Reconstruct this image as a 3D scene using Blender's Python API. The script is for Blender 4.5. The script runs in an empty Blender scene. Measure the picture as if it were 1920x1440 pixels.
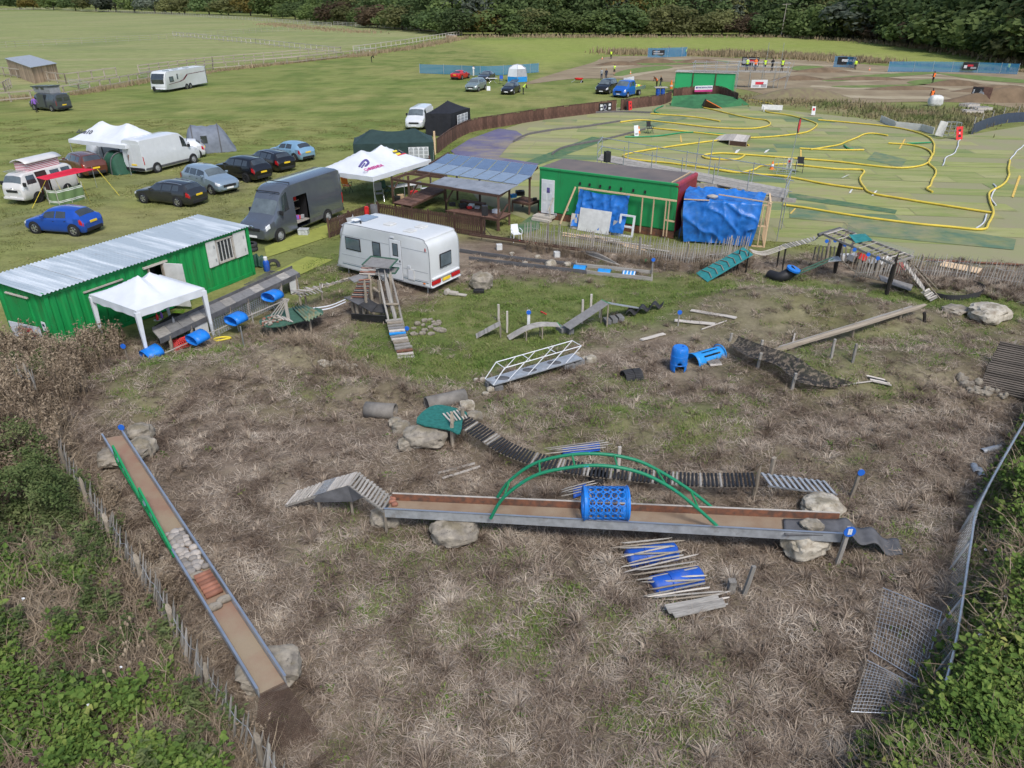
import bpy,bmesh,math,random
import numpy as np
from mathutils import Vector,Matrix,Euler
random.seed(7)
rng=np.random.default_rng(7)
R=math.radians
SC=bpy.context.scene
COL=SC.collection
#camera, sky, sun, exposure
FPX,PITCH,CAMH=1378.0,R(27.9),12.0
cam_d=bpy.data.cameras.new('camera')
cam_d.sensor_width=36.0
cam_d.lens=36.0*FPX/1920.0
cam_d.clip_start,cam_d.clip_end=0.1,4000.0
cam=bpy.data.objects.new('camera',cam_d)
cam.location=(0,0,CAMH)
cam.rotation_euler=(math.pi/2-PITCH,0,0)
COL.objects.link(cam)
SC.camera=cam
SUN_EL,SUN_AZ=R(52),R(155)
world=bpy.data.worlds.new('World')
SC.world=world
world.use_nodes=True
wn=world.node_tree
sky=wn.nodes.new('ShaderNodeTexSky')
sky.sky_type='NISHITA'
sky.sun_disc=False
sky.sun_elevation=SUN_EL
sky.sun_rotation=SUN_AZ
sky.air_density,sky.dust_density,sky.ozone_density=1.0,2.0,1.0
bg=wn.nodes['Background']
bg.inputs['Strength'].default_value=0.095
wn.links.new(sky.outputs['Color'],bg.inputs['Color'])
sun_d=bpy.data.lights.new('sun','SUN')
sun_d.energy,sun_d.angle,sun_d.color=1.5,R(13),(1.0,0.975,0.94)
sun=bpy.data.objects.new('sun',sun_d)
sdir=Vector((math.sin(SUN_AZ)*math.cos(SUN_EL),math.cos(SUN_AZ)*math.cos(SUN_EL),math.sin(SUN_EL)))
sun.rotation_euler=sdir.to_track_quat('Z','Y').to_euler()
sun.location=(0,0,60)
COL.objects.link(sun)
SC.view_settings.view_transform='Standard'
SC.view_settings.look='None'
SC.view_settings.exposure=0.94
SC.view_settings.gamma=1.0
SC.render.engine='CYCLES'
SC.cycles.use_denoising=True
SC.cycles.use_adaptive_sampling=True
SC.cycles.adaptive_threshold=0.025
SC.cycles.use_light_tree=False
SC.cycles.max_bounces=4
SC.cycles.diffuse_bounces=2
SC.cycles.glossy_bounces=2
SC.cycles.transmission_bounces=4
SC.cycles.transparent_max_bounces=8
SC.cycles.caustics_reflective=SC.cycles.caustics_refractive=False
#from the photograph's points to the ground
CT,ST=math.cos(PITCH),math.sin(PITCH)
def vnoise(x,y,seed=0):
 x=np.asarray(x,float);y=np.asarray(y,float)
 xi=np.floor(x).astype(np.int64);yi=np.floor(y).astype(np.int64)
 xf=x-xi;yf=y-yi
 def h(a,b):
  n=(a*374761393+b*668265263+seed*1442695041)&0x7fffffff
  n=((n^(n>>13))*1274126177)&0x7fffffff
  return((n^(n>>16))&0xffff)/65535.0
 u=xf*xf*(3-2*xf);v=yf*yf*(3-2*yf)
 return(h(xi,yi)*(1-u)+h(xi+1,yi)*u)*(1-v)+(h(xi,yi+1)*(1-u)+h(xi+1,yi+1)*u)*v
def fbm(x,y,seed=0,oct=4):
 t,a,s=0.0,0.5,0.0
 for i in range(oct):
  t=t+a*vnoise(x*2**i,y*2**i,seed+i);s+=a;a*=.5
 return t/s
def ray(u,v):
 x=(u-960)/FPX;t=(v-720)/FPX
 return Vector((x,CT-t*ST,-ST-t*CT))
def X(u,v,z=0.0):
 d=ray(u,v);k=(z-CAMH)/d.z
 return Vector((d.x*k,d.y*k,z))
def XY(u,v,y):
 d=ray(u,v);k=y/d.y
 return Vector((d.x*k,y,CAMH+d.z*k))
def ztop(p,v):
 t=(v-720)/FPX
 return CAMH+p[1]*(t*CT+ST)/(t*ST-CT)
def inpoly(x,y,poly):
 x=np.asarray(x);y=np.asarray(y);c=np.zeros(np.broadcast(x,y).shape,bool)
 n=len(poly)
 for i in range(n):
  x1,y1=poly[i][0],poly[i][1];x2,y2=poly[i-1][0],poly[i-1][1]
  if y1==y2:continue
  cond=((y1>y)!=(y2>y))&(x<(x2-x1)*(y-y1)/(y2-y1)+x1)
  c^=cond
 return c
def polydist(x,y,poly,closed=True):
 x=np.asarray(x,float);y=np.asarray(y,float);d=np.full(np.broadcast(x,y).shape,1e9)
 for i in range(0 if closed else 1,len(poly)):
  ax,ay=poly[i-1][0],poly[i-1][1];bx,by=poly[i][0],poly[i][1]
  L=(bx-ax)**2+(by-ay)**2+1e-9
  t=np.clip(((x-ax)*(bx-ax)+(y-ay)*(by-ay))/L,0,1)
  d=np.minimum(d,np.hypot(x-ax-t*(bx-ax),y-ay-t*(by-ay)))
 return d
def soft(x,y,poly,w):
 s=polydist(x,y,poly);s=np.where(inpoly(x,y,poly),s,-s)
 return np.clip(s/w*.5+.5,0,1)
def pix(*uv):
 return[X(u,v)for u,v in uv]
PLOT=pix((-250,620),(180,640),(440,640),(600,470),(900,440),(1340,470),(2150,500),(2500,760),(2300,1700),(-600,1700))
MOUNDS=[(1440,580,3.4,1.6,.85),(1640,600,3.0,1.5,.55),(1560,700,3.2,1.6,.65),(1800,700,3.0,2.0,.6),(560,680,2.2,1.2,.75),(720,745,1.8,.8,.65),(330,720,3.0,1.6,.6),(820,850,2.0,1.4,.35),(1180,800,3.2,1.2,.45),(1650,860,2.6,1.8,.3),(400,920,2.6,2.0,.25),(1000,1150,4.0,2.2,.15),(80,800,3.0,3.0,.5),(60,1200,2.5,2.5,.5),(1900,1250,2.0,3.0,.45)]
MOUNDS=[(X(u,v).x,X(u,v).y,a,b,h)for u,v,a,b,h in MOUNDS]
_pb=(min(p.x for p in PLOT),max(p.x for p in PLOT),min(p.y for p in PLOT),max(p.y for p in PLOT))
def terr(x,y):
 x=np.asarray(x,float);y=np.asarray(y,float)
 z=np.zeros(np.broadcast(x,y).shape)
 for mx,my,a,b,h in MOUNDS:
  z=z+h*np.exp(-((x-mx)/a)**2-((y-my)/b)**2)
 m=np.clip((36.5-y)/5,0,1)
 z=z*m+m*.26*(fbm(x*.55,y*.55,3,4)-.5)
 return z
def G(u,v,dz=0.0):
 z=0.0
 for i in range(8):
  p=X(u,v,z)
  if p.y>38:break
  z=float(terr(p.x,p.y))
 return Vector((p.x,p.y,z+dz))
def GA(u,v,dz):
 z=dz
 for i in range(10):
  p=X(u,v,z);z=gz(p.x,p.y)+dz
 return Vector((p.x,p.y,z))
def gz(x,y):
 return float(terr(x,y))if y<38 else 0.0
#materials
MATS={}
def mat(name,col,rough=.65,metal=0.0,var=.15,scale=3.0,rnd=0.0,bump=0.0,bscale=30.0,col2=None,cov=.5,sharp=.12,spec=.35,coat=0.0,pos=False,alpha=1.0,trans=0.0,emit=0.0,detail=6.0,stretch=None,sss=0.0):
 if name in MATS:return MATS[name]
 m=bpy.data.materials.new(name);m.use_nodes=True
 nt=m.node_tree;N=nt.nodes;L=nt.links
 b=N['Principled BSDF']
 b.inputs['Roughness'].default_value=rough
 b.inputs['Metallic'].default_value=metal
 b.inputs['Specular IOR Level'].default_value=spec
 b.inputs['Coat Weight'].default_value=coat
 if coat:b.inputs['Coat Roughness'].default_value=.08
 b.inputs['Alpha'].default_value=alpha
 b.inputs['Transmission Weight'].default_value=trans
 if pos:src=N.new('ShaderNodeNewGeometry').outputs['Position']
 else:src=N.new('ShaderNodeTexCoord').outputs['Object']
 if stretch:
  mp=N.new('ShaderNodeMapping');mp.inputs['Scale'].default_value=stretch
  L.new(src,mp.inputs['Vector']);src=mp.outputs['Vector']
 nz=N.new('ShaderNodeTexNoise');nz.inputs['Scale'].default_value=scale;nz.inputs['Detail'].default_value=detail
 nz.inputs['Roughness'].default_value=.6
 L.new(src,nz.inputs['Vector'])
 rp=N.new('ShaderNodeValToRGB')
 c=Vector(col[:3])
 if col2 is None:
  rp.color_ramp.elements[0].position,rp.color_ramp.elements[1].position=.3,.7
  a,d=c*(1-var),c*(1+var)
 else:
  rp.color_ramp.elements[0].position,rp.color_ramp.elements[1].position=max(0,cov-sharp),min(1,cov+sharp)
  a,d=c,Vector(col2[:3])
 rp.color_ramp.elements[0].color=(*a,1);rp.color_ramp.elements[1].color=(*d,1)
 L.new(nz.outputs['Fac'],rp.inputs['Fac'])
 out=rp.outputs['Color']
 if rnd:
  oi=N.new('ShaderNodeObjectInfo');mr=N.new('ShaderNodeMapRange')
  mr.inputs['To Min'].default_value=1-rnd;mr.inputs['To Max'].default_value=1+rnd
  L.new(oi.outputs['Random'],mr.inputs['Value'])
  hs=N.new('ShaderNodeHueSaturation');L.new(out,hs.inputs['Color']);L.new(mr.outputs['Result'],hs.inputs['Value'])
  out=hs.outputs['Color']
 L.new(out,b.inputs['Base Color'])
 if bump:
  n2=N.new('ShaderNodeTexNoise');n2.inputs['Scale'].default_value=bscale;n2.inputs['Detail'].default_value=5
  L.new(src,n2.inputs['Vector'])
  bp=N.new('ShaderNodeBump');bp.inputs['Strength'].default_value=bump;bp.inputs['Distance'].default_value=.03
  L.new(n2.outputs['Fac'],bp.inputs['Height']);L.new(bp.outputs['Normal'],b.inputs['Normal'])
 MATS[name]=m
 return m
def hexc(h):
 v=[int(h[i:i+2],16)/255 for i in(0,2,4)]
 return tuple(c/12.92 if c<=.04045 else((c+.055)/1.055)**2.4 for c in v)
def overlay(m,scale,st,lo,hi,col,amt=.8,seed=0.0,pos=False):
 nt=m.node_tree;N,L=nt.nodes,nt.links;b=N['Principled BSDF'];src=b.inputs['Base Color'].links[0].from_socket
 c=N.new('ShaderNodeNewGeometry').outputs['Position']if pos else N.new('ShaderNodeTexCoord').outputs['Object']
 mp=N.new('ShaderNodeMapping');mp.inputs['Scale'].default_value=st;mp.inputs['Location'].default_value=(seed,seed*2,seed);mp.inputs['Rotation'].default_value=(0,0,.15 if pos else 0)
 nz=N.new('ShaderNodeTexNoise');nz.inputs['Scale'].default_value=scale;nz.inputs['Detail'].default_value=8;nz.inputs['Roughness'].default_value=.7
 L.new(c,mp.inputs['Vector']);L.new(mp.outputs['Vector'],nz.inputs['Vector'])
 mr=N.new('ShaderNodeMapRange');mr.inputs['From Min'].default_value=lo;mr.inputs['From Max'].default_value=hi;mr.inputs['To Max'].default_value=amt;L.new(nz.outputs['Fac'],mr.inputs['Value'])
 mx=N.new('ShaderNodeMix');mx.data_type='RGBA';L.new(mr.outputs['Result'],mx.inputs[0]);L.new(src,mx.inputs[6]);mx.inputs[7].default_value=(*col,1)
 L.new(mx.outputs[2],b.inputs['Base Color']);return m
M={}
def dm(key,*a,**k):M[key]=mat(key,*a,**k);return M[key]
dm('old_wood',(.27,.23,.18),.85,rnd=.25,var=.3,scale=5,bump=.4)
dm('grey_wood',(.30,.28,.25),.85,rnd=.25,var=.28,scale=5,bump=.4)
dm('pale_wood',(.46,.42,.37),.85,rnd=.2,var=.2,scale=5,bump=.3)
dm('new_wood',(.58,.42,.26),.75,rnd=.15,var=.15,scale=5)
dm('rail_wood',(.36,.31,.25),.85,rnd=.2,var=.2,scale=4)
dm('brown_wood',(.085,.048,.034),.8,rnd=.22,var=.3,scale=4,bump=.3)
dm('deck_wood',(.14,.075,.055),.8,rnd=.25,var=.3,scale=4,bump=.3)
dm('dark_post',(.025,.021,.018),.8,rnd=.2,var=.4)
dm('black',(.02,.02,.022),.55,var=.25)
dm('rubber',(.035,.035,.037),.8,var=.3,scale=6,bump=.2)
dm('rubber_grey',(.10,.10,.105),.85,var=.3,scale=3,bump=.25)
dm('felt_grey',(.20,.195,.19),.9,var=.18,scale=6,bump=.3)
dm('white',(.66,.675,.69),.5,var=.04)
dm('white_dirty',(.56,.56,.54),.55,var=.14,scale=3)
dm('canvas_white',(.60,.625,.655),.7,var=.07,scale=1.5,bump=.35,bscale=2.5)
dm('grey_plastic',(.30,.31,.32),.6,var=.1)
dm('galv',(.50,.53,.56),.38,.75,var=.16,scale=6)
dm('galv_dull',(.42,.44,.46),.55,.5,var=.2,scale=5)
dm('alu',(.62,.63,.65),.3,.85,var=.1)
dm('chrome',(.75,.76,.78),.15,1.0,var=.05)
dm('blue_plastic',(.012,.18,.62),.42,var=.1,rnd=.08)
dm('barrel_blue',(.012,.085,.42),.45,var=.15)
dm('cyan_blue',(.02,.25,.62),.45,var=.15,scale=6)
dm('red_paint',(.50,.025,.022),.5,var=.2)
dm('red_plastic',(.62,.03,.03),.45,var=.1)
dm('orange',(.85,.22,.04),.6,var=.1)
dm('hi_yellow',(.62,.85,.06),.7,var=.12)
dm('hi_orange',(.95,.20,.04),.7,var=.12)
dm('yellow_pipe',(.62,.47,.06),.55,var=.18,scale=1.5,pos=True)
dm('green_hose',(.03,.24,.10),.55,var=.2)
dm('green_paint',(.012,.25,.085),.45,var=.16,scale=3)
dm('teal_carpet',(.02,.14,.12),.9,var=.3,scale=10,bump=.3)
dm('green_board',(.045,.11,.075),.8,var=.25,scale=6)
dm('rusty',(.22,.09,.05),.8,col2=(.10,.06,.045),cov=.5,scale=6)
dm('stone',(.34,.30,.24),.9,col2=(.17,.15,.125),cov=.53,sharp=.14,scale=3.2,bump=1.0,bscale=9)
dm('stone_pale',(.46,.42,.345),.9,col2=(.25,.21,.155),cov=.56,sharp=.13,scale=3.4,bump=1.0,bscale=9)
dm('cobble',(.30,.27,.24),.85,rnd=.4,var=.25,scale=5,bump=.3)
dm('terracotta',(.26,.115,.075),.8,rnd=.2,var=.2,scale=6)
dm('brick_grey',(.17,.17,.17),.9,rnd=.2,var=.2,scale=6,bump=.3)
dm('concrete',(.36,.34,.31),.9,var=.2,scale=5,bump=.4)
dm('glass_dark',(.035,.042,.047),.05,spec=1.0,var=.35,scale=1.2,coat=.6)
dm('glass_sky',(.10,.13,.15),.08,spec=.8,var=.35,scale=1.5)
dm('glass_clear',(.10,.12,.125),.05,spec=1.0,var=.35,scale=1.5,coat=.6)
dm('tyre',(.018,.018,.019),.85,var=.2)
dm('plate_yellow',(.80,.55,.03),.5,var=.06)
dm('plate_white',(.78,.78,.76),.5,var=.06)
dm('lamp_red',(.42,.012,.015),.2,var=.2,spec=.6)
dm('lamp_clear',(.62,.64,.66),.15,var=.25,scale=12,spec=.7)
dm('lamp_amber',(.75,.22,.03),.25)
dm('skin',(.48,.28,.20),.6,var=.08)
dm('denim',(.035,.05,.09),.85,var=.2)
dm('cloth_black',(.015,.015,.017),.85,var=.2)
dm('cloth_grey',(.30,.31,.33),.85,var=.15)
dm('cloth_purple',(.25,.12,.48),.85,var=.15)
dm('cloth_navy',(.02,.025,.05),.85,var=.15)
dm('cloth_white',(.70,.70,.68),.85,var=.1)
dm('hair_dark',(.03,.02,.015),.8)
dm('hair_fair',(.30,.16,.07),.8)
dm('solar_cell',(.06,.09,.17),.14,spec=.7,coat=.4,var=.25,scale=3)
dm('solar_pale',(.19,.24,.31),.2,spec=.7,coat=.3,var=.15,scale=3)
dm('sheet_grey',(.22,.23,.25),.35,var=.25,scale=2)
dm('tarp_blue',(.018,.14,.46),.36,var=.28,scale=2.2,bump=.5,bscale=5)
dm('sign_blue',(.02,.13,.55),.5,var=.05)
dm('net_blue',(.05,.20,.36),.8,var=.2,scale=1.0)
dm('ink_red',(.55,.03,.05),.6,var=.2)
dm('ink_dark',(.03,.03,.06),.6)
dm('ink_yellow',(.75,.6,.05),.6)
dm('pallet_dark',(.125,.105,.085),.9,rnd=.25,var=.3,scale=5,bump=.4)
dm('rust_dark',(.085,.055,.04),.9,var=.3)
dm('duct',(.19,.175,.155),.9,var=.25,scale=4,bump=.4)
for k_ in('blue_plastic','barrel_blue','cyan_blue','green_paint'):overlay(M[k_],3,(1,1,1),.55,.75,(.16,.15,.13),.5,2);overlay(M[k_],14,(1,1,1),.60,.68,(.45,.50,.55),.35,5)
for k_ in('stone','stone_pale'):overlay(M[k_],1.6,(1,1,1),.52,.66,(.16,.135,.085),.75,3);overlay(M[k_],9,(1,1,1),.58,.64,(.10,.09,.075),.7,8)
overlay(M['tarp_blue'],2.5,(1,1,1),.52,.72,(.05,.16,.36),.7,1);overlay(M['galv_dull'],3,(1,1,1),.55,.7,(.20,.15,.11),.6,4)
#mesh building
def frame_to(d,up=(0,0,1)):
 d=Vector(d).normalized();u=Vector(up)
 if abs(d.dot(u))>.98:u=Vector((0,1,0))
 s=u.cross(d).normalized();w=d.cross(s)
 return d,s,w
class MB:
 def __init__(s):s.v,s.f,s.m=[],[],[]
 def add(s,vs,fs,mi=0):
  o=len(s.v);s.v+=[Vector(p)for p in vs]
  s.f+=[[i+o for i in f]for f in fs];s.m+=[mi]*len(fs)
  return s
 def box(s,c,size,rot=None,mi=0):
  c=Vector(c);h=Vector(size)*.5
  vs=[Vector((x*h.x,y*h.y,z*h.z))for x in(-1,1)for y in(-1,1)for z in(-1,1)]
  if rot is not None:
   rm=Euler(rot).to_matrix()if not isinstance(rot,Matrix)else rot
   vs=[rm@p for p in vs]
  return s.add([c+p for p in vs],[(0,1,3,2),(4,6,7,5),(0,4,5,1),(2,3,7,6),(0,2,6,4),(1,5,7,3)],mi)
 def bar(s,p,q,w,h=None,up=(0,0,1),mi=0):
  p,q=Vector(p),Vector(q);h=w if h is None else h
  d,sd,u=frame_to(q-p,up)
  a=[p+sd*(i*w/2)+u*(j*h/2)for i,j in((-1,-1),(1,-1),(1,1),(-1,1))]
  b=[x+(q-p)for x in a]
  return s.add(a+b,[(3,2,1,0),(4,5,6,7),(0,1,5,4),(1,2,6,5),(2,3,7,6),(3,0,4,7)],mi)
 def tube(s,pts,r,n=8,cap=True,mi=0,closed=False):
  pts=[Vector(p)for p in pts];N=len(pts)
  rs=r if hasattr(r,'__len__')else[r]*N
  vs=[];up=None
  for i,p in enumerate(pts):
   d=(pts[min(i+1,N-1)]-pts[max(i-1,0)])
   if d.length<1e-9:d=Vector((0,0,1))
   d.normalize()
   if up is None:up=Vector((0,0,1))if abs(d.z)<.9 else Vector((1,0,0))
   sd=up.cross(d)
   if sd.length<1e-6:sd=Vector((1,0,0)).cross(d)
   sd.normalize();up=d.cross(sd)
   vs+=[p+(sd*math.cos(2*math.pi*k/n)+up*math.sin(2*math.pi*k/n))*rs[i]for k in range(n)]
  fs=[(i*n+k,i*n+(k+1)%n,(i+1)*n+(k+1)%n,(i+1)*n+k)for i in range(N-1)for k in range(n)]
  if cap:fs+=[tuple(range(n))[::-1],tuple(range((N-1)*n,N*n))]
  return s.add(vs,fs,mi)
 def cyl(s,p,q,r,r2=None,n=12,mi=0,cap=True):
  return s.tube([p,q],[r,r if r2 is None else r2],n,cap,mi)
 def prism(s,poly,z0,z1,mi=0):
  n=len(poly);a=[Vector((p[0],p[1],z0))for p in poly];b=[Vector((p[0],p[1],z1))for p in poly]
  return s.add(a+b,[tuple(range(n))[::-1],tuple(range(n,2*n))]+[(i,(i+1)%n,n+(i+1)%n,n+i)for i in range(n)],mi)
 def slab(s,pts,t,mi=0):
  pts=[Vector(p)for p in pts];n=len(pts)
  nn=Vector((0,0,0))
  for i in range(n):nn+=(pts[i]-pts[0]).cross(pts[(i+1)%n]-pts[0])
  nn.normalize()
  if nn.z<0:pts=pts[::-1];nn=-nn
  b=[p-nn*t for p in pts]
  return s.add(pts+b,[tuple(range(n)),tuple(range(n,2*n))[::-1]]+[((i+1)%n,i,n+i,n+(i+1)%n)for i in range(n)],mi)
 def grid(s,fn,nu,nv,mi=0,t=0.0):
  vs=[Vector(fn(i/nu,j/nv))for i in range(nu+1)for j in range(nv+1)]
  w=nv+1
  return s.add(vs,[(i*w+j,(i+1)*w+j,(i+1)*w+j+1,i*w+j+1)for i in range(nu)for j in range(nv)],mi)
 def lathe(s,prof,c=(0,0,0),n=16,mi=0,cap=True):
  c=Vector(c)
  vs=[c+Vector((r*math.cos(2*math.pi*k/n),r*math.sin(2*math.pi*k/n),z))for r,z in prof for k in range(n)]
  N=len(prof)
  fs=[(i*n+k,i*n+(k+1)%n,(i+1)*n+(k+1)%n,(i+1)*n+k)for i in range(N-1)for k in range(n)]
  if cap:fs+=[tuple(range(n))[::-1],tuple(range((N-1)*n,N*n))]
  return s.add(vs,fs,mi)
 def mesh(s,name,mats,smooth=None):
  me=bpy.data.meshes.new(name)
  me.from_pydata([tuple(p)for p in s.v],[],s.f)
  ms=mats if isinstance(mats,(list,tuple))else[mats]
  for m in ms:me.materials.append(M[m]if isinstance(m,str)else m)
  if len(ms)>1:me.polygons.foreach_set('material_index',s.m)
  if smooth is not None:
   me.polygons.foreach_set('use_smooth',[True]*len(me.polygons))
   me.set_sharp_from_angle(angle=R(smooth))
  me.update()
  return me
 def build(s,name,mats,parent=None,world=False,smooth=None,bevel=0,thick=0,label=None):
  if world and parent is not None:
   o=parent.location if parent.parent is None else parent.location+parent.parent.location
   s.v=[p-o for p in s.v]
  ob=bpy.data.objects.new(name,s.mesh(name,mats,smooth))
  COL.objects.link(ob)
  if parent is not None:ob.parent=parent
  if thick:
   md=ob.modifiers.new('thickness','SOLIDIFY');md.thickness=thick;md.offset=0
  if bevel:
   md=ob.modifiers.new('bevel','BEVEL');md.width=bevel;md.segments=2;md.limit_method='ANGLE'
  if label:ob['label']=label
  return ob
def tag(o,label,cat,group=None,kind=None):
 o['label']=label;o['category']=cat
 if group:o['group']=group
 if kind:o['kind']=kind
 return o
def thing(name,label,cat,loc=(0,0,0),rz=0.0,group=None,rot=None):
 o=bpy.data.objects.new(name,None);COL.objects.link(o)
 o.empty_display_size=.2
 o.location=loc;o.rotation_euler=rot if rot is not None else(0,0,rz)
 return tag(o,label,cat,group)
def struct(o,label,cat='ground'):
 return tag(o,label,cat,kind='structure')
_unit={}
def unit(kind,m,var=0):
 k=(kind,m if isinstance(m,str)else m.name,var)
 if k in _unit:return _unit[k]
 b=MB();r=random.Random(var*31+5)
 if kind=='box':b.box((0,0,0),(1,1,1))
 elif kind=='plank':
  n=4;vs=[]
  for i in range(n+1):
   x=-.5+i/n;jy,jz=r.uniform(-.06,.06),r.uniform(-.08,.08)
   for y,z in((-.5,-.42),(-.44,-.5),(.44,-.5),(.5,-.42),(.5,.42),(.44,.5),(-.44,.5),(-.5,.42)):
    e=(r.uniform(-.012,.012)if i in(0,n)else 0)
    vs.append((x+e,y+jy+r.uniform(-.03,.03),z+jz))
  b.add(vs,[(i*8+k,i*8+(k+1)%8,i*8+8+(k+1)%8,i*8+8+k)for i in range(n)for k in range(8)]+[tuple(range(8))[::-1],tuple(range(n*8,n*8+8))])
 elif kind=='pole':
  n=5;pts=[(-.5+i/n,r.uniform(-.08,.08),r.uniform(-.08,.08))for i in range(n+1)]
  b.tube(pts,[.5*r.uniform(.85,1.1)for _ in pts],7)
 elif kind=='cleft':
  pts=[(-.5,0,0),(-.2,r.uniform(-.2,.2),r.uniform(-.2,.2)),(.15,r.uniform(-.25,.25),r.uniform(-.25,.25)),(.42,r.uniform(-.2,.2),0),(.5,0,0)]
  b.tube(pts,[.5,.52,.45,.42,.1],5)
 elif kind=='round':b.tube([(-.5,0,0),(.5,0,0)],.5,10)
 me=b.mesh(kind,m,40 if kind in('pole','round','cleft')else None)
 _unit[k]=me
 return me
def piece(name,kind,p,q,w,h,m,parent,up=(0,0,1),roll=0.0,var=None):
 p,q=Vector(p),Vector(q)
 if var is None:var=random.randrange(4)if kind in('plank','pole','cleft')else 0
 ob=bpy.data.objects.new(name,unit(kind,m,var));COL.objects.link(ob)
 d,sd,u=frame_to(q-p,up)
 if roll:
  c,s_=math.cos(roll),math.sin(roll);sd,u=sd*c+u*s_,u*c-sd*s_
 rm=Matrix((d,sd,u)).transposed().to_4x4()
 off=Vector((0,0,0))
 if parent is not None:
  ob.parent=parent;off=parent.location.copy()
  if parent.parent is not None:off+=parent.parent.location
 ob.matrix_basis=Matrix.Translation((p+q)/2-off)@rm@Matrix.Diagonal((max((q-p).length,1e-4),w,h,1))
 return ob
def lpiece(name,kind,p,q,w,h,m,parent,up=(0,0,1)):
 p,q=Vector(p),Vector(q);d,sd,u=frame_to(q-p,up)
 ob=bpy.data.objects.new(name,unit(kind,m,random.randrange(4)if kind in('plank','pole')else 0));COL.objects.link(ob)
 ob.parent=parent
 ob.matrix_basis=Matrix.Translation((p+q)/2)@Matrix((d,sd,u)).transposed().to_4x4()@Matrix.Diagonal((max((q-p).length,1e-4),w,h,1))
 return ob
def copy_tree(o,parent=None):
 c=o.copy();COL.objects.link(c);c.parent=parent
 for ch in o.children:copy_tree(ch,c)
 return c
def spline(pts,n=6,closed=False):
 pts=[Vector(p)for p in pts];N=len(pts);out=[]
 rngi=range(N if closed else N-1)
 for i in rngi:
  p0=pts[i-1]if(closed or i>0)else pts[0]
  p1,p2=pts[i],pts[(i+1)%N]
  p3=pts[(i+2)%N]if(closed or i+2<N)else p2
  for k in range(n):
   t=k/n
   out.append(.5*((2*p1)+(p2-p0)*t+(2*p0-5*p1+4*p2-p3)*t*t+(3*p1-p0-3*p2+p3)*t**3))
 if not closed:out.append(pts[-1])
 return out
def text(name,s,size,m,parent,loc,xdir,ydir,depth=.004,align='CENTER',bold=0.0):
 cu=bpy.data.curves.new(name,'FONT');cu.body=s;cu.size=size;cu.extrude=depth
 cu.align_x=align;cu.align_y='CENTER';cu.offset=bold;cu.resolution_u=2
 t=bpy.data.objects.new(name,cu);COL.objects.link(t)
 me=bpy.data.meshes.new_from_object(t)
 bpy.data.objects.remove(t);bpy.data.curves.remove(cu)
 me.materials.clear();me.materials.append(M[m])
 ob=bpy.data.objects.new(name,me);COL.objects.link(ob);ob.parent=parent
 x=Vector(xdir).normalized();y=(Vector(ydir)-Vector(ydir).dot(x)*x).normalized()
 ob.matrix_basis=Matrix.Translation(loc)@Matrix((x,y,x.cross(y))).transposed().to_4x4()
 return ob
#the ground
def steps(segs):
 out=[segs[0][0]]
 for a,b,s in segs:
  n=max(1,int(round((b-a)/s)));out+=[a+(b-a)*(i+1)/n for i in range(n)]
 return np.array(out)
gx=steps([(-1600,-400,100),(-400,-120,8),(-120,-40,1.6),(-40,-22,.5),(-22,22,.26),(22,45,.5),(45,120,1.6),(120,400,8),(400,1600,100)])
gy=steps([(-60,4,4),(4,38,.26),(38,75,.6),(75,240,1.8),(240,420,6),(420,2400,90)])
GX,GY=np.meshgrid(gx,gy,indexing='ij')
LAWNS=[(pix((590,660),(700,600),(860,545),(900,530),(1180,530),(1330,560),(1280,610),(1110,640),(1010,690),(880,735),(760,715),(660,690)),.95),(pix((1120,505),(1330,530),(1480,515),(1700,545),(1960,545),(1960,600),(1700,590),(1420,545),(1260,585),(1150,560)),.95),(pix((470,560),(560,520),(640,490),(660,540),(560,570)),.8),(pix((520,500),(600,452),(640,440),(700,470),(640,500)),1.0),(pix((1240,760),(1330,740),(1390,790),(1330,830),(1240,800)),.6),(pix((1440,640),(1600,620),(1750,610),(1720,650),(1540,690),(1480,700)),.55),(pix((1190,560),(1330,590),(1500,620),(1420,650),(1300,640)),.35),(pix((250,700),(330,650),(470,650),(460,690),(340,720),(250,780)),.75),(pix((900,760),(1000,740),(1180,690),(1160,740),(960,790)),.55),(pix((930,800),(1100,820),(1240,840),(1200,880),(1000,880)),.45),(pix((850,1350),(960,1340),(1000,1440),(820,1500)),.5),(pix((1110,1330),(1260,1310),(1330,1420),(1180,1440)),.45),(pix((940,1200),(1010,1190),(1030,1270),(960,1270)),.35),(pix((690,1130),(760,1130),(770,1180),(700,1180)),.5),(pix((1560,840),(1700,830),(1720,880),(1580,880)),.35),(pix((740,660),(820,640),(840,680),(760,700)),.5),(pix((1180,560),(1500,560),(1900,600),(1900,720),(1600,780),(1300,720)),.36),(pix((880,760),(1200,720),(1430,760),(1420,880),(1100,900),(900,860)),.40),(pix((440,640),(760,690),(780,760),(520,760)),.32),(pix((560,900),(1900,900),(1700,1440),(600,1500)),.10)]
WORN=[pix((-40,420),(200,390),(420,400),(430,480),(100,500),(-40,560)),pix((250,330),(560,300),(640,330),(470,400),(300,395))]
PADDOCK=pix((-1200,60),(90,14),(480,33),(640,44),(866,60),(660,90),(640,102),(300,135),(0,188),(-1200,300))
FARFIELD=pix((860,76),(1140,72),(1480,71),(1700,80),(1960,116),(1960,132),(1700,118),(1480,108),(1300,100),(1140,100),(1020,130))
VERGE=pix((1350,180),(1430,165),(1560,188),(1740,196),(1960,205),(1960,232),(1820,240),(1780,262),(1640,222),(1500,205),(1380,190))
LEFTVEG=pix((-900,640),(60,660),(230,640),(180,700),(110,800),(180,930),(300,1120),(420,1300),(560,1500),(560,1800),(-900,1800))
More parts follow.
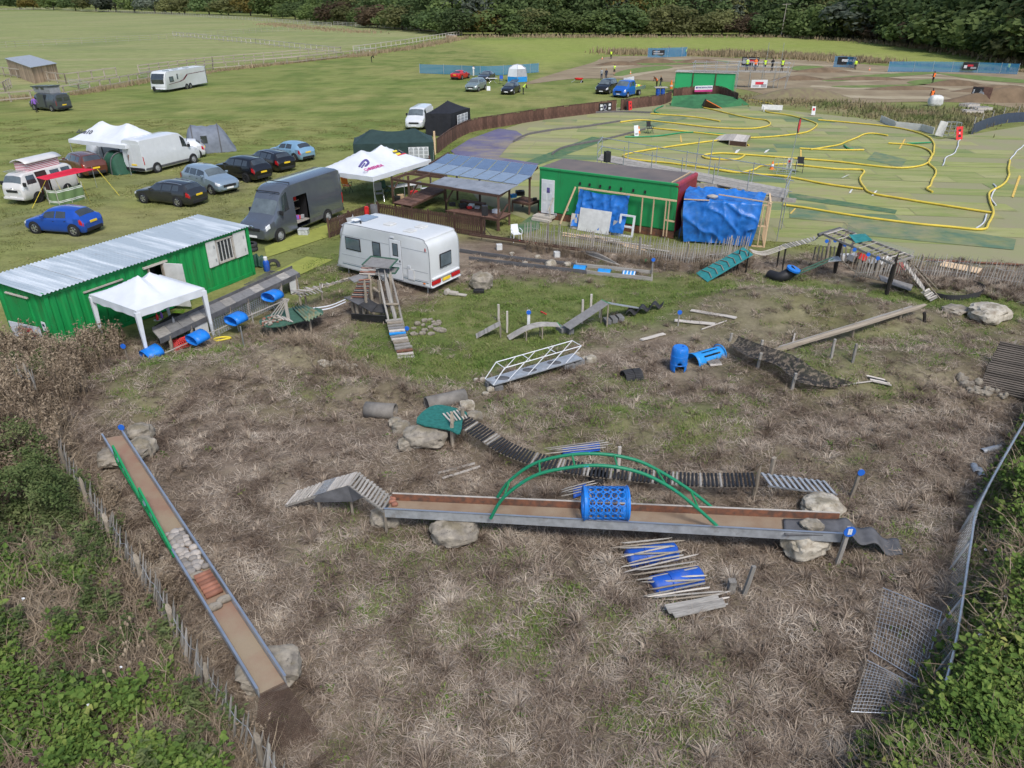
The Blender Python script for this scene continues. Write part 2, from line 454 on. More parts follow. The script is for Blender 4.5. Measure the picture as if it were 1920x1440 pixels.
RIGHTVEG=pix((2600,600),(1990,700),(1925,790),(1850,930),(1790,1220),(1690,1350),(1600,1450),(1600,1800),(2600,1800))
def ground_colour(x,y):
 def c3(c):return np.array(c)[None,:]*np.ones((x.size,1))
 def mix(a,b,t):return a+(b-a)*t[:,None]
 n1,n2,n3=fbm(x*.06,y*.06,11),fbm(x*.35,y*.35,12),fbm(x*1.7,y*1.7,13)
 st=fbm(x*.05+y*.02,y*.30-x*.06,14)
 c=mix(c3((.155,.197,.05)),c3((.25,.24,.088)),np.clip(n1*.9+st*.9-.45,0,1))
 c=mix(c,c3((.105,.15,.034)),np.clip((n2-.46)*3.2,0,.75))
 t=np.zeros_like(x)
 for p in WORN:t=np.maximum(t,soft(x,y,p,6))
 c=mix(c,c3((.22,.19,.11)),t*np.clip(n2*1.6-.35,0,.9))
 t=soft(x,y,PADDOCK,3)
 pc=mix(c3((.215,.245,.09)),c3((.29,.275,.135)),np.clip(st*1.6-.45,0,1))
 c=mix(c,mix(pc,c3((.17,.20,.08)),np.clip((n1-.55)*3,0,.8)),t)
 t=soft(x,y,FARFIELD,5)
 c=mix(c,mix(c3((.21,.26,.055)),c3((.26,.27,.085)),n1),t)
 t=soft(x,y,VERGE,3)
 c=mix(c,mix(c3((.13,.16,.05)),c3((.25,.20,.11)),np.clip(n2*1.8-.4,0,1)),t)
 t=np.clip(soft(x,y,PLOT,1.6)+(n3-.5)*.3,0,1)
 dry=mix(c3((.125,.092,.068)),c3((.25,.20,.15)),np.clip((fbm(x*.8,y*.8,19)-.5)*2.4+.5,0,1))
 dry=mix(dry,c3((.13,.095,.07)),np.clip((n3-.56)*3.5,0,.8))
 g=np.zeros_like(x)
 for p,s in LAWNS:g=np.maximum(g,s*soft(x,y,p,1.3))
 g=np.clip(g*1.25+(n2-.5)*.9*(g>.02)+(n3-.5)*.35*(g>.02),0,1)*(g>0)
 gr=mix(c3((.095,.14,.034)),c3((.18,.17,.075)),np.clip(n2*.9+n3*.9-.45,0,1))
 dry=mix(dry,gr,g)
 c=mix(c,dry,t)
 for poly in(LEFTVEG,RIGHTVEG):
  t=soft(x,y,poly,1.0)
  c=mix(c,mix(c3((.07,.055,.035)),c3((.16,.125,.085)),n2),t*.9)
 return c*(1+(n3-.5)*.25)[:,None],np.clip(soft(x,y,PLOT,2),0,1),g
GZ=np.where(GY<40,terr(GX,GY),0)
nu,nv=GX.shape
co=np.stack([GX,GY,GZ],-1).reshape(-1,3)
ii,jj=np.meshgrid(np.arange(nu-1),np.arange(nv-1),indexing='ij')
a=(ii*nv+jj).ravel()
quads=np.stack([a,a+nv,a+nv+1,a+1],-1)
gm=bpy.data.meshes.new('ground')
gm.vertices.add(len(co));gm.vertices.foreach_set('co',co.ravel().astype(np.float32))
gm.loops.add(quads.size);gm.loops.foreach_set('vertex_index',quads.ravel().astype(np.int32))
gm.polygons.add(len(quads));gm.polygons.foreach_set('loop_start',np.arange(0,quads.size,4,dtype=np.int32))
gm.polygons.foreach_set('use_smooth',np.ones(len(quads),bool))
gm.update(calc_edges=True)
gcol,gplot,glawn=ground_colour(co[:,0],co[:,1])
at=gm.color_attributes.new('turf','FLOAT_COLOR','POINT')
at.data.foreach_set('color',np.concatenate([gcol,gplot[:,None]],1).ravel().astype(np.float32))
def ground_material():
 m=bpy.data.materials.new('ground_turf');m.use_nodes=True
 nt=m.node_tree;N,L=nt.nodes,nt.links;b=N['Principled BSDF']
 b.inputs['Roughness'].default_value=.95;b.inputs['Specular IOR Level'].default_value=.1
 ca=N.new('ShaderNodeVertexColor');ca.layer_name='turf'
 gp=N.new('ShaderNodeNewGeometry')
 n1=N.new('ShaderNodeTexNoise');n1.inputs['Scale'].default_value=5.0;n1.inputs['Detail'].default_value=8;n1.inputs['Roughness'].default_value=.75
 n2=N.new('ShaderNodeTexNoise');n2.inputs['Scale'].default_value=.9;n2.inputs['Detail'].default_value=6;n2.inputs['Roughness'].default_value=.7
 mp=N.new('ShaderNodeMapping');mp.inputs['Rotation'].default_value=(0,0,.25);mp.inputs['Scale'].default_value=(.35,1.1,1)
 L.new(gp.outputs['Position'],n1.inputs['Vector']);L.new(gp.outputs['Position'],mp.inputs['Vector']);L.new(mp.outputs['Vector'],n2.inputs['Vector'])
 ad=N.new('ShaderNodeMath');ad.operation='ADD';L.new(n1.outputs['Fac'],ad.inputs[0]);L.new(n2.outputs['Fac'],ad.inputs[1])
 mr=N.new('ShaderNodeMapRange');mr.inputs['From Min'].default_value=.7;mr.inputs['From Max'].default_value=1.3
 mr.inputs['To Min'].default_value=.62;mr.inputs['To Max'].default_value=1.38
 L.new(ad.outputs[0],mr.inputs['Value'])
 hs=N.new('ShaderNodeHueSaturation');L.new(ca.outputs['Color'],hs.inputs['Color']);L.new(mr.outputs['Result'],hs.inputs['Value'])
 L.new(hs.outputs['Color'],b.inputs['Base Color'])
 bp=N.new('ShaderNodeBump');bp.inputs['Strength'].default_value=.7;bp.inputs['Distance'].default_value=.08
 L.new(n1.outputs['Fac'],bp.inputs['Height']);L.new(bp.outputs['Normal'],b.inputs['Normal'])
 return m
gm.materials.append(ground_material())
ground=bpy.data.objects.new('ground',gm);COL.objects.link(ground)
struct(ground,'open grass fields and the rough dry crawler course','ground')
#dirt track with grass islands
dm('dirt',(.17,.122,.072),.95,col2=(.31,.25,.155),cov=.5,sharp=.25,scale=.22,pos=True,bump=.5,bscale=2)
dm('dirt_dark',(.15,.105,.065),.95,var=.3,scale=.6,pos=True,bump=.5,bscale=3)
dm('island_grass',(.13,.18,.045),.95,var=.3,scale=.8,pos=True)
def sheet(name,uv,z,m,label=None,cat='ground',parent=None,n=5,world=True):
 pts=spline([X(u,v)for u,v in uv],n,True)
 b=MB();b.add([(p.x,p.y,z)for p in pts],[tuple(range(len(pts)))])
 o=b.build(name,m,parent,world=parent is not None)
 if o.data.polygons[0].normal.z<0:o.data.flip_normals()
 if parent is None:struct(o,label,cat)
 return o
track=sheet('dirt_track',[(985,158),(1040,138),(1110,118),(1150,106),(1300,106),(1400,110),(1520,113),(1660,124),(1800,133),(1980,142),(1980,210),(1860,196),(1740,191),(1600,193),(1470,186),(1380,166),(1200,150),(1080,148)],.03,'dirt','bare brown earth of the off road buggy track','dirt track')
for uv in([(1180,122),(1240,114),(1330,113),(1370,117),(1290,121)],[(1150,140),(1180,130),(1240,124),(1260,128),(1190,138),(1165,143)],[(1482,128),(1500,124),(1540,125),(1543,130),(1500,133)],[(1540,150),(1600,143),(1720,136),(1760,138),(1640,147),(1570,153)],[(1700,155),(1740,149),(1800,152),(1815,156),(1740,160)],[(1760,138),(1830,142),(1920,150),(1960,158),(1850,152),(1790,144)],[(1560,162),(1660,160),(1750,158),(1680,163),(1600,165)]):
 sheet('grass_island',uv,.06,'island_grass','strip of short green grass between lanes of the dirt track','grass')
def mound(name,c,a,b_,h,m,label,rz=0,seed=0):
 mb=MB();cs,sn=math.cos(rz),math.sin(rz)
 def fn(s,t):
  r=s;th=2*math.pi*t
  x,y=a*r*math.cos(th),b_*r*math.sin(th)
  z=h*(1-r*r)**1.5*(1+.35*(float(fbm(x*.8+seed,y*.8,5))-.5))if r<.99 else-.05
  return(c.x+x*cs-y*sn,c.y+x*sn+y*cs,z)
 mb.grid(fn,8,22)
 o=mb.build(name,m,smooth=60);struct(o,label,'mound');return o
lane=mat('lane_dirt',(.28,.225,.14),.95,col2=(.38,.32,.215),cov=.5,sharp=.2,scale=.4,pos=True,bump=.3,bscale=4)
for uvs in([(1120,128),(1180,122),(1260,111),(1400,116),(1560,124)],[(1160,146),(1250,130),(1380,122),(1500,128),(1640,136),(1790,142),(1930,155)],[(1480,150),(1600,152),(1700,146),(1790,148),(1930,165)],[(1520,162),(1640,167),(1760,166),(1880,178)],[(1500,178),(1640,183),(1780,184)]):
 P0=spline([X(u,v)for u,v in uvs],8);mb=MB();vs=[]
 for i,p in enumerate(P0):
  d=(P0[min(i+1,len(P0)-1)]-P0[max(i-1,0)]).normalized();n=Vector((-d.y,d.x,0));w=1.1+.9*float(vnoise(p.x*.15,p.y*.3,8));vs+=[(p.x-n.x*w,p.y-n.y*w,.045),(p.x+n.x*w,p.y+n.y*w,.045)]
 o=mb.add(vs,[(2*i,2*i+1,2*i+3,2*i+2)for i in range(len(P0)-1)]).build('worn_lane',lane,track)
for i,(u,v,a_,b_,h)in enumerate([(1160,122,5,1.6,.8),(1225,118,6,1.3,.9),(1310,118,6,1.4,.8),(1540,135,6,1.6,.7),(1620,150,9,1.2,.5),(1700,168,7,1.0,.5),(1790,160,5,1.3,.8),(1880,172,8,1.6,.9),(1500,150,5,1.5,.7)]):
 mound('dirt_hump',X(u,v),a_,b_,h,'dirt_dark','low hump of brown earth on the buggy track',seed=i)
mound('earth_bank',X(1500,186),7.5,2.6,1.5,mat('scrub_earth',(.15,.11,.08),.95,col2=(.20,.18,.09),cov=.5,sharp=.2,scale=1.2,pos=True,bump=.8,bscale=3),'scrubby brown earth bank right of the green shelter')
mound('earth_bank',X(1890,190),9,1.8,1.6,'dirt_dark','brown earth bank behind the printed black ramp board',seed=4)
#carpet racing track
dm('turf_base',(.27,.235,.15),.95,col2=(.24,.26,.11),cov=.5,sharp=.25,scale=.35,pos=True,bump=.3,bscale=4)
def carpet_mat(name,c,rough,col2=None,**k):
 m=mat(name,c,rough,col2=col2,**k)
 overlay(m,.16,(1,1.6,1),.50,.62,(.30,.25,.145),.6,3,True);overlay(m,.9,(.35,2.0,1),.58,.70,(.10,.13,.05),.8,9,True)
 return overlay(m,2.2,(1,1,1),.62,.70,(.20,.15,.095),.8,15,True)
CARPETS=[]
for i,(c,c2)in enumerate([((.235,.265,.08),(.31,.315,.125)),((.205,.245,.075),(.28,.28,.115)),((.265,.28,.10),(.33,.32,.15)),((.125,.185,.085),(.21,.24,.095)),((.10,.165,.09),(.17,.21,.095)),((.22,.255,.09),(.155,.20,.07))]):
 CARPETS.append(carpet_mat('carpet_%d'%i,c,.95,col2=c2,cov=.52,sharp=.13,scale=.6,pos=True,stretch=(.45,2.4,1),bump=.25,bscale=8))
TURF=pix((835,300),(880,262),(1000,225),(1150,203),(1260,190),(1420,200),(1500,210),(1640,225),(1760,262),(1990,225),(1990,505),(1700,480),(1480,455),(1300,445),(1010,420),(900,380))
b=MB();b.add([(p.x,p.y,.02)for p in TURF],[tuple(range(len(TURF)))])
turf=b.build('turf_track','turf_base')
if turf.data.polygons[0].normal.z<0:turf.data.flip_normals()
struct(turf,'dusty worn base of the green carpet racing track','track')
r_=random.Random(3);k=0
ang=R(-9);dx=Vector((math.cos(ang),math.sin(ang),0));dy=Vector((-dx.y,dx.x,0))
org=X(1400,330)
for row in range(-16,26):
 s=-55+r_.uniform(0,5)
 while s<60:
  L_=r_.choice((3.6,5.0,7.5,10.0));W_=1.96
  c0=org+dx*s+dy*(row*2.0)
  a2=r_.uniform(-.012,.012)
  ddx=Vector((math.cos(ang+a2),math.sin(ang+a2),0));ddy=Vector((-ddx.y,ddx.x,0))
  q=[c0,c0+ddx*L_,c0+ddx*L_+ddy*W_,c0+ddy*W_]
  s+=L_+r_.uniform(.02,.12)
  if r_.random()<.10 or k>=295:continue
  cx,cy=(q[0]+q[2])[0]/2,(q[0]+q[2])[1]/2
  if all(bool(inpoly(p.x,p.y,TURF))for p in q)and-5<cx*1378/(cy*CT+5.6)+960<1990:
   z=.026+(k%5)*.003
   mm=CARPETS[r_.choices(range(6),(5,4,4,2,1.2,2))[0]]
   MB().add([(p.x,p.y,z)for p in q],[(0,1,2,3)]).build('carpet',mm,turf,world=True);k+=1
def strip(uv,m,z,name='carpet'):
 q=[X(u,v)for u,v in uv]
 o=MB().add([(p.x,p.y,z)for p in q],[tuple(range(len(q)))]).build(name,m,turf,world=True)
 if o.data.polygons[0].normal.z<0:o.data.flip_normals()
 return o
gdk=carpet_mat('carpet_deep',(.05,.125,.065),.95,col2=(.11,.165,.075),cov=.5,scale=2,pos=True)
gtl=carpet_mat('carpet_teal',(.09,.16,.10),.95,col2=(.20,.22,.10),cov=.5,scale=.8,pos=True)
strip([(1478,362),(1480,373),(1678,402),(1682,395)],gdk,.046)
strip([(980,306),(1010,310),(1142,262),(1110,257)],gdk,.046)
strip([(1185,232),(1200,246),(1290,222),(1270,215)],gtl,.046)
strip([(1590,400),(1590,440),(1900,470),(1905,450)],gtl,.046)
strip([(1480,390),(1480,410),(1680,428),(1690,412)],gtl,.049)
strip([(1640,285),(1700,300),(1690,315),(1625,300)],gtl,.046)
strip([(960,430),(1005,400),(1012,408),(1012,430),(985,440)],gdk,.046)
pur=carpet_mat('carpet_purple',(.085,.075,.16),.95,col2=(.16,.155,.23),cov=.5,sharp=.25,scale=.35,pos=True)
strip([(845,284),(880,262),(935,242),(968,246),(985,258),(958,270),(935,296),(1010,308),(1000,320),(930,305),(865,300)],pur,.055)
ym=mat('line_yellow',(.62,.42,.10),.9,var=.2,scale=3)
wm=mat('line_white',(.62,.62,.58),.9,var=.15,scale=3)
for uv in([(1500,282),(1503,282),(1503,300),(1500,300)],[(1695,262),(1698,262),(1688,280),(1685,280)],[(1490,392),(1492,393),(1483,403),(1480,402)],[(1275,255),(1277,255),(1279,268),(1276,268)],[(1910,330),(1914,332),(1900,372),(1896,370)]):
 strip(uv,ym,.062,'painted_line')
for uv in([(1380,283),(1388,281),(1382,288),(1377,289)],[(1436,283),(1443,281),(1437,287),(1432,288)],[(1588,330),(1594,328),(1582,334),(1577,335)],[(1595,357),(1599,356),(1595,363),(1591,364)],[(1640,360),(1645,358),(1638,368),(1633,369)]):
 strip(uv,wm,.062,'painted_line')
tw=mat('carpet_walk',(.26,.28,.06),.95,var=.15,scale=2,pos=True)
for nm,uv,lb in(('turf_walkway',[(496,464),(500,484),(720,410),(790,388),(755,380),(700,392),(560,440)],'long lime green carpet path beside the grey van'),('turf_walkway',[(506,515),(548,523),(625,488),(575,482)],'lime green carpet piece with a yellow line near the bench')):
 p=[X(u,v)for u,v in uv]
 o=MB().add([(q.x,q.y,.035)for q in p],[tuple(range(len(p)))]).build(nm,tw)
 if o.data.polygons[0].normal.z<0:o.data.flip_normals()
 struct(o,lb,'path')
#yellow track pipes and hoses
def pipe(name,uv,r,m,label,cat,group=None,z=.04,n=5):
 pts=[X(u,v,z+r)for u,v in uv]
 pts=spline(pts,n)
 for p in pts:
  p.x+=.05*(float(vnoise(p.x*.6,p.y*.6,5))-.5);p.y+=.25*(float(vnoise(p.x*.5+9,p.y*.5,6))-.5)
 base=pts[0].copy();base.z=0
 o=MB().tube([q-base for q in pts],r,8).build(name,m,smooth=50)
 o.location=base;tag(o,label,cat,group);return o
PG='yellow pipes edging the racing lanes'
PIPES=[([(1163,229),(1200,225),(1250,229),(1330,238),(1400,241),(1432,238),(1444,232),(1436,225),(1410,222),(1380,216),(1348,208),(1330,204),(1318,201),(1315,195)],'yellow pipe looping round the hairpin in front of the turf ramp'),([(1405,187),(1440,193),(1452,200),(1436,205),(1440,210),(1480,216),(1520,227),(1532,235),(1510,248),(1470,254),(1410,258),(1340,252),(1224,240)],'yellow pipe round the far right hairpin beyond the round stop sign'),([(1220,213),(1300,219),(1350,227)],'short straight yellow pipe on the far lane'),([(1535,225),(1600,230),(1680,239),(1726,250),(1748,263),(1750,285),(1742,305),(1755,320),(1745,345),(1738,353),(1750,360)],'long yellow pipe curving down the right end of the inner lanes'),([(1404,272),(1370,262),(1345,263),(1220,280),(1175,289),(1170,293),(1190,299),(1260,306),(1340,317),(1420,326)],'yellow pipe running either side of the small wooden jump'),([(1520,280),(1570,272),(1600,260),(1630,250),(1665,254)],'yellow pipe with a raised bend in the middle lanes'),([(1500,278),(1560,281),(1620,281)],'short yellow pipe end beside a green hose'),([(1665,268),(1710,272),(1742,282),(1745,300),(1720,312),(1660,313),(1560,302),(1480,296),(1400,290),(1350,287),(1318,291),(1330,297),(1380,299),(1396,291)],'yellow pipe making the closed inner loop'),([(1340,317),(1380,323),(1415,318),(1430,311),(1480,308),(1560,316),(1600,317),(1620,320),(1612,335),(1620,350),(1635,362),(1700,374),(1800,390),(1858,398)],'yellow pipe bending twice beside the black chair'),([(1420,326),(1480,332),(1550,345),(1618,354)],'yellow pipe joining the double bend from the left'),([(1468,384),(1540,394),(1650,411),(1760,423),(1838,430),(1852,418),(1862,400),(1856,375),(1855,360),(1880,345),(1890,330),(1892,310),(1893,300)],'longest yellow pipe along the nearest lane and up the right side')]
for uv,lb in PIPES:pipe('track_pipe',uv,.072,'yellow_pipe',lb,'pipe',PG)
for uv,lb in(([(1172,257),(1230,255),(1290,248),(1360,252)],'green hose along the lane beside the traffic cone'),([(1243,198),(1230,204),(1228,210),(1238,213)],'short curved green hose by the brown wall'),([(1582,272),(1590,278),(1600,279)],'small green hose bend in the middle lanes'),([(1700,269),(1745,267)],'straight green hose near the right end of the inner lane')):
 pipe('green_hose',uv,.07,'green_hose',lb,'hose','green hoses on the carpet track')
dm('liner',(.55,.56,.58),.5,var=.3,scale=4)
for uv,lb in(([(1768,310),(1775,295),(1790,285),(1797,268),(1800,262)],'crumpled grey liner strip along the dusty lane edge'),([(1893,300),(1905,285),(1925,270)],'crumpled grey liner strip continuing the right hand pipe'),([(1868,385),(1858,370),(1866,352),(1862,345)],'crumpled grey liner beside the right pipe bend'),([(1830,428),(1845,415),(1850,402)],'crumpled grey liner by the near right corner')):
 pipe('liner_strip',uv,.05,'liner',lb,'liner',None,n=6)
dm('edging',(.14,.13,.13),.9,var=.3)
for uv,lb in(([(962,268),(990,254),(1040,245),(1090,240),(1163,229)],'curved dark edging boards beside the purple carpet'),([(1035,292),(1060,278),(1140,262),(1210,244)],'dark edging strip running up to the folding chair'),([(1110,213),(1160,211),(1222,213)],'dark edging strip in front of the brown wall')):
 pts=spline([X(u,v)for u,v in uv],5)
 t=thing('lane_edging',lb,'edging',(pts[0].x,pts[0].y,0))
 for p,q in zip(pts,pts[1:]):piece('edging_board','box',(p.x,p.y,.11),(q.x,q.y,.11),.06,.22,'edging',t)
#vehicles: a body surface from cross-sections, panes and lamps as patches on it
def pchip(xs,ys,x):
 xs,ys=np.asarray(xs,float),np.asarray(ys,float);h=np.diff(xs);d=np.diff(ys)/h
 m=np.zeros_like(ys)
 for i in range(1,len(xs)-1):
  if d[i-1]*d[i]>0:m[i]=2*d[i-1]*d[i]/(d[i-1]+d[i])
 m[0],m[-1]=d[0],d[-1]
 i=int(np.clip(np.searchsorted(xs,x)-1,0,len(xs)-2));t=(x-xs[i])/h[i]
 return((1+2*t)*(1-t)**2*ys[i]+t*(1-t)**2*h[i]*m[i]+t*t*(3-2*t)*ys[i+1]+t*t*(t-1)*h[i]*m[i+1])
class Body:
 def __init__(s,st,L):s.st,s.L=st,L;s.xs=[r[0]for r in st]
 def ring(s,f):
  zl,zb,zt,w,wt=(pchip(s.xs,[r[i]for r in s.st],f)for i in range(1,6))
  k=min(1.0,max(0.05,(zt-zb)/.4))
  return[(0,zl),(w*.86,zl),(w*.965,zl+.10),(w,zl+.5*(zb-zl)),(w*.975,zb),(wt,zt-.075*k),(wt*.8,zt-.012),(0,zt+.018)]
 def p(s,f,t,side=1,off=0.0):
  r=s.ring(f);i=min(int(t),6);u=t-i
  y,z=r[i][0]*(1-u)+r[i+1][0]*u,r[i][1]*(1-u)+r[i+1][1]*u
  v=Vector((s.L*(.5-f),side*y,z))
  if off:
   e=1e-3
   a=s.p(min(1,f+e),t,side)-s.p(max(0,f-e),t,side)
   b=s.p(f,min(7,t+.02),side)-s.p(f,max(0,t-.02),side)
   n=a.cross(b)
   if n.length>1e-9:
    n.normalize()
    if n.y*side<-1e-6 or(abs(n.y)<.3 and n.z<0 and t>3):n=-n
    v=v+n*off
  return v
 def mesh(s,hole=None):
  fs=sorted(set(list(s.xs)+[i/36 for i in range(37)]));ts=[0,1,2,3,4,4.5,5,6,7]
  mb=MB()
  for side in(1,-1):
   vs=[s.p(f,t,side)for f in fs for t in ts];w=len(ts);faces=[]
   for i in range(len(fs)-1):
    for j in range(w-1):
     if hole and hole[4]==side and hole[0]<=(fs[i]+fs[i+1])/2<=hole[1]and hole[2]<=(ts[j]+ts[j+1])/2<=hole[3]:continue
     q=(i*w+j,(i+1)*w+j,(i+1)*w+j+1,i*w+j+1)
     faces.append(q if side==-1 else q[::-1])
   mb.add(vs,faces)
  for f in(fs[0],fs[-1]):
   vs=[s.p(f,t,1)for t in ts]+[s.p(f,t,-1)for t in ts[::-1]]
   mb.add(vs,[tuple(range(len(vs)))])
  return mb
 def patch(s,f0,f1,t0,t1,side=1,off=.008,n=5,m=4,taper=(0,0)):
  mb=MB()
  def fn(a,b):
   f=f0+(f1-f0)*a;tt=t0+(t1-t0)*b
   f+=b*(taper[0]*(1-a)+taper[1]*a)
   return s.p(min(1,max(0,f)),tt,side,off)
  return mb.grid(fn,n,m)
 def across(s,f0,f1,t0,off=.008,n=5):
  mb=MB()
  def fn(a,b):
   f=f0+(f1-f0)*a;u=2*b-1;sd=1 if u>=0 else-1
   return s.p(f,7-(7-t0)*abs(u),sd,off)
  return mb.grid(fn,n,8)
_wheels={}
def wheel_meshes(style):
 if style in _wheels:return _wheels[style]
 n=20;t=MB();prof=[(.60,-.5),(.92,-.5),(1.0,-.36),(1.0,.36),(.92,.5),(.66,.5),(.62,.38)]
 t.lathe([(r,z)for r,z in prof],n=n,cap=False)
 r=MB();r.lathe([(.64,.30),(.02,.34)],n=n,cap=False,mi=1)
 r.lathe([(.66,.44),(.60,.47),(.58,.30)],n=n,cap=False)
 if style=='alloy':
  for k in range(5):
   a=2*math.pi*k/5
   r.bar((.06*math.cos(a),.06*math.sin(a),.42),(.60*math.cos(a),.60*math.sin(a),.42),.15,.12)
  r.lathe([(.15,.36),(.13,.48),(.0,.48)],n=10,cap=False)
 else:
  r.lathe([(.50,.32),(.40,.46),(.22,.40),(.18,.56),(0,.56)],n=n,cap=False)
 _wheels[style]=(t.mesh('wheel','tyre',40),{})
 _wheels[style][1]['mb']=r
 return _wheels[style]
def wheel(parent,x,y,r,w,side,style='alloy',rim='alu'):
 tm,rd=wheel_meshes(style)
 if rim not in rd:rd[rim]=rd['mb'].mesh('rim',[rim,'black'],40)
 o=bpy.data.objects.new('wheel',tm);COL.objects.link(o);o.parent=parent
 o.matrix_basis=Matrix.Translation((x,y,r))@Matrix.Rotation(-side*math.pi/2,4,'X')@Matrix.Diagonal((r,r,w,1))
 c=bpy.data.objects.new('rim',rd[rim]);COL.objects.link(c);c.parent=o
 return o
def paint(name,col,rough=.28,coat=.7,metal=.25):
 return mat('paint_'+name,col,rough,metal,var=.05,coat=coat,spec=.5)
VST=dict(hatch=(4.05,1.76,[(0,.30,.52,.58,.60,.5),(.03,.20,.62,.70,.78,.64),(.10,.18,.72,.81,.86,.72),(.22,.17,.84,.93,.88,.72),(.265,.17,.87,.98,.88,.70),(.43,.17,.91,1.38,.88,.58),(.60,.17,.93,1.45,.88,.58),(.83,.17,.97,1.39,.87,.55),(.94,.19,.98,1.03,.83,.62),(.985,.22,.80,.86,.79,.64),(1,.32,.68,.74,.70,.56)]),suv=(4.5,1.84,[(0,.38,.66,.72,.66,.56),(.03,.27,.78,.88,.84,.70),(.10,.25,.90,.99,.90,.77),(.22,.24,1.0,1.08,.92,.76),(.255,.24,1.02,1.13,.92,.74),(.40,.24,1.06,1.57,.92,.64),(.58,.24,1.08,1.66,.92,.64),(.86,.24,1.12,1.60,.91,.60),(.955,.26,1.10,1.16,.87,.66),(.985,.28,.92,.98,.84,.68),(1,.38,.80,.86,.76,.62)]),estate=(4.75,1.82,[(0,.32,.54,.60,.62,.5),(.03,.20,.64,.72,.80,.66),(.10,.18,.74,.83,.88,.74),(.23,.17,.85,.93,.91,.74),(.265,.17,.88,.97,.91,.72),(.41,.17,.91,1.36,.91,.60),(.56,.17,.93,1.45,.91,.60),(.87,.17,.97,1.40,.90,.58),(.955,.19,.98,1.03,.86,.64),(.987,.22,.82,.88,.82,.66),(1,.32,.70,.76,.74,.58)]),saloon=(4.75,1.84,[(0,.30,.52,.58,.62,.5),(.03,.20,.62,.70,.80,.66),(.10,.18,.72,.81,.88,.74),(.24,.17,.84,.92,.92,.74),(.275,.17,.86,.95,.92,.72),(.43,.17,.89,1.34,.92,.60),(.56,.17,.91,1.42,.92,.60),(.70,.17,.93,1.36,.92,.58),(.86,.18,.95,1.01,.90,.66),(.97,.22,.86,.95,.84,.66),(1,.32,.72,.78,.74,.58)]),coupe=(4.18,1.84,[(0,.28,.50,.55,.60,.5),(.03,.19,.60,.67,.80,.66),(.10,.17,.70,.78,.88,.74),(.25,.16,.82,.89,.92,.74),(.29,.16,.84,.93,.92,.72),(.46,.16,.87,1.28,.91,.58),(.58,.16,.89,1.35,.91,.58),(.72,.16,.91,1.26,.92,.56),(.90,.18,.93,.99,.88,.66),(.975,.22,.82,.90,.82,.66),(1,.32,.68,.74,.72,.58)]),mpv=(4.8,1.9,[(0,.34,.62,.70,.64,.52),(.03,.24,.76,.86,.84,.70),(.09,.22,.92,1.02,.92,.78),(.17,.21,1.02,1.14,.94,.78),(.20,.21,1.05,1.2,.94,.76),(.38,.21,1.10,1.72,.94,.66),(.55,.21,1.12,1.82,.94,.66),(.90,.21,1.14,1.78,.93,.64),(.97,.24,1.12,1.22,.88,.68),(.988,.26,.95,1.0,.86,.68),(1,.36,.80,.86,.78,.62)]),van=(5.9,2.0,[(0,.35,.72,.80,.74,.62),(.02,.26,.92,1.02,.90,.76),(.08,.24,1.08,1.18,.96,.82),(.125,.23,1.18,1.36,.98,.82),(.24,.23,1.30,2.12,.98,.78),(.31,.23,1.34,2.46,.98,.82),(.40,.23,1.35,2.55,.98,.85),(.97,.23,1.35,2.55,.98,.85),(1,.28,1.35,2.48,.97,.84)]),bigvan=(7.0,2.02,[(0,.36,.80,.88,.80,.66),(.018,.27,1.0,1.10,.94,.8),(.075,.25,1.16,1.26,.99,.86),(.115,.24,1.24,1.42,1.0,.86),(.205,.24,1.36,2.18,1.0,.82),(.25,.24,1.4,2.56,1.0,.84),(.33,.24,1.42,2.80,1.0,.86),(.42,.24,1.42,2.84,1.0,.88),(.97,.24,1.42,2.84,1.0,.88),(1,.30,1.42,2.76,.98,.86)]),midvan=(5.0,1.94,[(0,.33,.68,.76,.70,.58),(.02,.25,.86,.96,.88,.72),(.09,.23,1.02,1.12,.94,.80),(.15,.22,1.12,1.28,.95,.80),(.29,.22,1.20,1.84,.95,.74),(.38,.22,1.22,1.96,.95,.77),(.96,.22,1.24,1.96,.95,.77),(1,.27,1.22,1.84,.93,.75)]),kombi=(4.5,1.72,[(0,.40,.95,1.05,.74,.66),(.012,.34,1.05,1.20,.82,.72),(.03,.32,1.14,1.34,.855,.74),(.085,.30,1.18,1.80,.86,.66),(.15,.30,1.18,1.93,.86,.66),(.90,.30,1.18,1.93,.86,.66),(.965,.32,1.16,1.80,.84,.64),(1,.42,1.05,1.30,.76,.62)]))
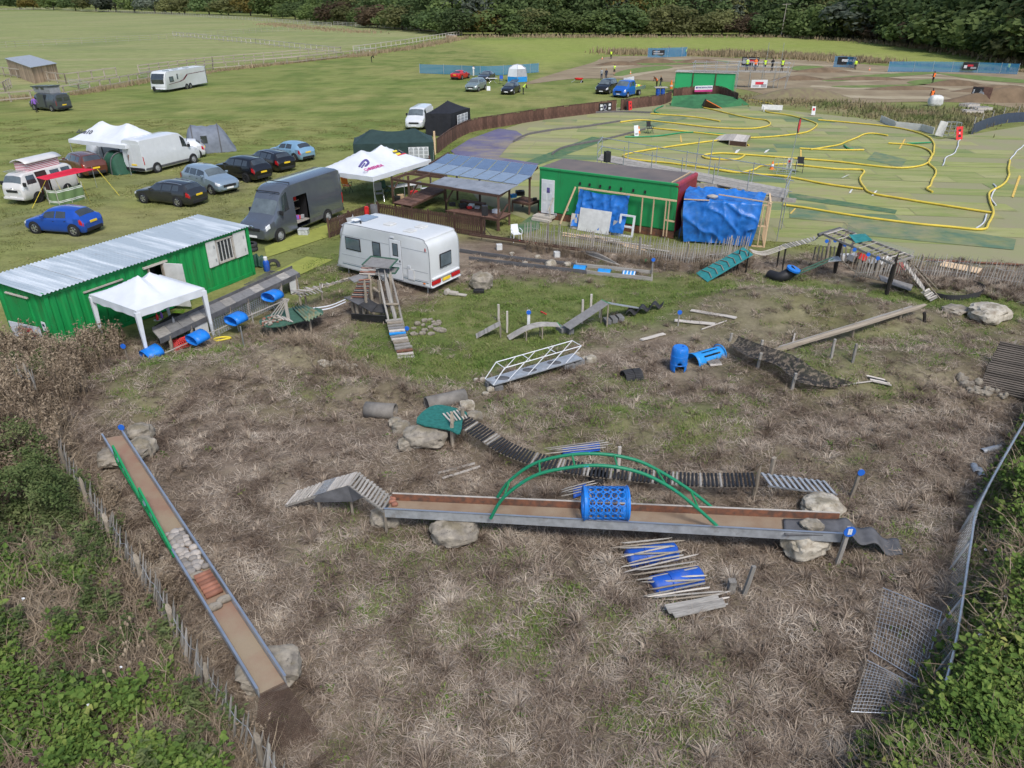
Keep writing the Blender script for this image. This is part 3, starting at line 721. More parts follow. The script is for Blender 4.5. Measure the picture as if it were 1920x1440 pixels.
def vehicle(kind,name,label,cat,pm,F,Rr,wb,front=.93,wr=.33,rim='alu',wstyle='alloy',group=None,windows=((.35,.555),(.575,.74)),rear_glass=True,plate='plate_yellow',rails=None,hole=None,glass='glass_dark',parts=True,scr=None,cap_glass=True):
 L,W,st=VST[kind]
 f,r=G(*F),G(*Rr)
 h=(f-r);h.z=0;h.normalize()
 mid=(f+r)/2
 n=Vector((-h.y,h.x,0))
 if n.dot(Vector((mid.x,mid.y,0)))<0:n=-n
 xf=L/2-front;xr=xf-wb
 loc=mid+n*(W/2-.06)-h*((xf+xr)/2)
 loc.z=gz(loc.x,loc.y)
 car=thing(name,label,cat,loc,math.atan2(h.y,h.x),group)
 B=Body(st,L)
 B.mesh(hole).build('body',[pm],car,smooth=38)
 fx=[r_[0]for r_ in st]
 boxy=kind in('van','bigvan','midvan','kombi')
 zs=[r_[3]for r_ in st]
 if kind=='kombi':s0,s1=.036,.08
 elif boxy:s0,s1=st[3][0]+.012,st[4][0]-.004
 else:s0,s1=st[4][0]+.018,st[5][0]-.02
 if scr:s0,s1=scr
 B.across(s0,s1,5.12,n=6).build('windscreen','glass_clear',car,smooth=60)
 if not boxy and rear_glass:
  k=next(i for i in range(6,len(st))if st[i][3]<st[i-1][3]-.2)
  B.across(st[k-1][0]+.022,st[k][0]-.014,5.2).build('rear_window',glass,car,smooth=60)
 for side in(1,-1):
  for i,(a,b)in enumerate(windows):
   if hole and side==hole[4]and a<hole[1]and b>hole[0]:continue
   tp=(.035,0)if(i==0 and not boxy)else(0,-.02)if(i==len(windows)-1 and not boxy)else(.02,0)if i==0 else(0,0)
   B.patch(a,b,4.1,4.86,side,.007,6,3,tp).build('side_window',glass,car,smooth=60)
  if parts:
   for i,(a,b)in enumerate(windows[:2]):
    if hole and side==hole[4]:continue
    d=B.patch(a+.004,b+.012,1.9,4.03,side,.006,6,5).build('door',[pm],car,smooth=50)
    B.patch(b-.03,b-.004,3.62,3.72,side,.02,2,1).build('handle','black' if not boxy else pm,d)
  B.patch(.012,.075 if not boxy else .05,3.55,4.35,side,.008,4,3).build('headlight','lamp_clear',car,smooth=60)
  if boxy:B.patch(.985,.998,2.9 if kind!='kombi' else 2.6,4.0 if kind!='kombi' else 3.2,side,.01,2,3).build('tail_light','lamp_red',car)
  else:B.patch(.935,.992,3.25,4.05,side,.008,3,3).build('tail_light','lamp_red',car,smooth=60)
  m=B.p(s1,4.15,side)
  MB().box((m.x+.12,m.y+side*.10,m.z+.06),(.12,.2,.14 if not boxy else .24)).build('mirror','black' if boxy else pm,car,bevel=.02)
  for x in(xf,xr):
   ys=side*(W/2-.072)
   MB().tube([(x,side*(W/2-.30),wr+.01),(x,side*(W/2+.004),wr+.01)],wr*1.16,20).build('wheel_arch','black',car)
   wheel(car,x,ys,wr,.215,side,wstyle,rim)
 MB().box((L/2-.02,0,st[1][2]-.16),(.10,W*.52,.16)).build('grille','black',car,bevel=.02)
 MB().box((L/2+.012,0,st[0][1]+.10),(.05,.52,.11)).build('number_plate','plate_white',car)
 zr=.62 if not boxy else .62
 MB().box((-L/2-.008,0,zr+.12 if not boxy else .72),(.05,.52,.11)).build('number_plate',plate,car)
 if boxy:
  for side in(1,-1):
   d=MB().box((-L/2-.004,side*W*.235,st[-1][3]*.54),(.02,W*.44,st[-1][3]*.72)).build('rear_door',[pm],car,bevel=.008)
   if cap_glass:MB().box((-L/2-.018,side*W*.23,st[-1][3]*.72),(.01,W*.34,st[-1][3]*.22)).build('pane',glass,d)
  MB().box((-L/2-.02,0,.42),(.14,W*.94,.2)).build('rear_bumper','black',car,bevel=.03)
 else:
  MB().box((-L/2+.03,0,st[-1][1]+.02),(.12,W*.70,.2)).build('rear_bumper','black',car,bevel=.03)
 if rails:
  for side in(1,-1):
   pts=[B.p(f_,5.35,side,.045 if 0<i<4 else .0)for i,f_ in enumerate(np.linspace(rails[0],rails[1],5))]
   MB().tube(pts,.018,6).build('roof_rail','alu',car,smooth=60)
 car['_b']=0;del car['_b']
 return car,B
blue=paint('bright_blue',(.010,.075,.42));bronze=paint('bronze',(.13,.042,.026));dgrey=paint('dark_grey',(.028,.030,.034))
silver=paint('silver_blue',(.23,.30,.37));blk=paint('black',(.010,.010,.012));lblue=paint('light_blue',(.22,.38,.52))
white=paint('white',(.60,.62,.64),.3,.6,0);vgrey=paint('van_grey',(.115,.13,.155),.22,1.0,.4);red=paint('red',(.58,.018,.022))
ggreen=paint('grey_green',(.20,.25,.25));tblue=paint('truck_blue',(.012,.12,.50));cgrey=paint('camper_grey',(.072,.082,.095))
cream=paint('camper_white',(.58,.565,.55),.35,.3,0)
CG='cars parked on the grass'
vehicle('hatch','parked_car','bright blue hatchback parked alone nearest the green cabin roof','car',blue,(71,438),(141,443),2.54,.82,group=CG)
c,B=vehicle('estate','parked_car','dark grey estate car with chrome window line and roof rails','car',dgrey,(273,381),(334,388),2.79,.90,group=CG,windows=((.345,.52),(.54,.69),(.71,.82)),rails=(.45,.84))
vehicle('suv','parked_car','silver blue off roader facing right behind the dark grey estate','car',silver,(405,367),(350,354),2.62,.90,group=CG,windows=((.34,.53),(.55,.71),(.73,.84)),plate='plate_yellow')
vehicle('suv','parked_car','black off roader with black wheels beside the silver blue one','car',blk,(413,334),(467,343),2.66,.90,group=CG,windows=((.34,.53),(.55,.71),(.73,.84)),rim='black')
vehicle('estate','parked_car','black estate car between the black off roader and the light blue hatchback','car',blk,(462,313),(513,324),2.80,.90,group=CG,windows=((.345,.52),(.54,.69),(.71,.82)),rails=(.45,.84))
vehicle('hatch','parked_car','light blue hatchback at the far end of the car row','car',lblue,(513,297),(556,304),2.5,.82,group=CG)
vehicle('suv','parked_car','bronze off roader with dark roof parked behind the red awning','car',bronze,(112,322),(163,337),2.67,.90,group=CG,windows=((.34,.53),(.55,.71),(.73,.84)),rails=(.45,.80))
c,B=vehicle('hatch','parked_car','white car with roof bars half hidden between white van and grey tent','car',white,(318,300),(362,297),2.54,.82,group=CG)
for f_ in(.50,.68):
 p0,p1=B.p(f_,5.4,1,.07),B.p(f_,5.4,-1,.07)
 MB().tube([B.p(f_,5.2,1),p0,p1,B.p(f_,5.2,-1)],.025,6).build('roof_bar','black',c)
vehicle('coupe','parked_car','red coupe parked against the blue netting','car',red,(881,146.4),(864,150),2.47,.85,group=CG,windows=((.39,.62),))
vehicle('saloon','parked_car','dark grey saloon parked behind the grey green off roader','car',dgrey,(914,154),(929,148.7),2.8,.90,group=CG,windows=((.36,.54),(.56,.72)))
vehicle('suv','parked_car','grey green off roader facing the camera on the far grass','car',ggreen,(894.5,173),(911.7,167.5),2.66,.90,group=CG,windows=((.34,.53),(.55,.71),(.73,.84)))
c,B=vehicle('hatch','parked_car','black hatchback with its tailgate raised before the blue and white tent','car',blk,(961.7,178),(975,173),2.54,.82,group=CG)
a=B.p(.83,7,1)
t=MB().slab([(a.x,.52,a.z),(a.x,-.52,a.z),(a.x-.95,-.48,a.z+.18),(a.x-.95,.48,a.z+.18)],.05).build('tailgate',[blk],c)
MB().slab([(a.x-.1,.42,a.z+.035),(a.x-.1,-.42,a.z+.035),(a.x-.6,-.40,a.z+.13),(a.x-.6,.40,a.z+.13)],.01).build('tailgate_window','glass_dark',t)
vehicle('mpv','parked_car','black people carrier beside the blue dropside truck','car',blk,(1140,177.5),(1156,172),2.8,.92,group=CG,windows=((.32,.50),(.52,.70),(.72,.86)))
c,B=vehicle('midvan','parked_van','white van nose out beside the black gazebo','van',white,(796,243),(812,232),3.3,.95,wr=.33,group='vans',windows=((.27,.38),),wstyle='steel',cap_glass=False)
c,B=vehicle('bigvan','parked_van','large dark grey high roof van with its sliding side door open','van',vgrey,(520,455.6),(620,414),4.32,1.0,wr=.36,group='vans',windows=((.215,.295),),wstyle='steel',rim='grey_plastic',hole=(.36,.53,1.95,4.6,1),cap_glass=False)
L_=7.0
for side in(1,-1):
 B.patch(.56,.74,4.15,4.80,side,.006,4,2).build('panel_recess',[vgrey],c)
 B.patch(.77,.95,4.15,4.80,side,.006,4,2).build('panel_recess',[vgrey],c)
 B.patch(.12,.98,2.02,2.45,side,.006,12,1).build('side_moulding','rubber_grey',c)if side==-1 else B.patch(.54,.98,2.02,2.45,side,.006,8,1).build('side_moulding','rubber_grey',c)
MB().box((L_*.06,0,.58),(1.5,1.7,.05)).build('load_floor','grey_wood',c)
MB().box((L_*.06,-.72,1.5),(1.4,.05,1.9)).build('load_lining','black',c)
MB().box((L_*.06-.75,0,1.5),(.04,1.5,1.9)).build('bulkhead','black',c)
MB().box((L_*.06+.72,0,1.5),(.04,1.5,1.9)).build('bulkhead','black',c)
for z in(1.15,1.62,2.05):
 MB().box((L_*.06,-.15,z),(1.35,.9,.04)).build('shelf','old_wood',c)
for i in range(26):
 lv=random.choice((.62,.62,.62,1.18,1.65,2.07));sz=random.uniform(.10,.24)
 MB().box((L_*.06+random.uniform(-.55,.55),random.uniform(.05,.62)if lv<1 else random.uniform(.05,.25),lv+sz/2),(sz*1.4,sz,sz),(0,0,random.uniform(0,3))).build('load_item',random.choice(['white','black','hi_yellow','orange','cloth_grey','red_plastic','ink_yellow','cloth_purple','black']),c,bevel=.02)
for x0 in(.24,.36):
 p=B.p(x0,5.6,1,.0)
 MB().tube([B.p(x0,5.5,1),B.p(x0,5.5,1,.12),B.p(x0,5.5,-1,.12),B.p(x0,5.5,-1)],.025,6).build('roof_bar','black',c)
MB().tube([B.p(.235,6.3,1),B.p(.21,6.3,1,.35)],.01,5).build('antenna','black',c)
star=MB();star.lathe([(.12,0),(.15,.02),(.12,.04)],n=16,cap=False)
e=star.build('badge','chrome',c,smooth=60);e.rotation_euler=(0,math.pi/2,0);e.location=(L_/2-.01,0,.92)
for k in range(3):
 a_=math.pi/2+k*2*math.pi/3
 MB().bar((L_/2+.01,0,.92),(L_/2+.01,.13*math.cos(a_),.92+.13*math.sin(a_)),.03,.02).build('badge_spoke','chrome',c)
c,B=vehicle('van','parked_van','long white panel van with a dented back door beside the twin gazebo','van',white,(365,306),(295,324),3.75,1.0,wr=.36,group='vans',windows=((.225,.32),),wstyle='steel',rim='grey_plastic',cap_glass=False)
for side in(1,-1):
 B.patch(.12,.98,1.95,2.35,side,.008,10,1).build('side_moulding','rubber_grey',c)
 B.patch(.40,.95,4.12,4.80,side,.006,6,2).build('panel_recess',[white],c)
MB().box((-2.97,.45,1.2),(.012,.10,.5),(.3,0,0)).build('dent','rusty',c)
c,B=vehicle('midvan','camper_van','grey camper van with raised pop top roof and open side door','camper van',cgrey,(60,206),(106,210),3.0,.95,wr=.34,windows=((.25,.36),(.41,.56),(.60,.76),(.79,.93)),hole=(.385,.46,1.95,4.9,1))
MB().box((.9,0,1.2),(.5,1.5,1.2)).build('interior',mat('camper_inside',(.28,.12,.10),.9),c)
t=MB()
for x0,x1,y,z0,z1 in((1.1,-1.55,.66,1.95,2.72),):
 t.add([(x0,-y,z0),(x0,y,z0),(x1,y,z0),(x1,-y,z0),(x0+.35,-y-.02,z1-.1),(x0+.35,y+.02,z1-.1),(x1+.1,y+.02,z1),(x1+.1,-y-.02,z1)],[(0,1,5,4),(1,2,6,5),(2,3,7,6),(3,0,4,7)])
t.build('roof_canvas',mat('canvas_grey',(.22,.23,.24),.8,var=.2,scale=4),c)
MB().slab([(1.6,-.76,2.64),(1.6,.76,2.64),(-1.6,.76,2.78),(-1.6,-.76,2.78)],.10).build('roof_lid',[cgrey],c,bevel=.03)
for x0 in(.55,-.35):
 MB().box((x0,.69,2.45),(.5,.02,.22)).build('canvas_window','glass_dark',c)
MB().box((-.05,1.02,1.15),(1.15,.06,1.5)).build('sliding_door',[cgrey],c,bevel=.03)
c,B=vehicle('kombi','camper_van','classic white camper van with red striped pop top and red awning','camper van',cream,(72.5,380),(131,363),2.4,1.05,wr=.33,windows=((.12,.28),(.35,.52),(.56,.72),(.76,.92)),wstyle='steel',rim='black',hole=(.30,.50,1.95,4.9,1))
MB().box((.35,0,1.1),(.8,1.3,1.4)).build('interior',mat('kombi_inside',(.06,.03,.03),.9),c)
for side in(1,-1):
 o=MB().lathe([(.12,0),(.10,.05),(0,.06)],n=14,cap=False).build('round_headlight','lamp_clear',c,smooth=60)
 o.rotation_euler=(0,math.pi/2,0);o.location=(2.20,side*.55,.78)
MB().box((2.26,0,.44),(.10,1.62,.16)).build('front_bumper',[cream],c,bevel=.04)
o=MB().lathe([(.15,0),(.13,.03),(.11,.0)],n=16,cap=False).build('badge','chrome',c,smooth=60);o.rotation_euler=(0,math.pi/2,0);o.location=(2.235,0,.95)
stripe=bpy.data.materials.new('stripe_canvas');stripe.use_nodes=True
nt=stripe.node_tree;tc=nt.nodes.new('ShaderNodeTexCoord');sp=nt.nodes.new('ShaderNodeSeparateXYZ');ml=nt.nodes.new('ShaderNodeMath');ml.operation='MULTIPLY';ml.inputs[1].default_value=10.0
fr=nt.nodes.new('ShaderNodeMath');fr.operation='FRACT';rp=nt.nodes.new('ShaderNodeValToRGB');rp.color_ramp.interpolation='CONSTANT'
rp.color_ramp.elements[0].color=(.72,.68,.68,1);rp.color_ramp.elements[1].color=(.42,.05,.10,1);rp.color_ramp.elements[1].position=.5
nt.links.new(tc.outputs['Object'],sp.inputs[0]);nt.links.new(sp.outputs['Z'],ml.inputs[0]);nt.links.new(ml.outputs[0],fr.inputs[0]);nt.links.new(fr.outputs[0],rp.inputs['Fac']);nt.links.new(rp.outputs['Color'],nt.nodes['Principled BSDF'].inputs['Base Color'])
nt.nodes['Principled BSDF'].inputs['Roughness'].default_value=.8
MB().box((-.15,0,2.18),(2.5,1.02,.55)).build('roof_canvas',stripe,c)
def lid(a,b):
 return(-.15+1.45*(2*a-1),.64*(2*b-1),2.44+.22*(1-(2*b-1)**2))
MB().grid(lid,6,8).build('roof_lid',[cream],c,smooth=60,thick=.05)
for i in range(5):lpiece('rack_bar','box',(1.35+i*.16,-.5,2.03),(1.35+i*.16,.5,2.03),.02,.02,'galv',c)
for s_ in(-.5,.5):lpiece('rack_rail','box',(1.3,s_,2.06),(2.05,s_,2.06),.02,.02,'galv',c)
f,r=G(1175,183.7),G(1204,177.5)
h=(f-r);h.normalize();n=Vector((-h.y,h.x,0));n=n if n.y>0 else-n
loc=(f+r)/2+n*.92;
tr=thing('dropside_truck','blue crew cab dropside truck with its load bed open','truck',(loc.x,loc.y,0),math.atan2(h.y,h.x))
tst=[(0,.35,.72,.80,.74,.62),(.035,.26,.92,1.02,.90,.76),(.15,.24,1.08,1.18,.96,.82),(.25,.23,1.18,1.36,.98,.82),(.50,.23,1.26,1.96,.98,.78),(.62,.23,1.28,2.04,.98,.80),(.98,.23,1.28,2.04,.98,.80),(1,.28,1.28,2.0,.97,.78)]
B=Body(tst,3.0)
cab=B.mesh();cab.v=[p+Vector((1.45,0,0))for p in cab.v];cab.build('cab',[tblue],tr,smooth=38)
for mb,nm,m_ in[(B.across(.275,.485,5.1),'windscreen','glass_sky')]+[(B.patch(a_,b_,4.1,4.85,sd,.007,4,3,tp),'side_window','glass_dark')for sd in(1,-1)for a_,b_,tp in((.42,.64,(.06,0)),(.68,.92,(0,0)))]+[(B.patch(.02,.11,3.4,4.4,sd,.01,3,3),'headlight','lamp_clear')for sd in(1,-1)]:
 mb.v=[p+Vector((1.45,0,0))for p in mb.v];mb.build(nm,m_,tr,smooth=60)
MB().box((2.96,0,.78),(.08,.9,.2)).build('grille','black',tr);MB().box((2.97,0,.48),(.06,.5,.1)).build('number_plate','plate_white',tr)
MB().box((-1.45,0,.78),(2.8,2.0,.08)).build('load_bed','galv_dull',tr)
for sd in(1,-1):MB().box((-1.45,sd*1.02,.98 if sd>0 else .98),(2.8,.04,.38)).build('side_board','alu',tr)
MB().box((-.02,0,1.25),(.05,1.9,.9)).build('headboard','black',tr)
MB().box((-1.45,-.6,1.7),(2.0,.05,1.0)).build('loaded_sheet','white',tr)
MB().box((-.4,-.6,1.68),(.05,.9,.95),(0,0,.2)).build('loaded_sheet','white',tr)
for i in range(8):MB().box((random.uniform(-2.6,-.4),random.uniform(-.2,.8),1.0),(.4,.35,random.uniform(.3,.6)),(0,0,random.uniform(0,3))).build('load_item',random.choice(['black','white','hi_yellow','cloth_grey','red_plastic','black']),tr,bevel=.03)
for sd in(1,-1):
 for x in(2.05,-1.25):
  MB().tube([(x,sd*.68,.37),(x,sd*.985,.37)],.41,18).build('wheel_arch','black',tr)
  wheel(tr,x,sd*.915,.35,.215,sd,'steel','grey_plastic')
#caravans
def caravan(name,label,A,Bp,width,H,zlo,prof,L,front_dark=False,dbl=False):
 h=(A-Bp);h.z=0;h.normalize();n=Vector((-h.y,h.x,0))
 if n.dot(Vector((A.x,A.y,0)))<0:n=-n
 c0=(A+Bp)/2+n*width/2
 cv=thing(name,label,'caravan',(c0.x,c0.y,0),math.atan2(h.y,h.x))
 near=-1 if n.dot(Vector((-math.sin(cv.rotation_euler.z),math.cos(cv.rotation_euler.z),0)))>0 else 1
 pts=spline([Vector((L*(.5-x),0,zlo+(H-zlo)*z))for x,z in prof],4,True)
 k=len(pts);mb=MB()
 ws=[(-.5,.965),(-.485,.992),(-.46,1.0),(.46,1.0),(.485,.992),(.5,.965)]
 cz=(zlo+H)/2
 vs=[Vector((p.x*s,y*width,cz+(p.z-cz)*s))for y,s in ws for p in pts]
 fs=[(i*k+j,i*k+(j+1)%k,(i+1)*k+(j+1)%k,(i+1)*k+j)for i in range(len(ws)-1)for j in range(k)]
 fs+=[tuple(range(k))[::-1],tuple(range((len(ws)-1)*k,len(ws)*k))]
 mb.add(vs,fs);mb.build('body',[mat('caravan_white',(.60,.62,.63),.4,col2=(.52,.535,.535),cov=.55,sharp=.25,scale=.9,spec=.4)],cv,smooth=35)
 for sd in(1,-1):
  MB().tube([Vector((p.x*.995,sd*width*.492,cz+(p.z-cz)*.997))for p in pts]+[Vector((pts[0].x*.995,sd*width*.492,cz+(pts[0].z-cz)*.997))],.017,5,cap=False).build('edge_trim','grey_plastic',cv,smooth=60)
 return cv,near
def side_panel(cv,near,width,x,z,sx,sz,m,name,off=.0,parent=None,bevel=.02,t=.03):
 return MB().box((x,near*(width/2+off),z),(sx,t,sz)).build(name,m,parent or cv,bevel=bevel)
A,Bp=X(634,499,.32),X(810,542,.32)
L_=(A-Bp).length
cv,nr=caravan('static_caravan','weathered white touring caravan parked by the brown picket fence',A,Bp,2.2,2.55,.34,[(.0,.05),(.02,.22),(.06,.62),(.105,.93),(.15,1.0),(.5,1.0),(.90,1.0),(.955,.93),(.985,.80),(.99,.4),(.985,.05),(.97,0),(.5,0),(.03,0)],L_)
hx=L_/2
for x,z,sx,sz in((hx-L_*.20,1.62,L_*.165,.62),(hx-L_*.455,1.62,L_*.085,.68)):
 w_=side_panel(cv,nr,2.2,x,z,sx,sz,'black','window',.01,bevel=.04)
 side_panel(cv,nr,2.2,x,z,sx-.09,sz-.09,'glass_sky','pane',.028,w_)
d=side_panel(cv,nr,2.2,hx-L_*.655,1.33,.66,1.86,'white','door',.012,bevel=.03)
side_panel(cv,nr,2.2,hx-L_*.655,1.33,.72,1.92,'grey_plastic','door_frame',.0,d,bevel=.03)
side_panel(cv,nr,2.2,hx-L_*.655,1.80,.34,.60,'black','window',.02,d,bevel=.05)
side_panel(cv,nr,2.2,hx-L_*.655,1.80,.27,.52,'glass_sky','pane',.03,d,bevel=.04)
side_panel(cv,nr,2.2,hx-L_*.655-.24,1.30,.07,.10,'black','handle',.03,d)
side_panel(cv,nr,2.2,hx-L_*.655,1.18,.62,.015,'grey_plastic','split_line',.03,d,0)
for z,m_ in((.62,'grey_plastic'),(.55,mat('stripe_teal',(.10,.16,.19),.5)),(1.98,'grey_plastic'),(1.02,'grey_plastic')):
 for x0,x1 in((.06,.59),(.72,.97)):
  side_panel(cv,nr,2.2,hx-L_*(x0+x1)/2,z,L_*(x1-x0),.03 if z<.6 else .012,m_,'stripe',.003,bevel=0,t=.01)
side_panel(cv,nr,2.2,hx-L_*.80,.78,.40,.52,'white_dirty','locker_hatch',.012)
side_panel(cv,nr,2.2,hx-L_*.80,.78,.32,.44,'white','hatch_panel',.02)
side_panel(cv,nr,2.2,hx-L_*.785,1.12,.16,.14,'canvas_white','vent',.02)
side_panel(cv,nr,2.2,hx-L_*.93,.50,.12,.07,'lamp_amber','side_light',.02)
side_panel(cv,nr,2.2,hx-L_*.955,2.08,.05,.16,'lamp_red','side_light',.02)
side_panel(cv,nr,2.2,hx-L_*.63,2.36,.22,.09,'canvas_white','awning_light',.03)
MB().box((-hx+.035,0,.72),(.10,2.0,.10)).build('rear_bumper','white',cv,bevel=.03)
w_=MB().box((-hx+.015,0.0,1.42),(.04,.84,.66)).build('rear_window','black',cv,bevel=.03)
MB().box((-hx-.004,0.0,1.42),(.02,.74,.56)).build('pane','glass_sky',w_,bevel=.02)
for sd in(1,-1):
 MB().prism([(-.03,sd*.42),(.05,sd*.42),(.05,sd*1.02),(-.03,sd*1.02)],.44,.62).build('tail_light','lamp_red',cv,bevel=.02).location=(-hx+.02,0,0)
MB().box((-hx+.005,0,.52),(.05,.52,.12)).build('number_plate','plate_yellow',cv)
for x,y,sx,sy,m_ in((hx-L_*.18,0,.75,1.0,'solar_pale'),(hx-L_*.46,.1,.45,.45,'white_dirty'),(hx-L_*.72,-.35*nr,.45,.45,'white_dirty'),(hx-L_*.72,.45*nr,.45,.45,'white_dirty')):
 MB().box((x,y,2.585),(sx,sy,.07)).build('roof_light',m_,cv,bevel=.02)
o=MB().lathe([(0,0),(.12,.02),(.22,.09)],n=16,cap=False).build('satellite_dish','white',cv,smooth=60);o.location=(hx-L_*.2,nr*.75,2.62)
MB().tube([(hx-L_*.25,nr*.75,2.56),(hx-L_*.25,nr*.75,2.68)],.04,8).build('roof_vent','black',cv)
for x in(-.5,.5):wheel(cv,0,x*2.0,.32,.2,1 if x>0 else-1,'steel','grey_plastic')
for x in(-hx+.4,hx-.5):
 for y in(-.9,.9):MB().bar((x,y,.36),(x,y,0),.05).build('leg','galv_dull',cv)
MB().bar((hx-.1,0,.42),(hx+.9,0,.42),.12).build('drawbar','galv_dull',cv)
A,Bp=X(312,170,.3),X(390,156,.3)
A.z=Bp.z=0
L_=(A-Bp).length
cv,nr=caravan('touring_caravan','white twin axle touring caravan with a maroon side swoosh on the far grass',A,Bp,2.3,2.65,.38,[(.0,.10),(.005,.35),(.03,.75),(.07,.96),(.14,1.0),(.5,1.0),(.97,1.0),(1.0,.96),(1.0,.5),(1.0,.03),(.97,0),(.5,0),(.04,0)],L_)
hx=L_/2
MB().grid(lambda a,b:(hx-(.0 if a<.5 else(a-.5)*.8)+.015-.04*abs(2*b-1)**3,(b-.5)*1.95,1.15+1.25*a),8,8).build('front_window','glass_dark',cv,smooth=60)
for x,z,sx,sz in((.16,1.62,.95,.70),(.30,1.85,.26,.70)):
 w_=side_panel(cv,nr,2.3,hx-L_*x,z,sx,sz,'black','window',.01,bevel=.05)
 side_panel(cv,nr,2.3,hx-L_*x,z,sx-.14,sz-.14,'glass_sky','pane',.03,w_)
mar=mat('maroon',(.12,.015,.03),.4)
sy=nr*1.162
for p,q,w_ in(((.08,1.0),(.36,1.2),.05),((.34,1.18),(.43,1.35),.10),((.43,1.35),(.53,1.92),.20),((.53,1.95),(.97,2.05),.06)):
 MB().bar((hx-L_*p[0],sy,p[1]),(hx-L_*q[0],sy,q[1]),.012,w_,up=(0,0,1)).build('swoosh',mar,cv)
for x in(.40,.415):pass
for x,z in((.44,1.08),(.40,2.1)):side_panel(cv,nr,2.3,hx-L_*x,z,.4,.28,'white_dirty','vent',.012)
for x,y in((.2,.2),(.45,-.1),(.66,.2)):MB().box((hx-L_*x,y,2.68),(.7,.6,.08)).build('roof_light','glass_sky',cv,bevel=.02)
for sd in(1,-1):
 for dx_ in(-.42,.42):
  MB().tube([(dx_-.2,sd*.85,.36),(dx_-.2,sd*1.155,.36)],.42,16).build('wheel_arch','black',cv)
  wheel(cv,dx_-.2,sd*1.09,.34,.2,sd,'alloy','alu')
MB().bar((hx-.2,-.3,.42),(hx+1.2,0,.45),.1).build('drawbar','black',cv);MB().bar((hx-.2,.3,.42),(hx+1.2,0,.45),.1).build('drawbar','black',cv)
MB().box((hx+.95,0,.62),(.35,.3,.55),(0,.4,0)).build('hitch_cover','black',cv,bevel=.06)
#woodland behind the fields
def leaf_mat(name,c,c2,rnd=.35):
 m=mat(name,c,.8,col2=c2,cov=.5,sharp=.3,scale=.55,rnd=rnd,spec=.15)
 nt=m.node_tree;b=nt.nodes['Principled BSDF'];out=nt.nodes['Material Output']
 tr_=nt.nodes.new('ShaderNodeBsdfTranslucent');mx=nt.nodes.new('ShaderNodeMixShader');mx.inputs[0].default_value=.45
 nt.links.new(b.inputs['Base Color'].links[0].from_socket,tr_.inputs['Color'])
 nt.links.new(b.outputs[0],mx.inputs[1]);nt.links.new(tr_.outputs[0],mx.inputs[2]);nt.links.new(mx.outputs[0],out.inputs['Surface'])
 return m
LEAF=[leaf_mat('leaf_dark',(.075,.12,.045),(.135,.18,.07)),leaf_mat('leaf_mid',(.115,.17,.052),(.175,.22,.08)),leaf_mat('leaf_olive',(.14,.155,.056),(.195,.195,.085)),leaf_mat('leaf_autumn',(.14,.115,.03),(.19,.15,.045)),leaf_mat('leaf_grey',(.10,.125,.09),(.16,.18,.14)),leaf_mat('leaf_brown',(.085,.06,.035),(.13,.095,.06))]
def crown_mesh(seed,n_clumps,per,flat=1.0,leaf=.075):
 r=np.random.default_rng(seed);vs=[];fs=[]
 cl=[]
 for i in range(n_clumps):
  th=r.uniform(0,2*np.pi);z=r.uniform(-.55,1.0);rad=np.sqrt(max(0.02,1-(z*.95)**2))*r.uniform(.45,.95)
  cl.append((rad*np.cos(th),rad*np.sin(th),z*flat*r.uniform(.75,1.0),r.uniform(.24,.42)))
 for cx,cy,cz,cr in cl:
  d=r.normal(size=(per,3));d/=np.linalg.norm(d,axis=1)[:,None]
  p=np.array([cx,cy,cz])+d*cr*r.uniform(.78,1.0,(per,1))*np.array([1,1,.8])
  nrm=d*.9+r.normal(size=(per,3))*.45;nrm[:,2]+=.35;nrm/=np.linalg.norm(nrm,axis=1)[:,None]
  t=np.cross(nrm,r.normal(size=(per,3)));t/=np.linalg.norm(t,axis=1)[:,None]+1e-9;bb=np.cross(nrm,t)
  s=leaf*r.uniform(.6,1.35,(per,1))
  for k,q in enumerate((p-t*s,p-bb*s*.6,p+t*s,p+bb*s*.6)):vs.append(q)
 V=np.stack([np.concatenate(vs[k::4])for k in range(4)],1).reshape(-1,3)
 F=np.arange(len(V)).reshape(-1,4)
 me=bpy.data.meshes.new('crown');me.from_pydata(V.tolist(),[],F.tolist());me.update()
 return me
CR=[crown_mesh(s,44,46,1.0,.08)for s in range(4)]+[crown_mesh(20+s,36,44,.8,.085)for s in range(3)]
def trunk_mesh(seed):
 r=random.Random(seed);b=MB()
 b.tube([(0,0,-.02),(r.uniform(-.02,.02),0,.3),(r.uniform(-.04,.04),r.uniform(-.04,.04),.75)],[.035,.027,.012],7)
 for i in range(5):
  a=i*1.3+r.uniform(0,1);z=r.uniform(.3,.55)
  b.tube([(0,0,z),(.12*math.cos(a),.12*math.sin(a),z+.1),(.27*math.cos(a),.27*math.sin(a),z+.2)],[.016,.011,.004],5)
 return b.mesh('trunk','bark',60)
dm('bark',(.07,.06,.05),.9,var=.3)
TRK=[trunk_mesh(s)for s in range(3)]
_cm={}
def tree(name,x,y,h,w,ci,li,label,group,cat='tree',zc=.56):
 t=thing(name,label,cat,(x,y,0),random.uniform(0,6.28),group)
 tk=bpy.data.objects.new('trunk',TRK[ci%3]);COL.objects.link(tk);tk.parent=t;tk.scale=(h,h,h)
 k=(ci,li)
 if k not in _cm:
  me=CR[ci]if not len(CR[ci].materials)else CR[ci].copy()
  me.materials.clear();me.materials.append(LEAF[li]);_cm[k]=me
 c=bpy.data.objects.new('crown',_cm[k]);COL.objects.link(c);c.parent=t
 c.location=(0,0,h*zc);c.scale=(w/2,w/2,h*(1-zc)*1.02)
 return t
r_=random.Random(5)
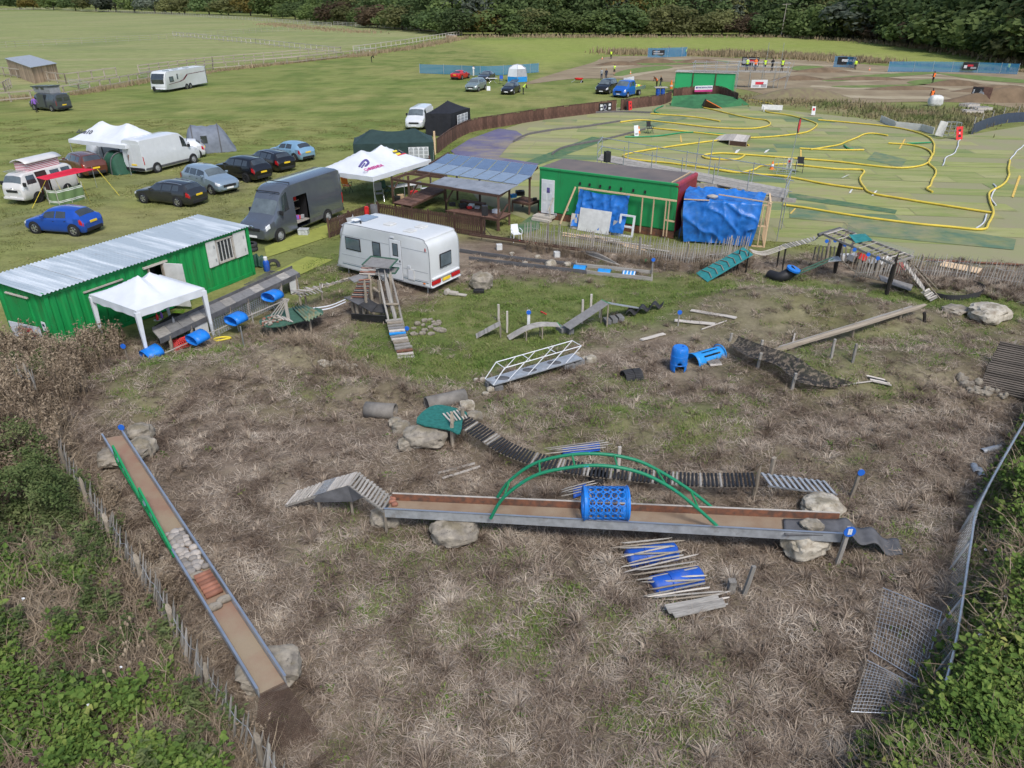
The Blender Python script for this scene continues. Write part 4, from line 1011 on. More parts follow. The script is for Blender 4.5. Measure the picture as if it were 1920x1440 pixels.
KIND=['dark green broadleaf tree in the woodland edge behind the fields','mid green broadleaf tree in the woodland edge behind the fields','olive green tree in the woodland edge behind the fields','yellowing autumn tree in the woodland edge behind the fields','silvery grey green tree in the woodland edge behind the fields','brown leaved tree in the woodland edge behind the fields']
KSHORT=['dark green','mid green','olive green','yellowing','silvery green','brown leaved']
LAND=[(150,'at the far left beyond the stable'),(330,'beyond the white touring caravan'),(480,'beyond the middle of the paddock'),(640,'beyond the far paddock corner'),(780,'left of the brown timber box'),(900,'above the brown timber box'),(1020,'above the blue net of the red coupe'),(1140,'above the left end of the dirt track'),(1230,'left of the slim utility pole'),(1330,'right of the slim utility pole'),(1440,'left of the tall utility pole'),(1540,'right of the tall utility pole'),(1650,'above the speed banner'),(1760,'above the left of the far right net'),(1860,'above the right of the far right net'),(9999,'at the far right corner')]
def edge(u):
 return float(np.interp(u,[-200,0,200,480,640,870,1100,1400,1640,1800,2100],[10,16,22,30,46,66,66,66,76,98,140]))
TG='trees of the woodland edge'
for row,(dv,hmin,hmax,step)in enumerate(((0,6,10,33),(-6,11,16,42),(-14,15,22,55))):
 u=-140+row*13
 while u<2080:
  v=edge(u)+dv
  if v<4:v=4
  p=X(u,v);sc=p.y/260
  if row==2:p=X(u,edge(u)-4);p.y*=1.14;p.x*=1.14
  h=r_.uniform(hmin,hmax);
  if u<520:h*=min(2.0,max(1,sc*.8))
  if u>1560:h*=1.15
  w=h*r_.uniform(.8,1.15)*(1.9 if row==0 else 1.4)
  if row==0:li=r_.choices(range(6),(3,4,3,.6,.6,1.2 if u>520 else .1))[0];ci=r_.choice((4,5,6))
  else:li=r_.choices(range(6),(5,4,2,1.2 if 700<u<1500 else .2,.5,.3 if u>520 else 0))[0];ci=r_.randrange(4)
  if u>1560 and row:li=r_.choice((0,0,1))
  lm_=next(s for lim,s in LAND if u<lim)
  tree('hedge_bush' if row==0 else 'tree',p.x+r_.uniform(-2,2),p.y+r_.uniform(-3,3),h,w,ci,li,(('tall ' if row==2 else '')+KSHORT[li]+(' tree ' if row==2 else ' tree in the middle row ' if row else ' bush at the wood front ')+lm_),TG,'tree' if row else 'bush',.50 if row else .42)
  u+=step*r_.uniform(.75,1.3)*(.8 if u>500 else 1.0)
dm('pole_wood',(.30,.27,.23),.9,var=.2)
pp=[]
for u,v0,v1,lb in((1246,40,4,'slim wooden utility pole standing among the trees above the green shelter'),(1464,68,6,'tall wooden utility pole with a crossarm above the scaffold platform')):
 p=X(u,v0+2);zt=ztop(p,v1)
 t=thing('utility_pole',lb,'utility pole',p)
 MB().tube([(0,0,0),(.25,0,zt)],[.17,.11],8).build('pole','pole_wood',t,smooth=60)
 MB().bar((-1.1,0,zt-.35),(1.6,0,zt-.25),.12,.14).build('crossarm','pole_wood',t)
 for x in(-1.0,.2,1.4):MB().tube([(x,0,zt-.25),(x,0,zt)],.05,6).build('insulator','black',t)
 pp.append(Vector((p.x+.2,p.y,zt)))
a_,b_=pp;c_=b_+Vector((110,-60,1))
w=MB();w.tube([a_.lerp(b_,k/10)-Vector((0,0,2.0*(1-(2*k/10-1)**2)))for k in range(11)]+[b_.lerp(c_,k/10)-Vector((0,0,2.5*(1-(2*k/10-1)**2)))for k in range(1,11)],.022,4)
o=w.build('overhead_wire','black');tag(o,'thin overhead wire strung from the utility poles across the trees','wire')
#paddock fences
def rail_fence(label,uvs,nrails=3,step=2.6,hgt=1.3,m='rail_wood',thin=False,group='paddock fences'):
 pts=[X(u,v)for u,v in uvs]
 t=thing('paddock_fence',label,'fence',(pts[0].x,pts[0].y,0),group=None)
 for p,q in zip(pts,pts[1:]):
  L=(q-p).length;n=max(1,int(round(L/step)))
  for i in range(n+1):
   a=p.lerp(q,i/n)
   piece('post','box',(a.x,a.y,-.05),(a.x,a.y,hgt+.1),.07 if thin else .15,.07 if thin else .15,m,t)
  d=(q-p).normalized();nrm=Vector((-d.y,d.x,0))
  if nrm.y>0:nrm=-nrm
  off=nrm*(.05 if thin else .085)
  for z in[hgt-i*(hgt-.35)/max(1,nrails-1)for i in range(nrails)]:
   if thin:piece('wire','box',p+Vector((0,0,z))+off,q+Vector((0,0,z))+off,.02,.025,'galv_dull',t)
   else:
    k=max(1,int(L/9))
    for i in range(k):
     a,b=p.lerp(q,i/k),p.lerp(q,(i+1)/k)
     piece('rail','box',a+Vector((0,0,z))+off,b+Vector((0,0,z))+off,.045,.15,m,t)
 return t
dm('rail_far',(.47,.43,.375),.85,rnd=.12,var=.15)
rail_fence('far pale rail fence along the top of the paddock below the trees',[(-60,20),(90,18),(300,27),(480,39),(622,50)],3,5.0,1.5,'rail_far')
rail_fence('pale rail fence running to the far right corner of the paddock',[(626,48),(740,54),(866,64)],3,3.5,1.5,'rail_far')
rail_fence('thin wire fence on slender posts across the middle of the paddock',[(-40,95),(30,89),(283,76),(480,62),(620,52)],3,3.4,1.45,'rail_wood',True)
rail_fence('pale rail fence dropping diagonally through the paddock to its near corner',[(325,68),(480,83),(640,101)],2,3.0,1.3,'rail_far')
rail_fence('rear rail fence of the double fence line beside the white touring caravan',[(262,140),(400,122),(640,101)],3,2.6,1.45,'rail_wood')
rail_fence('front rail fence nearest the car field running past the grey camper',[(-60,198),(60,188),(150,174),(260,153),(400,131),(560,118),(705,101)],2,2.6,1.15,'rail_wood')
rail_fence('rail fence round the wooden stable',[(-60,134),(60,150),(125,157),(220,144)],2,2.6,1.4,'rail_wood')
rail_fence('short corner of rail fence at the left edge beyond the grey camper',[(-40,168),(10,172),(22,164)],2,2.0,1.2,'rail_wood')
rail_fence('rail fence from the gate up to the brown box at the far corner',[(663,98),(760,84),(866,66)],2,3.0,1.3,'rail_far')
def gate(label,p0,p1):
 a,b=X(*p0),X(*p1)
 t=thing('field_gate',label,'gate',(a.x,a.y,0))
 for z in(.15,.38,.62,.86,1.1):piece('bar','round',a+Vector((0,0,z)),b+Vector((0,0,z)),.04,.04,'galv',t)
 for k in(0,.5,1):c=a.lerp(b,k);piece('upright','round',c+Vector((0,0,.1)),c+Vector((0,0,1.15)),.04,.04,'galv',t)
gate('galvanised gate beside the grey camper',(131,163),(170,169));gate('galvanised gate left of the white touring caravan',(265,146),(292,148))
gate('galvanised gate at the near corner of the far paddock',(664,99),(696,98))
a,b,c=X(66,157),X(20,140),X(112,148)
def plank_box(name,label,cat,p,q,r,h,h2,pl,roof,rm,group=None):
 t=thing(name,label,cat,(p.x,p.y,0));far=q+r-p
 for(s,e,h0,h1)in((p,q,h,h2),(p,r,h,h),(q,far,h2,h2),(r,far,h,h2)):
  n=max(2,int((e-s).length/pl))
  for i in range(n):
   x0,x1=s.lerp(e,i/n),s.lerp(e,(i+.97)/n);k=(i+.5)/n;hh=h0+(h1-h0)*k
   mid=(x0+x1)/2
   piece('board','box',(mid.x,mid.y,0),(mid.x,mid.y,hh),.03 if False else(x1-x0).length,.03,'stable_wood',t,up=tuple(Vector((-(e-s).y,(e-s).x,0)).normalized()))
 ce=(p+far)/2;ex=1.06
 cs=[ce+(k-ce)*ex for k in(p,q,far,r)]
 hs=(h,h2,h2,h)
 MB().slab([(k.x,k.y,z+.06)for k,z in zip(cs,hs)],.07).build('roof',rm,t,world=True)
 return t
dm('stable_wood',(.40,.29,.20),.85,rnd=.3,var=.2)
plank_box('stable','wooden field stable with a pale flat roof inside the paddock','stable',a,b,c,2.3,2.5,.32,None,'galv_dull')
a=X(848,73);plank_box('timber_box','small brown timber box at the far corner of the paddock fence','box',a,a+Vector((-2.0,1.2,0)),a+Vector((1.4,1.0,0)),1.0,1.1,.5,None,'rail_far')
tallg=MB()
def tuft_line(uvs,n,spread,hgt):
 pts=[X(u,v)for u,v in uvs];seg=list(zip(pts,pts[1:]));Ls=[(q-p).length for p,q in seg]
 for i in range(n):
  p,q=r_.choices(seg,Ls)[0];c=p.lerp(q,r_.random())+Vector((r_.gauss(0,spread),r_.gauss(0,spread),0))
  for k in range(3):
   a=r_.uniform(0,6.28);h=hgt*r_.uniform(.4,1.1)*(.35+1.1*float(fbm(c.x*.25,c.y*.25,77,3)));w=.10*r_.uniform(.6,1.4)*(c.y/130)
   d=Vector((math.cos(a),math.sin(a),0));l=Vector((r_.uniform(-.3,.3),r_.uniform(-.3,.3),0))*h
   tallg.add([c-d*w,c+d*w,c+l+Vector((0,0,h))],[(0,1,2)])
tuft_line([(0,190),(150,177),(260,157),(400,135),(640,108),(705,104)],1600,.5,.7)
tuft_line([(680,103),(780,90),(866,72)],900,1.2,.9)
tuft_line([(1140,100),(1290,102),(1480,108),(1660,118)],2600,2.6,1.4)
tuft_line([(1660,118),(1800,128),(1990,138)],700,1.2,.7)
tuft_line([(870,70),(1100,70),(1480,70),(1640,80),(1800,100),(1930,124)],1500,2.0,1.1)
tuft_line([(500,45),(640,58),(700,62)],700,4,.8)
o=tallg.build('tall_grass',mat('tan_grass',(.36,.28,.17),.9,col2=(.24,.19,.11),cov=.5,sharp=.25,scale=.3,pos=True))
tag(o,'tall dry tan grass along the fences and track edges','grass',kind='stuff')
tallg=MB()
tuft_line([(1560,200),(1700,210),(1860,216),(1960,210)],1300,2.2,.6)
tuft_line([(1700,215),(1800,232),(1830,236)],600,1.4,.6)
tuft_line([(1390,190),(1480,188),(1560,196)],1100,2.2,.55)
tuft_line([(1600,215),(1700,225),(1780,245)],400,1.4,.5)
o=tallg.build('verge_scrub',mat('scrub_grass',(.15,.18,.06),.9,col2=(.30,.235,.14),cov=.5,sharp=.12,scale=.22,pos=True))
tag(o,'scrubby green and brown weeds on the verge between the two tracks','weeds',kind='stuff')
#helpers for walls
def onwall(u,v,p,q):
 d=ray(u,v);a=Vector((q[0]-p[0],q[1]-p[1],0));L=a.length;a.normalize();n=Vector((-a.y,a.x,0))
 k=(n.x*p[0]+n.y*p[1])/(n.x*d.x+n.y*d.y)
 w=Vector((0,0,CAMH))+d*k
 return(w-Vector((p[0],p[1],0))).dot(a),w.z
def corrugated(spans,period,depth,axis='x'):
 mb=MB()
 for x0,x1,z0,z1 in spans:
  xs=[x0];k=math.floor(x0/period)
  prof=[(0,0),(.34,0),(.5,1),(.84,1)]
  pts=[(period*(i+a),d)for i in range(k,int(x1/period)+2)for a,d in prof]
  pts=[(x,d)for x,d in pts if x0<x<x1]
  pts=[(x0,pts[0][1]if pts else 0)]+pts+[(x1,pts[-1][1]if pts else 0)]
  n=len(pts)
  mb.add([(x,-d*depth,z0)for x,d in pts]+[(x,-d*depth,z1)for x,d in pts],[(i,i+1,n+i+1,n+i)for i in range(n-1)])
 return mb
#the green cabin with the corrugated roof
P_,Q_=Vector((-12.55,34.0,0)),Vector((-17.1,25.2,0))
dl=(P_-Q_).length
chip=mat('green_chipped',(.009,.245,.06),.5,col2=(.62,.66,.60),cov=.735,sharp=.008,scale=3.2,spec=.4,detail=5)
overlay(chip,2.2,(2.5,1,.35),.55,.72,(.055,.075,.03),.7,2);overlay(chip,5,(2,1,.5),.64,.70,(.18,.07,.035),.7,6)
cab=thing('green_cabin','long green corrugated steel cabin with a pale tin roof','cabin',Q_,math.atan2((P_-Q_).y,(P_-Q_).x))
W_,H_=2.95,2.36
def wl(u,v):return onwall(u,v,Q_,P_)
dx0,dx1=wl(279,520)[0],wl(308,520)[0]
wx0,wx1=wl(404,470)[0],wl(436,465)[0];wz0,wz1=wl(424,488)[1],wl(418,447)[1]
corrugated([(0,dx0,.12,H_),(dx0,dx1,2.02,H_),(dx1,wx0,.12,H_),(wx0,wx1,.12,wz0),(wx0,wx1,wz1,H_),(wx1,dl,.12,H_)],.42,.045).build('front_wall',chip,cab)
e=corrugated([(0,W_,-.4,H_)],.42,.045).build('end_wall','cabin_green' if dm('cabin_green',(.009,.25,.062),.5,var=.12,scale=2)else None,cab)
e.rotation_euler=(0,0,math.pi/2);e.location=(0,0,0);e.scale=(1,-1,1);overlay(M['cabin_green'],2.0,(1.5,1,.3),.52,.72,(.05,.075,.03),.7,3)
e=corrugated([(0,W_,0,H_)],.42,.045).build('end_wall','cabin_green',cab);e.rotation_euler=(0,0,math.pi/2);e.location=(dl,0,0)
MB().box((dl/2,W_,H_/2),(dl,.06,H_)).build('back_wall','cabin_green',cab)
MB().box((dl/2,W_/2,.05),(dl-.1,W_-.1,.1)).build('floor','old_wood',cab)
for x in(.0,dl):
 MB().box((x,-.02,H_/2-.1),(.16,.14,H_+.3)).build('corner_post','cabin_green',cab)
MB().box((dl/2,-.03,.10),(dl,.12,.16)).build('bottom_rail','cabin_green',cab);MB().box((dl/2,-.03,H_-.05),(dl,.10,.12)).build('top_rail','cabin_green',cab)
tin=mat('tin_roof',(.42,.48,.52),.45,.3,col2=(.72,.76,.78),cov=.56,sharp=.09,scale=1.0,stretch=(2.2,.16,1),spec=.4)
overlay(tin,3,(1,.2,1),.60,.70,(.24,.22,.20),.6,4)
rb=MB();n=700
vs=[];ex=.22
for i in range(n+1):
 x=-ex+(dl+2*ex-.1)*i/n;z=.022*math.sin(2*math.pi*x/.16)
 vs+=[(x,-ex,H_+.05+z),(x,W_+ex,H_+.18+z)]
rb.add(vs,[(2*i,2*i+2,2*i+3,2*i+1)for i in range(n)])
rb.build('roof',tin,cab,smooth=60)
for i in range(8):
 x=.2+i*(dl-.4)/7
 lpiece('roof_batten','box',(x,-.12,H_+.01),(x,W_+.1,H_+.13),.05,.05,'old_wood',cab)
d=MB().box((dx0+.02,-.04,1.07),(.05,.12,1.95)).build('door_frame','old_wood',cab);
MB().box((dx1-.02,-.04,1.07),(.05,.12,1.95)).build('door_frame','old_wood',cab)
MB().box(((dx0+dx1)/2,-.08,2.08),(dx1-dx0+.45,.12,.07)).build('door_lintel','pale_wood',cab)
dr=MB().box((0,0,0),(.9,.045,1.92)).build('door','white_dirty',cab,bevel=.01);dr.location=(dx1+.16,-.48,1.08);dr.rotation_euler=(0,0,R(-72))
MB().box((-.36,-.04,0),(.03,.05,.14)).build('handle','black',dr)
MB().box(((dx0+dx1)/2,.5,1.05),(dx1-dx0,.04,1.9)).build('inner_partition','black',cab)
fr_=MB()
for z in(wz0,wz1):fr_.box(((wx0+wx1)/2,-.05,z),(wx1-wx0+.1,.1,.07))
for x in(wx0,wx1):fr_.box((x,-.05,(wz0+wz1)/2),(.07,.1,wz1-wz0+.07))
w_=fr_.build('window_frame','pale_wood',cab)
MB().box(((wx0+wx1)/2,.02,(wz0+wz1)/2),(wx1-wx0,.02,wz1-wz0)).build('pane','glass_dark',w_)
for i in range(5):
 x=wx0+(wx1-wx0)*(i+.5)/5;lpiece('window_bar','box',(x,-.06,wz0),(x,-.06,wz1),.03,.03,'white_dirty',cab)
for x,w2 in((wx0-.30,.52),(wx1+.42,.74)):
 s_=MB().box((x,-.09,(wz0+wz1)/2+.02),(w2,.035,wz1-wz0+.14)).build('shutter','white_dirty',cab,bevel=.006)
 for zz in(.3,-.3):MB().box((x+w2*.3,-.115,(wz0+wz1)/2+zz),(.05,.02,.14)).build('hinge','galv_dull',s_)
for k in range(2):
 x=wl(172,545)[0]+k*.72
 MB().box((x,-.07,1.25),(.70,.035,1.25)).build('blanked_window','cabin_green',cab,bevel=.008)
MB().box((wl(178,540)[0]+.3,-.10,1.95),(1.7,.08,.05)).build('drip_strip','pale_wood',cab)
for k in range(2):MB().box((-.06,1.35+k*.6,1.45),(.03,.56,1.1)).build('blanked_window','cabin_green',cab,bevel=.008)
MB().box((-.08,1.6,2.07),(.08,1.35,.05)).build('drip_strip','pale_wood',cab)
sg=MB().box((-.075,1.75,.55),(.025,1.95,.62),(R(-3),0,0)).build('banner','canvas_white',cab)
for y0,z0,wy,hz,m_ in((1.75,.62,.95,.16,'ink_red'),(1.75,.40,1.2,.07,'ink_red'),(2.2,.55,.5,.12,'galv_dull'),(1.25,.52,.42,.18,'ink_dark'),(1.75,.30,1.7,.03,'terracotta'),(1.85,.74,.6,.06,'brick_grey')):
 MB().box((-.092,y0,z0),(.008,wy,hz),(R(-9),0,0)).build('banner_print',m_,cab)
MB().box((-.07,.45,1.02),(.02,.22,.36)).build('notice','white',cab);MB().box((-.084,.45,1.07),(.006,.13,.10)).build('notice_print','ink_dark',cab)
MB().box((dl/2+.1,W_/2,H_+.02),(dl-.3,W_-.3,.03)).build('ceiling','old_wood',cab)
#gazebos
def gazebo(name,label,c,eave,peak,m,peaks=(.5,),val=.26,legs='galv',walls=(),mids=(),legw=.05,sagk=.55,group='gazebos',tape=None):
 c=[Vector((p[0],p[1],0))for p in c];ce=sum(c,Vector())/4
 t=thing(name,label,'gazebo',ce,group=group)
 q=[p-ce for p in c]
 def hgt(a,b):
  z=0
  for pk in peaks:
   ha=pk if a<pk else 1-pk
   if len(peaks)==2 and peaks[0]<a<peaks[1]:fa=1-.22*math.sin(math.pi*(a-peaks[0])/(peaks[1]-peaks[0]))
   else:
    pk2=peaks[0]if a<=peaks[0]else peaks[-1]
    fa=a/peaks[0]if a<=peaks[0]else(1-a)/(1-peaks[-1])
   fb=1-abs(2*b-1)
   f=min(fa,fb)if len(peaks)==1 or not(peaks[0]<a<peaks[1])else fb*fa
   z=max(z,f)
  return z**(1/(1-sagk*.35))if sagk else z
 def top(a,b):
  p=q[0]*(1-a)*(1-b)+q[1]*a*(1-b)+q[2]*a*b+q[3]*(1-a)*b
  f=hgt(a,b)
  return(p.x,p.y,eave+(peak-eave)*f-.035*math.sin(math.pi*a*(2 if len(peaks)==2 else 1))**2*(1 if b in(0,1)else 0))
 cn=MB().grid(top,24,20).build('canopy',m,t,smooth=28)
 for i in range(4):
  p,r=q[i],q[(i+1)%4]
  def vf(a,b,p=p,r=r):
   w=p.lerp(r,a);o=w.normalized()*(.01+.02*math.sin(a*26)*b)
   return(w.x+o.x,w.y+o.y,eave-val*b+.015*math.sin(a*19)*b)
  MB().grid(vf,16,2).build('valance',m,cn,smooth=60)
 lg=[p*.985 for p in q]
 for i,k in mids:lg.append(q[i].lerp(q[(i+1)%4],k)*.985)
 for p in lg:
  if legs=='cloth':
   MB().tube([(p.x,p.y,0),(p.x*.985,p.y*.985,eave-.1)],[.05,.13],4).build('leg',m,t)
  else:lpiece('leg','round',(p.x,p.y,0),(p.x,p.y,eave-.05),legw,legw,legs,t)
  if legs!='cloth':MB().box((p.x,p.y,.01),(.16,.16,.02)).build('foot',legs,t)
 for i in walls:
  p,r=q[i],q[(i+1)%4]
  def wf(a,b,p=p,r=r):
   w=p.lerp(r,a);o=w.normalized()*(.05*math.sin(a*15+b*3)*math.sin(b*3.1)+.10*b*(1 if True else 0)*math.sin(b*1.5)*0)
   return(w.x+o.x,w.y+o.y,(eave-.05)*(1-b)+.0)
  MB().grid(wf,14,8).build('side_wall',m,t,smooth=60)
 return t,q,top,ce
G1=[X(255,583,2.0),X(383,540,2.0),X(300,515,2.0),X(167,552,2.0)]
gazebo('gazebo','plain white gazebo with cloth legs in front of the green cabin',G1,2.0,2.72,'canvas_white',(.42,.58),.28,'cloth')
N_,L2,R2=X(699,332,2.1),X(593,318,2.1),X(808,299,2.1)
t,q,top,ce=gazebo('gazebo','large white gazebo printed with a purple logo beside the solar shelter',[N_,R2,L2+R2-N_,L2],2.1,3.25,'canvas_white',(.30,.62),.28,'galv',mids=((0,.5),))
def decal(par,top,a0,b0,da,db,name,m,lift=.02):
 return MB().grid(lambda a,b:Vector(top(a0+da[0]*a+db[0]*b,b0+da[1]*a+db[1]*b))+Vector((0,0,lift)),6,4).build(name,m,par)
cn=next(o for o in t.children if o.name.startswith('canopy'))
dm('ink_purple',(.10,.08,.25),.6);dm('ink_magenta',(.50,.05,.22),.6)
def onto(text_s,a0,b0,size,m,par,top,u=(1,0),v=(0,1),name='lettering'):
 p=Vector(top(a0,b0));px_=(Vector(top(a0+.02*u[0],b0+.02*u[1]))-p);py_=(Vector(top(a0+.02*v[0],b0+.02*v[1]))-p)
 return text(name,text_s,size,m,par,p+Vector((0,0,.03)),px_,py_,bold=.008)
onto('CHRISENDA',.17,.16,.34,'ink_magenta',cn,top)
def dmark(a0,b0):
 pts=[(-.035,.10),(.02,.10),(.055,.075),(.055,.035),(.02,.01),(-.02,.01)]
 P3=[Vector(top(a0+x,b0+y))+Vector((0,0,.03))for x,y in pts]
 MB().tube(spline(P3,4),.075,6).build('logo','ink_purple',cn)
 P3=[Vector(top(a0+x,b0+y))+Vector((0,0,.03))for x,y in((-.04,.055),(.015,.055))]
 MB().tube(P3,.05,6).build('logo','ink_purple',cn)
dmark(.14,.24)
decal(cn,top,.66,.26,(.07,0),(0,.09),'logo_panel','ink_yellow');decal(cn,top,.73,.26,(.09,0),(0,.09),'logo_panel','ink_dark')
onto('POWER',.695,.305,.2,'ink_dark',cn,top);onto('NEED',.775,.305,.24,'white',cn,top)
decal(cn,top,.66,.245,(.16,0),(0,.016),'logo_panel','ink_red',.024)
T0,T1=X(128,262,2.1),X(234,274,2.1)
dv=(T1-T0).normalized();nn=Vector((-dv.y,dv.x,0))
t,q,top,ce=gazebo('gazebo','white twin peak gazebo standing behind the bronze car',[T0,T1,T1+nn*3.9,T0+nn*3.9],2.15,3.4,'canvas_white',(.27,.74),.28,'galv',mids=((0,.5),))
cn=next(o for o in t.children if o.name.startswith('canopy'))
onto('blue10',.15,.22,.62,'ink_dark',cn,top)
K=[X(846,214,2.0),X(881,203,2.0)];K0=X(797,214,2.0)
dk=mat('canvas_black',(.016,.017,.022),.7,var=.25,scale=3)
t,q,top,ce=gazebo('gazebo','black gazebo with side walls and a white arched window',[K[0],K[1],K0+K[1]-K[0],K0],2.05,3.0,dk,(.5,),.3,'black',walls=(0,1,2,3))
def window_panel(t,p,r,a0,a1,z0,z1,cols=3):
 pan=MB().grid(lambda a,b:Vector((*(p.lerp(r,a0+(a1-a0)*a)).xy,z0+(z1-z0)*b))+(p.lerp(r,.5)).normalized()*.09,4,2).build('window_panel','white',t)
 for k in range(cols):
  for zz in range(3):
   f0=a0+(a1-a0)*(k+.12)/cols;f1=a0+(a1-a0)*(k+.88)/cols;h0=z0+(z1-z0)*(zz+.1)/3;h1=z0+(z1-z0)*(zz+.9)/3
   MB().grid(lambda a,b:Vector((*(p.lerp(r,f0+(f1-f0)*(a if b<.9 or zz<2 else .3+.4*a))).xy,h0+(h1-h0)*b))+(p.lerp(r,.5)).normalized()*.105,1,2).build('pane','galv_dull',pan)
window_panel(t,q[0],q[1],.25,.82,.9,1.75)
E0,E1=X(662,272,2.0),X(813,268,2.0)
dv=(E1-E0).normalized();nn=Vector((-dv.y,dv.x,0))
dgn=mat('canvas_dark_green',(.022,.045,.042),.65,var=.2,scale=2)
t,q,top,ce=gazebo('gazebo','dark green long gazebo behind the large white one',[E0,E1,E1+nn*3.1,E0+nn*3.1],2.05,2.9,dgn,(.22,.78),.3,'galv',walls=(0,1,3))
window_panel(t,q[0],q[1],.68,.93,.9,1.75,4)
#tents
def tunnel_tent(name,label,p0,p1,w,h,m,ends=(.55,.55),group=None):
 p0,p1=Vector(p0),Vector(p1);d=(p1-p0);L=d.length;d.normalize();n=Vector((-d.y,d.x,0))
 ce=(p0+p1)/2
 t=thing(name,label,'tent',(ce.x,ce.y,0))
 st=[(-.5,.02,.85),(-.5+ends[0]/L*.3,.6,.93),(-.5+ends[0]/L*.65,.9,.98),(-.5+ends[0]/L,1,1),(0,.93,.99),(.5-ends[1]/L,1,1),(.5-ends[1]/L*.6,.74,.95),(.5,.02,.8)]
 def fn(a,b):
  x=-.5+a;hh=np.interp(x,[s[0]for s in st],[s[1]for s in st]);ww=np.interp(x,[s[0]for s in st],[s[2]for s in st])
  th=math.pi*b;y=-math.cos(th);z=math.sin(th)**.62
  c=d*(x*L)+n*(y*ww*w/2)
  return(c.x,c.y,max(0,hh*h*z+.03*math.sin(a*37+b*11)))
 MB().grid(fn,28,16).build('flysheet',m,t,smooth=50)
 for s in(st[3],st[5]):
  pts=[]
  for k in range(17):
   th=math.pi*k/16;c=d*(s[0]*L)+n*(-math.cos(th)*w/2*1.005);pts.append((c.x,c.y,h*math.sin(th)**.62+.02))
  MB().tube(pts,.045,6).build('pole_sleeve','rubber_grey',t,smooth=60)
 return t,ce,d,n
tg=mat('tent_grey',(.16,.18,.215),.75,var=.2,scale=2,bump=.4,bscale=4)
t,ce,d,n=tunnel_tent('tunnel_tent','grey tunnel awning tent joined to the white car',X(350,285),X(443,279),3.0,2.15,tg,(.7,1.25))
MB().box((0,0,0),(.5,.03,.62)).build('window','glass_dark',t).matrix_basis=Matrix.Translation(d*-.45-n*1.44+Vector((0,0,1.15)))@Matrix.Rotation(math.atan2(d.y,d.x),4,'Z')
MB().add([d*.95-n*1.47,d*1.12-n*1.42,d*.86-n*1.25+Vector((0,0,1.4))],[(0,1,2)]).build('door_opening','black',t)
tunnel_tent('dome_tent','small dark green tent beside the white van',X(212,318),X(240,327),1.7,1.5,mat('tent_green',(.02,.075,.045),.75,var=.2),(.7,.7))
t,ce,d,n=tunnel_tent('awning_tent','pale tent with grey base under the twin peak gazebo',X(166,299),X(232,291),2.6,1.95,mat('tent_pale',(.50,.52,.55),.75,col2=(.13,.16,.20),cov=.55,sharp=.03,scale=.6,stretch=(.2,.2,1.6)),(.9,.6))
for k in(-.8,.3):
 c=d*k-n*1.25;MB().bar((c.x,c.y,.2),(c.x+.2*d.x+n.x*.45,c.y+.2*d.y+n.y*.45,1.75),.06,.03).build('red_strap','red_plastic',t)
ce=X(970,152);t=thing('pop_up_shelter','domed white and blue pop up shelter by the black hatchback','tent',ce)
hexp=[(1.75*math.cos(a),1.75*math.sin(a))for a in[R(30+60*k)for k in range(6)]]
for k in range(6):
 a,b=hexp[k],hexp[(k+1)%6]
 MB().add([(*a,0),(*b,0),(b[0],b[1],.75),(a[0],a[1],.75)],[(0,1,2,3)]).build('lower_panel','cyan_blue',t,thick=.01)
 MB().add([(a[0],a[1],.75),(b[0],b[1],.75),(b[0]*.86,b[1]*.86,1.85),(a[0]*.86,a[1]*.86,1.85)],[(0,1,2,3)]).build('upper_panel','canvas_white' if k!=4 else 'cloth_grey',t,thick=.01)
 MB().add([(a[0]*.86,a[1]*.86,1.85),(b[0]*.86,b[1]*.86,1.85),(b[0]*.45,b[1]*.45,2.3),(0,0,2.45),(a[0]*.45,a[1]*.45,2.3)],[(0,1,2,3,4)]).build('roof_panel','canvas_white',t,thick=.01)
 MB().tube([(a[0]*1.01,a[1]*1.01,0),(a[0]*1.01,a[1]*1.01,.75),(a[0]*.875,a[1]*.875,1.85),(a[0]*.46,a[1]*.46,2.32),(0,0,2.47)],.03,6).build('rib','cloth_grey',t)
MB().add([(hexp[4][0]*.9,hexp[4][1]*.97,.85),(hexp[5][0]*.9,hexp[5][1]*.97,.85),(hexp[5][0]*.84,hexp[5][1]*.88,1.7),(hexp[4][0]*.84,hexp[4][1]*.88,1.7)],[(0,1,2,3)]).build('window','glass_dark',t)
aw=thing('awning','red sun awning stretched from the white camper on guy lines','awning',X(110,370))
pts4=[X(66,333,1.75),X(138,315,1.75),X(182,317,1.35),X(86,338,1.5)]
MB().grid(lambda a,b:(pts4[0].lerp(pts4[1],a)).lerp(pts4[3].lerp(pts4[2],a),b)+Vector((0,0,-.12*math.sin(math.pi*a)*math.sin(math.pi*b))),10,6).build('canopy',mat('awning_red',(.55,.02,.05),.7,var=.1),aw,world=True,smooth=60,thick=.01)
for a,b in(((182,317),(224,367)),((182,317),(219,361)),((86,338),(60,391)),((155,346),(169,379)),((103,335),(124,376))):
 p,q=X(a[0],a[1],1.35),X(*b);piece('guy_line','round',p,q,.024,.024,'ink_yellow',aw)
for a in((182,352),(100,372)):p=X(*a);piece('pole','round',p,p+Vector((0,0,1.45)),.03,.03,'galv',aw)
wb=thing('windbreak','green and white striped windbreak under the red awning','windbreak',X(110,380))
bz=[X(84,368),X(94,384),X(112,386),X(136,380),X(160,373)]
stripe_m=bpy.data.materials.new('windbreak_cloth');stripe_m.use_nodes=True
nt=stripe_m.node_tree;tc=nt.nodes.new('ShaderNodeTexCoord');sp=nt.nodes.new('ShaderNodeSeparateXYZ');rp=nt.nodes.new('ShaderNodeValToRGB');rp.color_ramp.interpolation='CONSTANT'
el=rp.color_ramp.elements;el[0].color=(.12,.19,.08,1);el[0].position=0
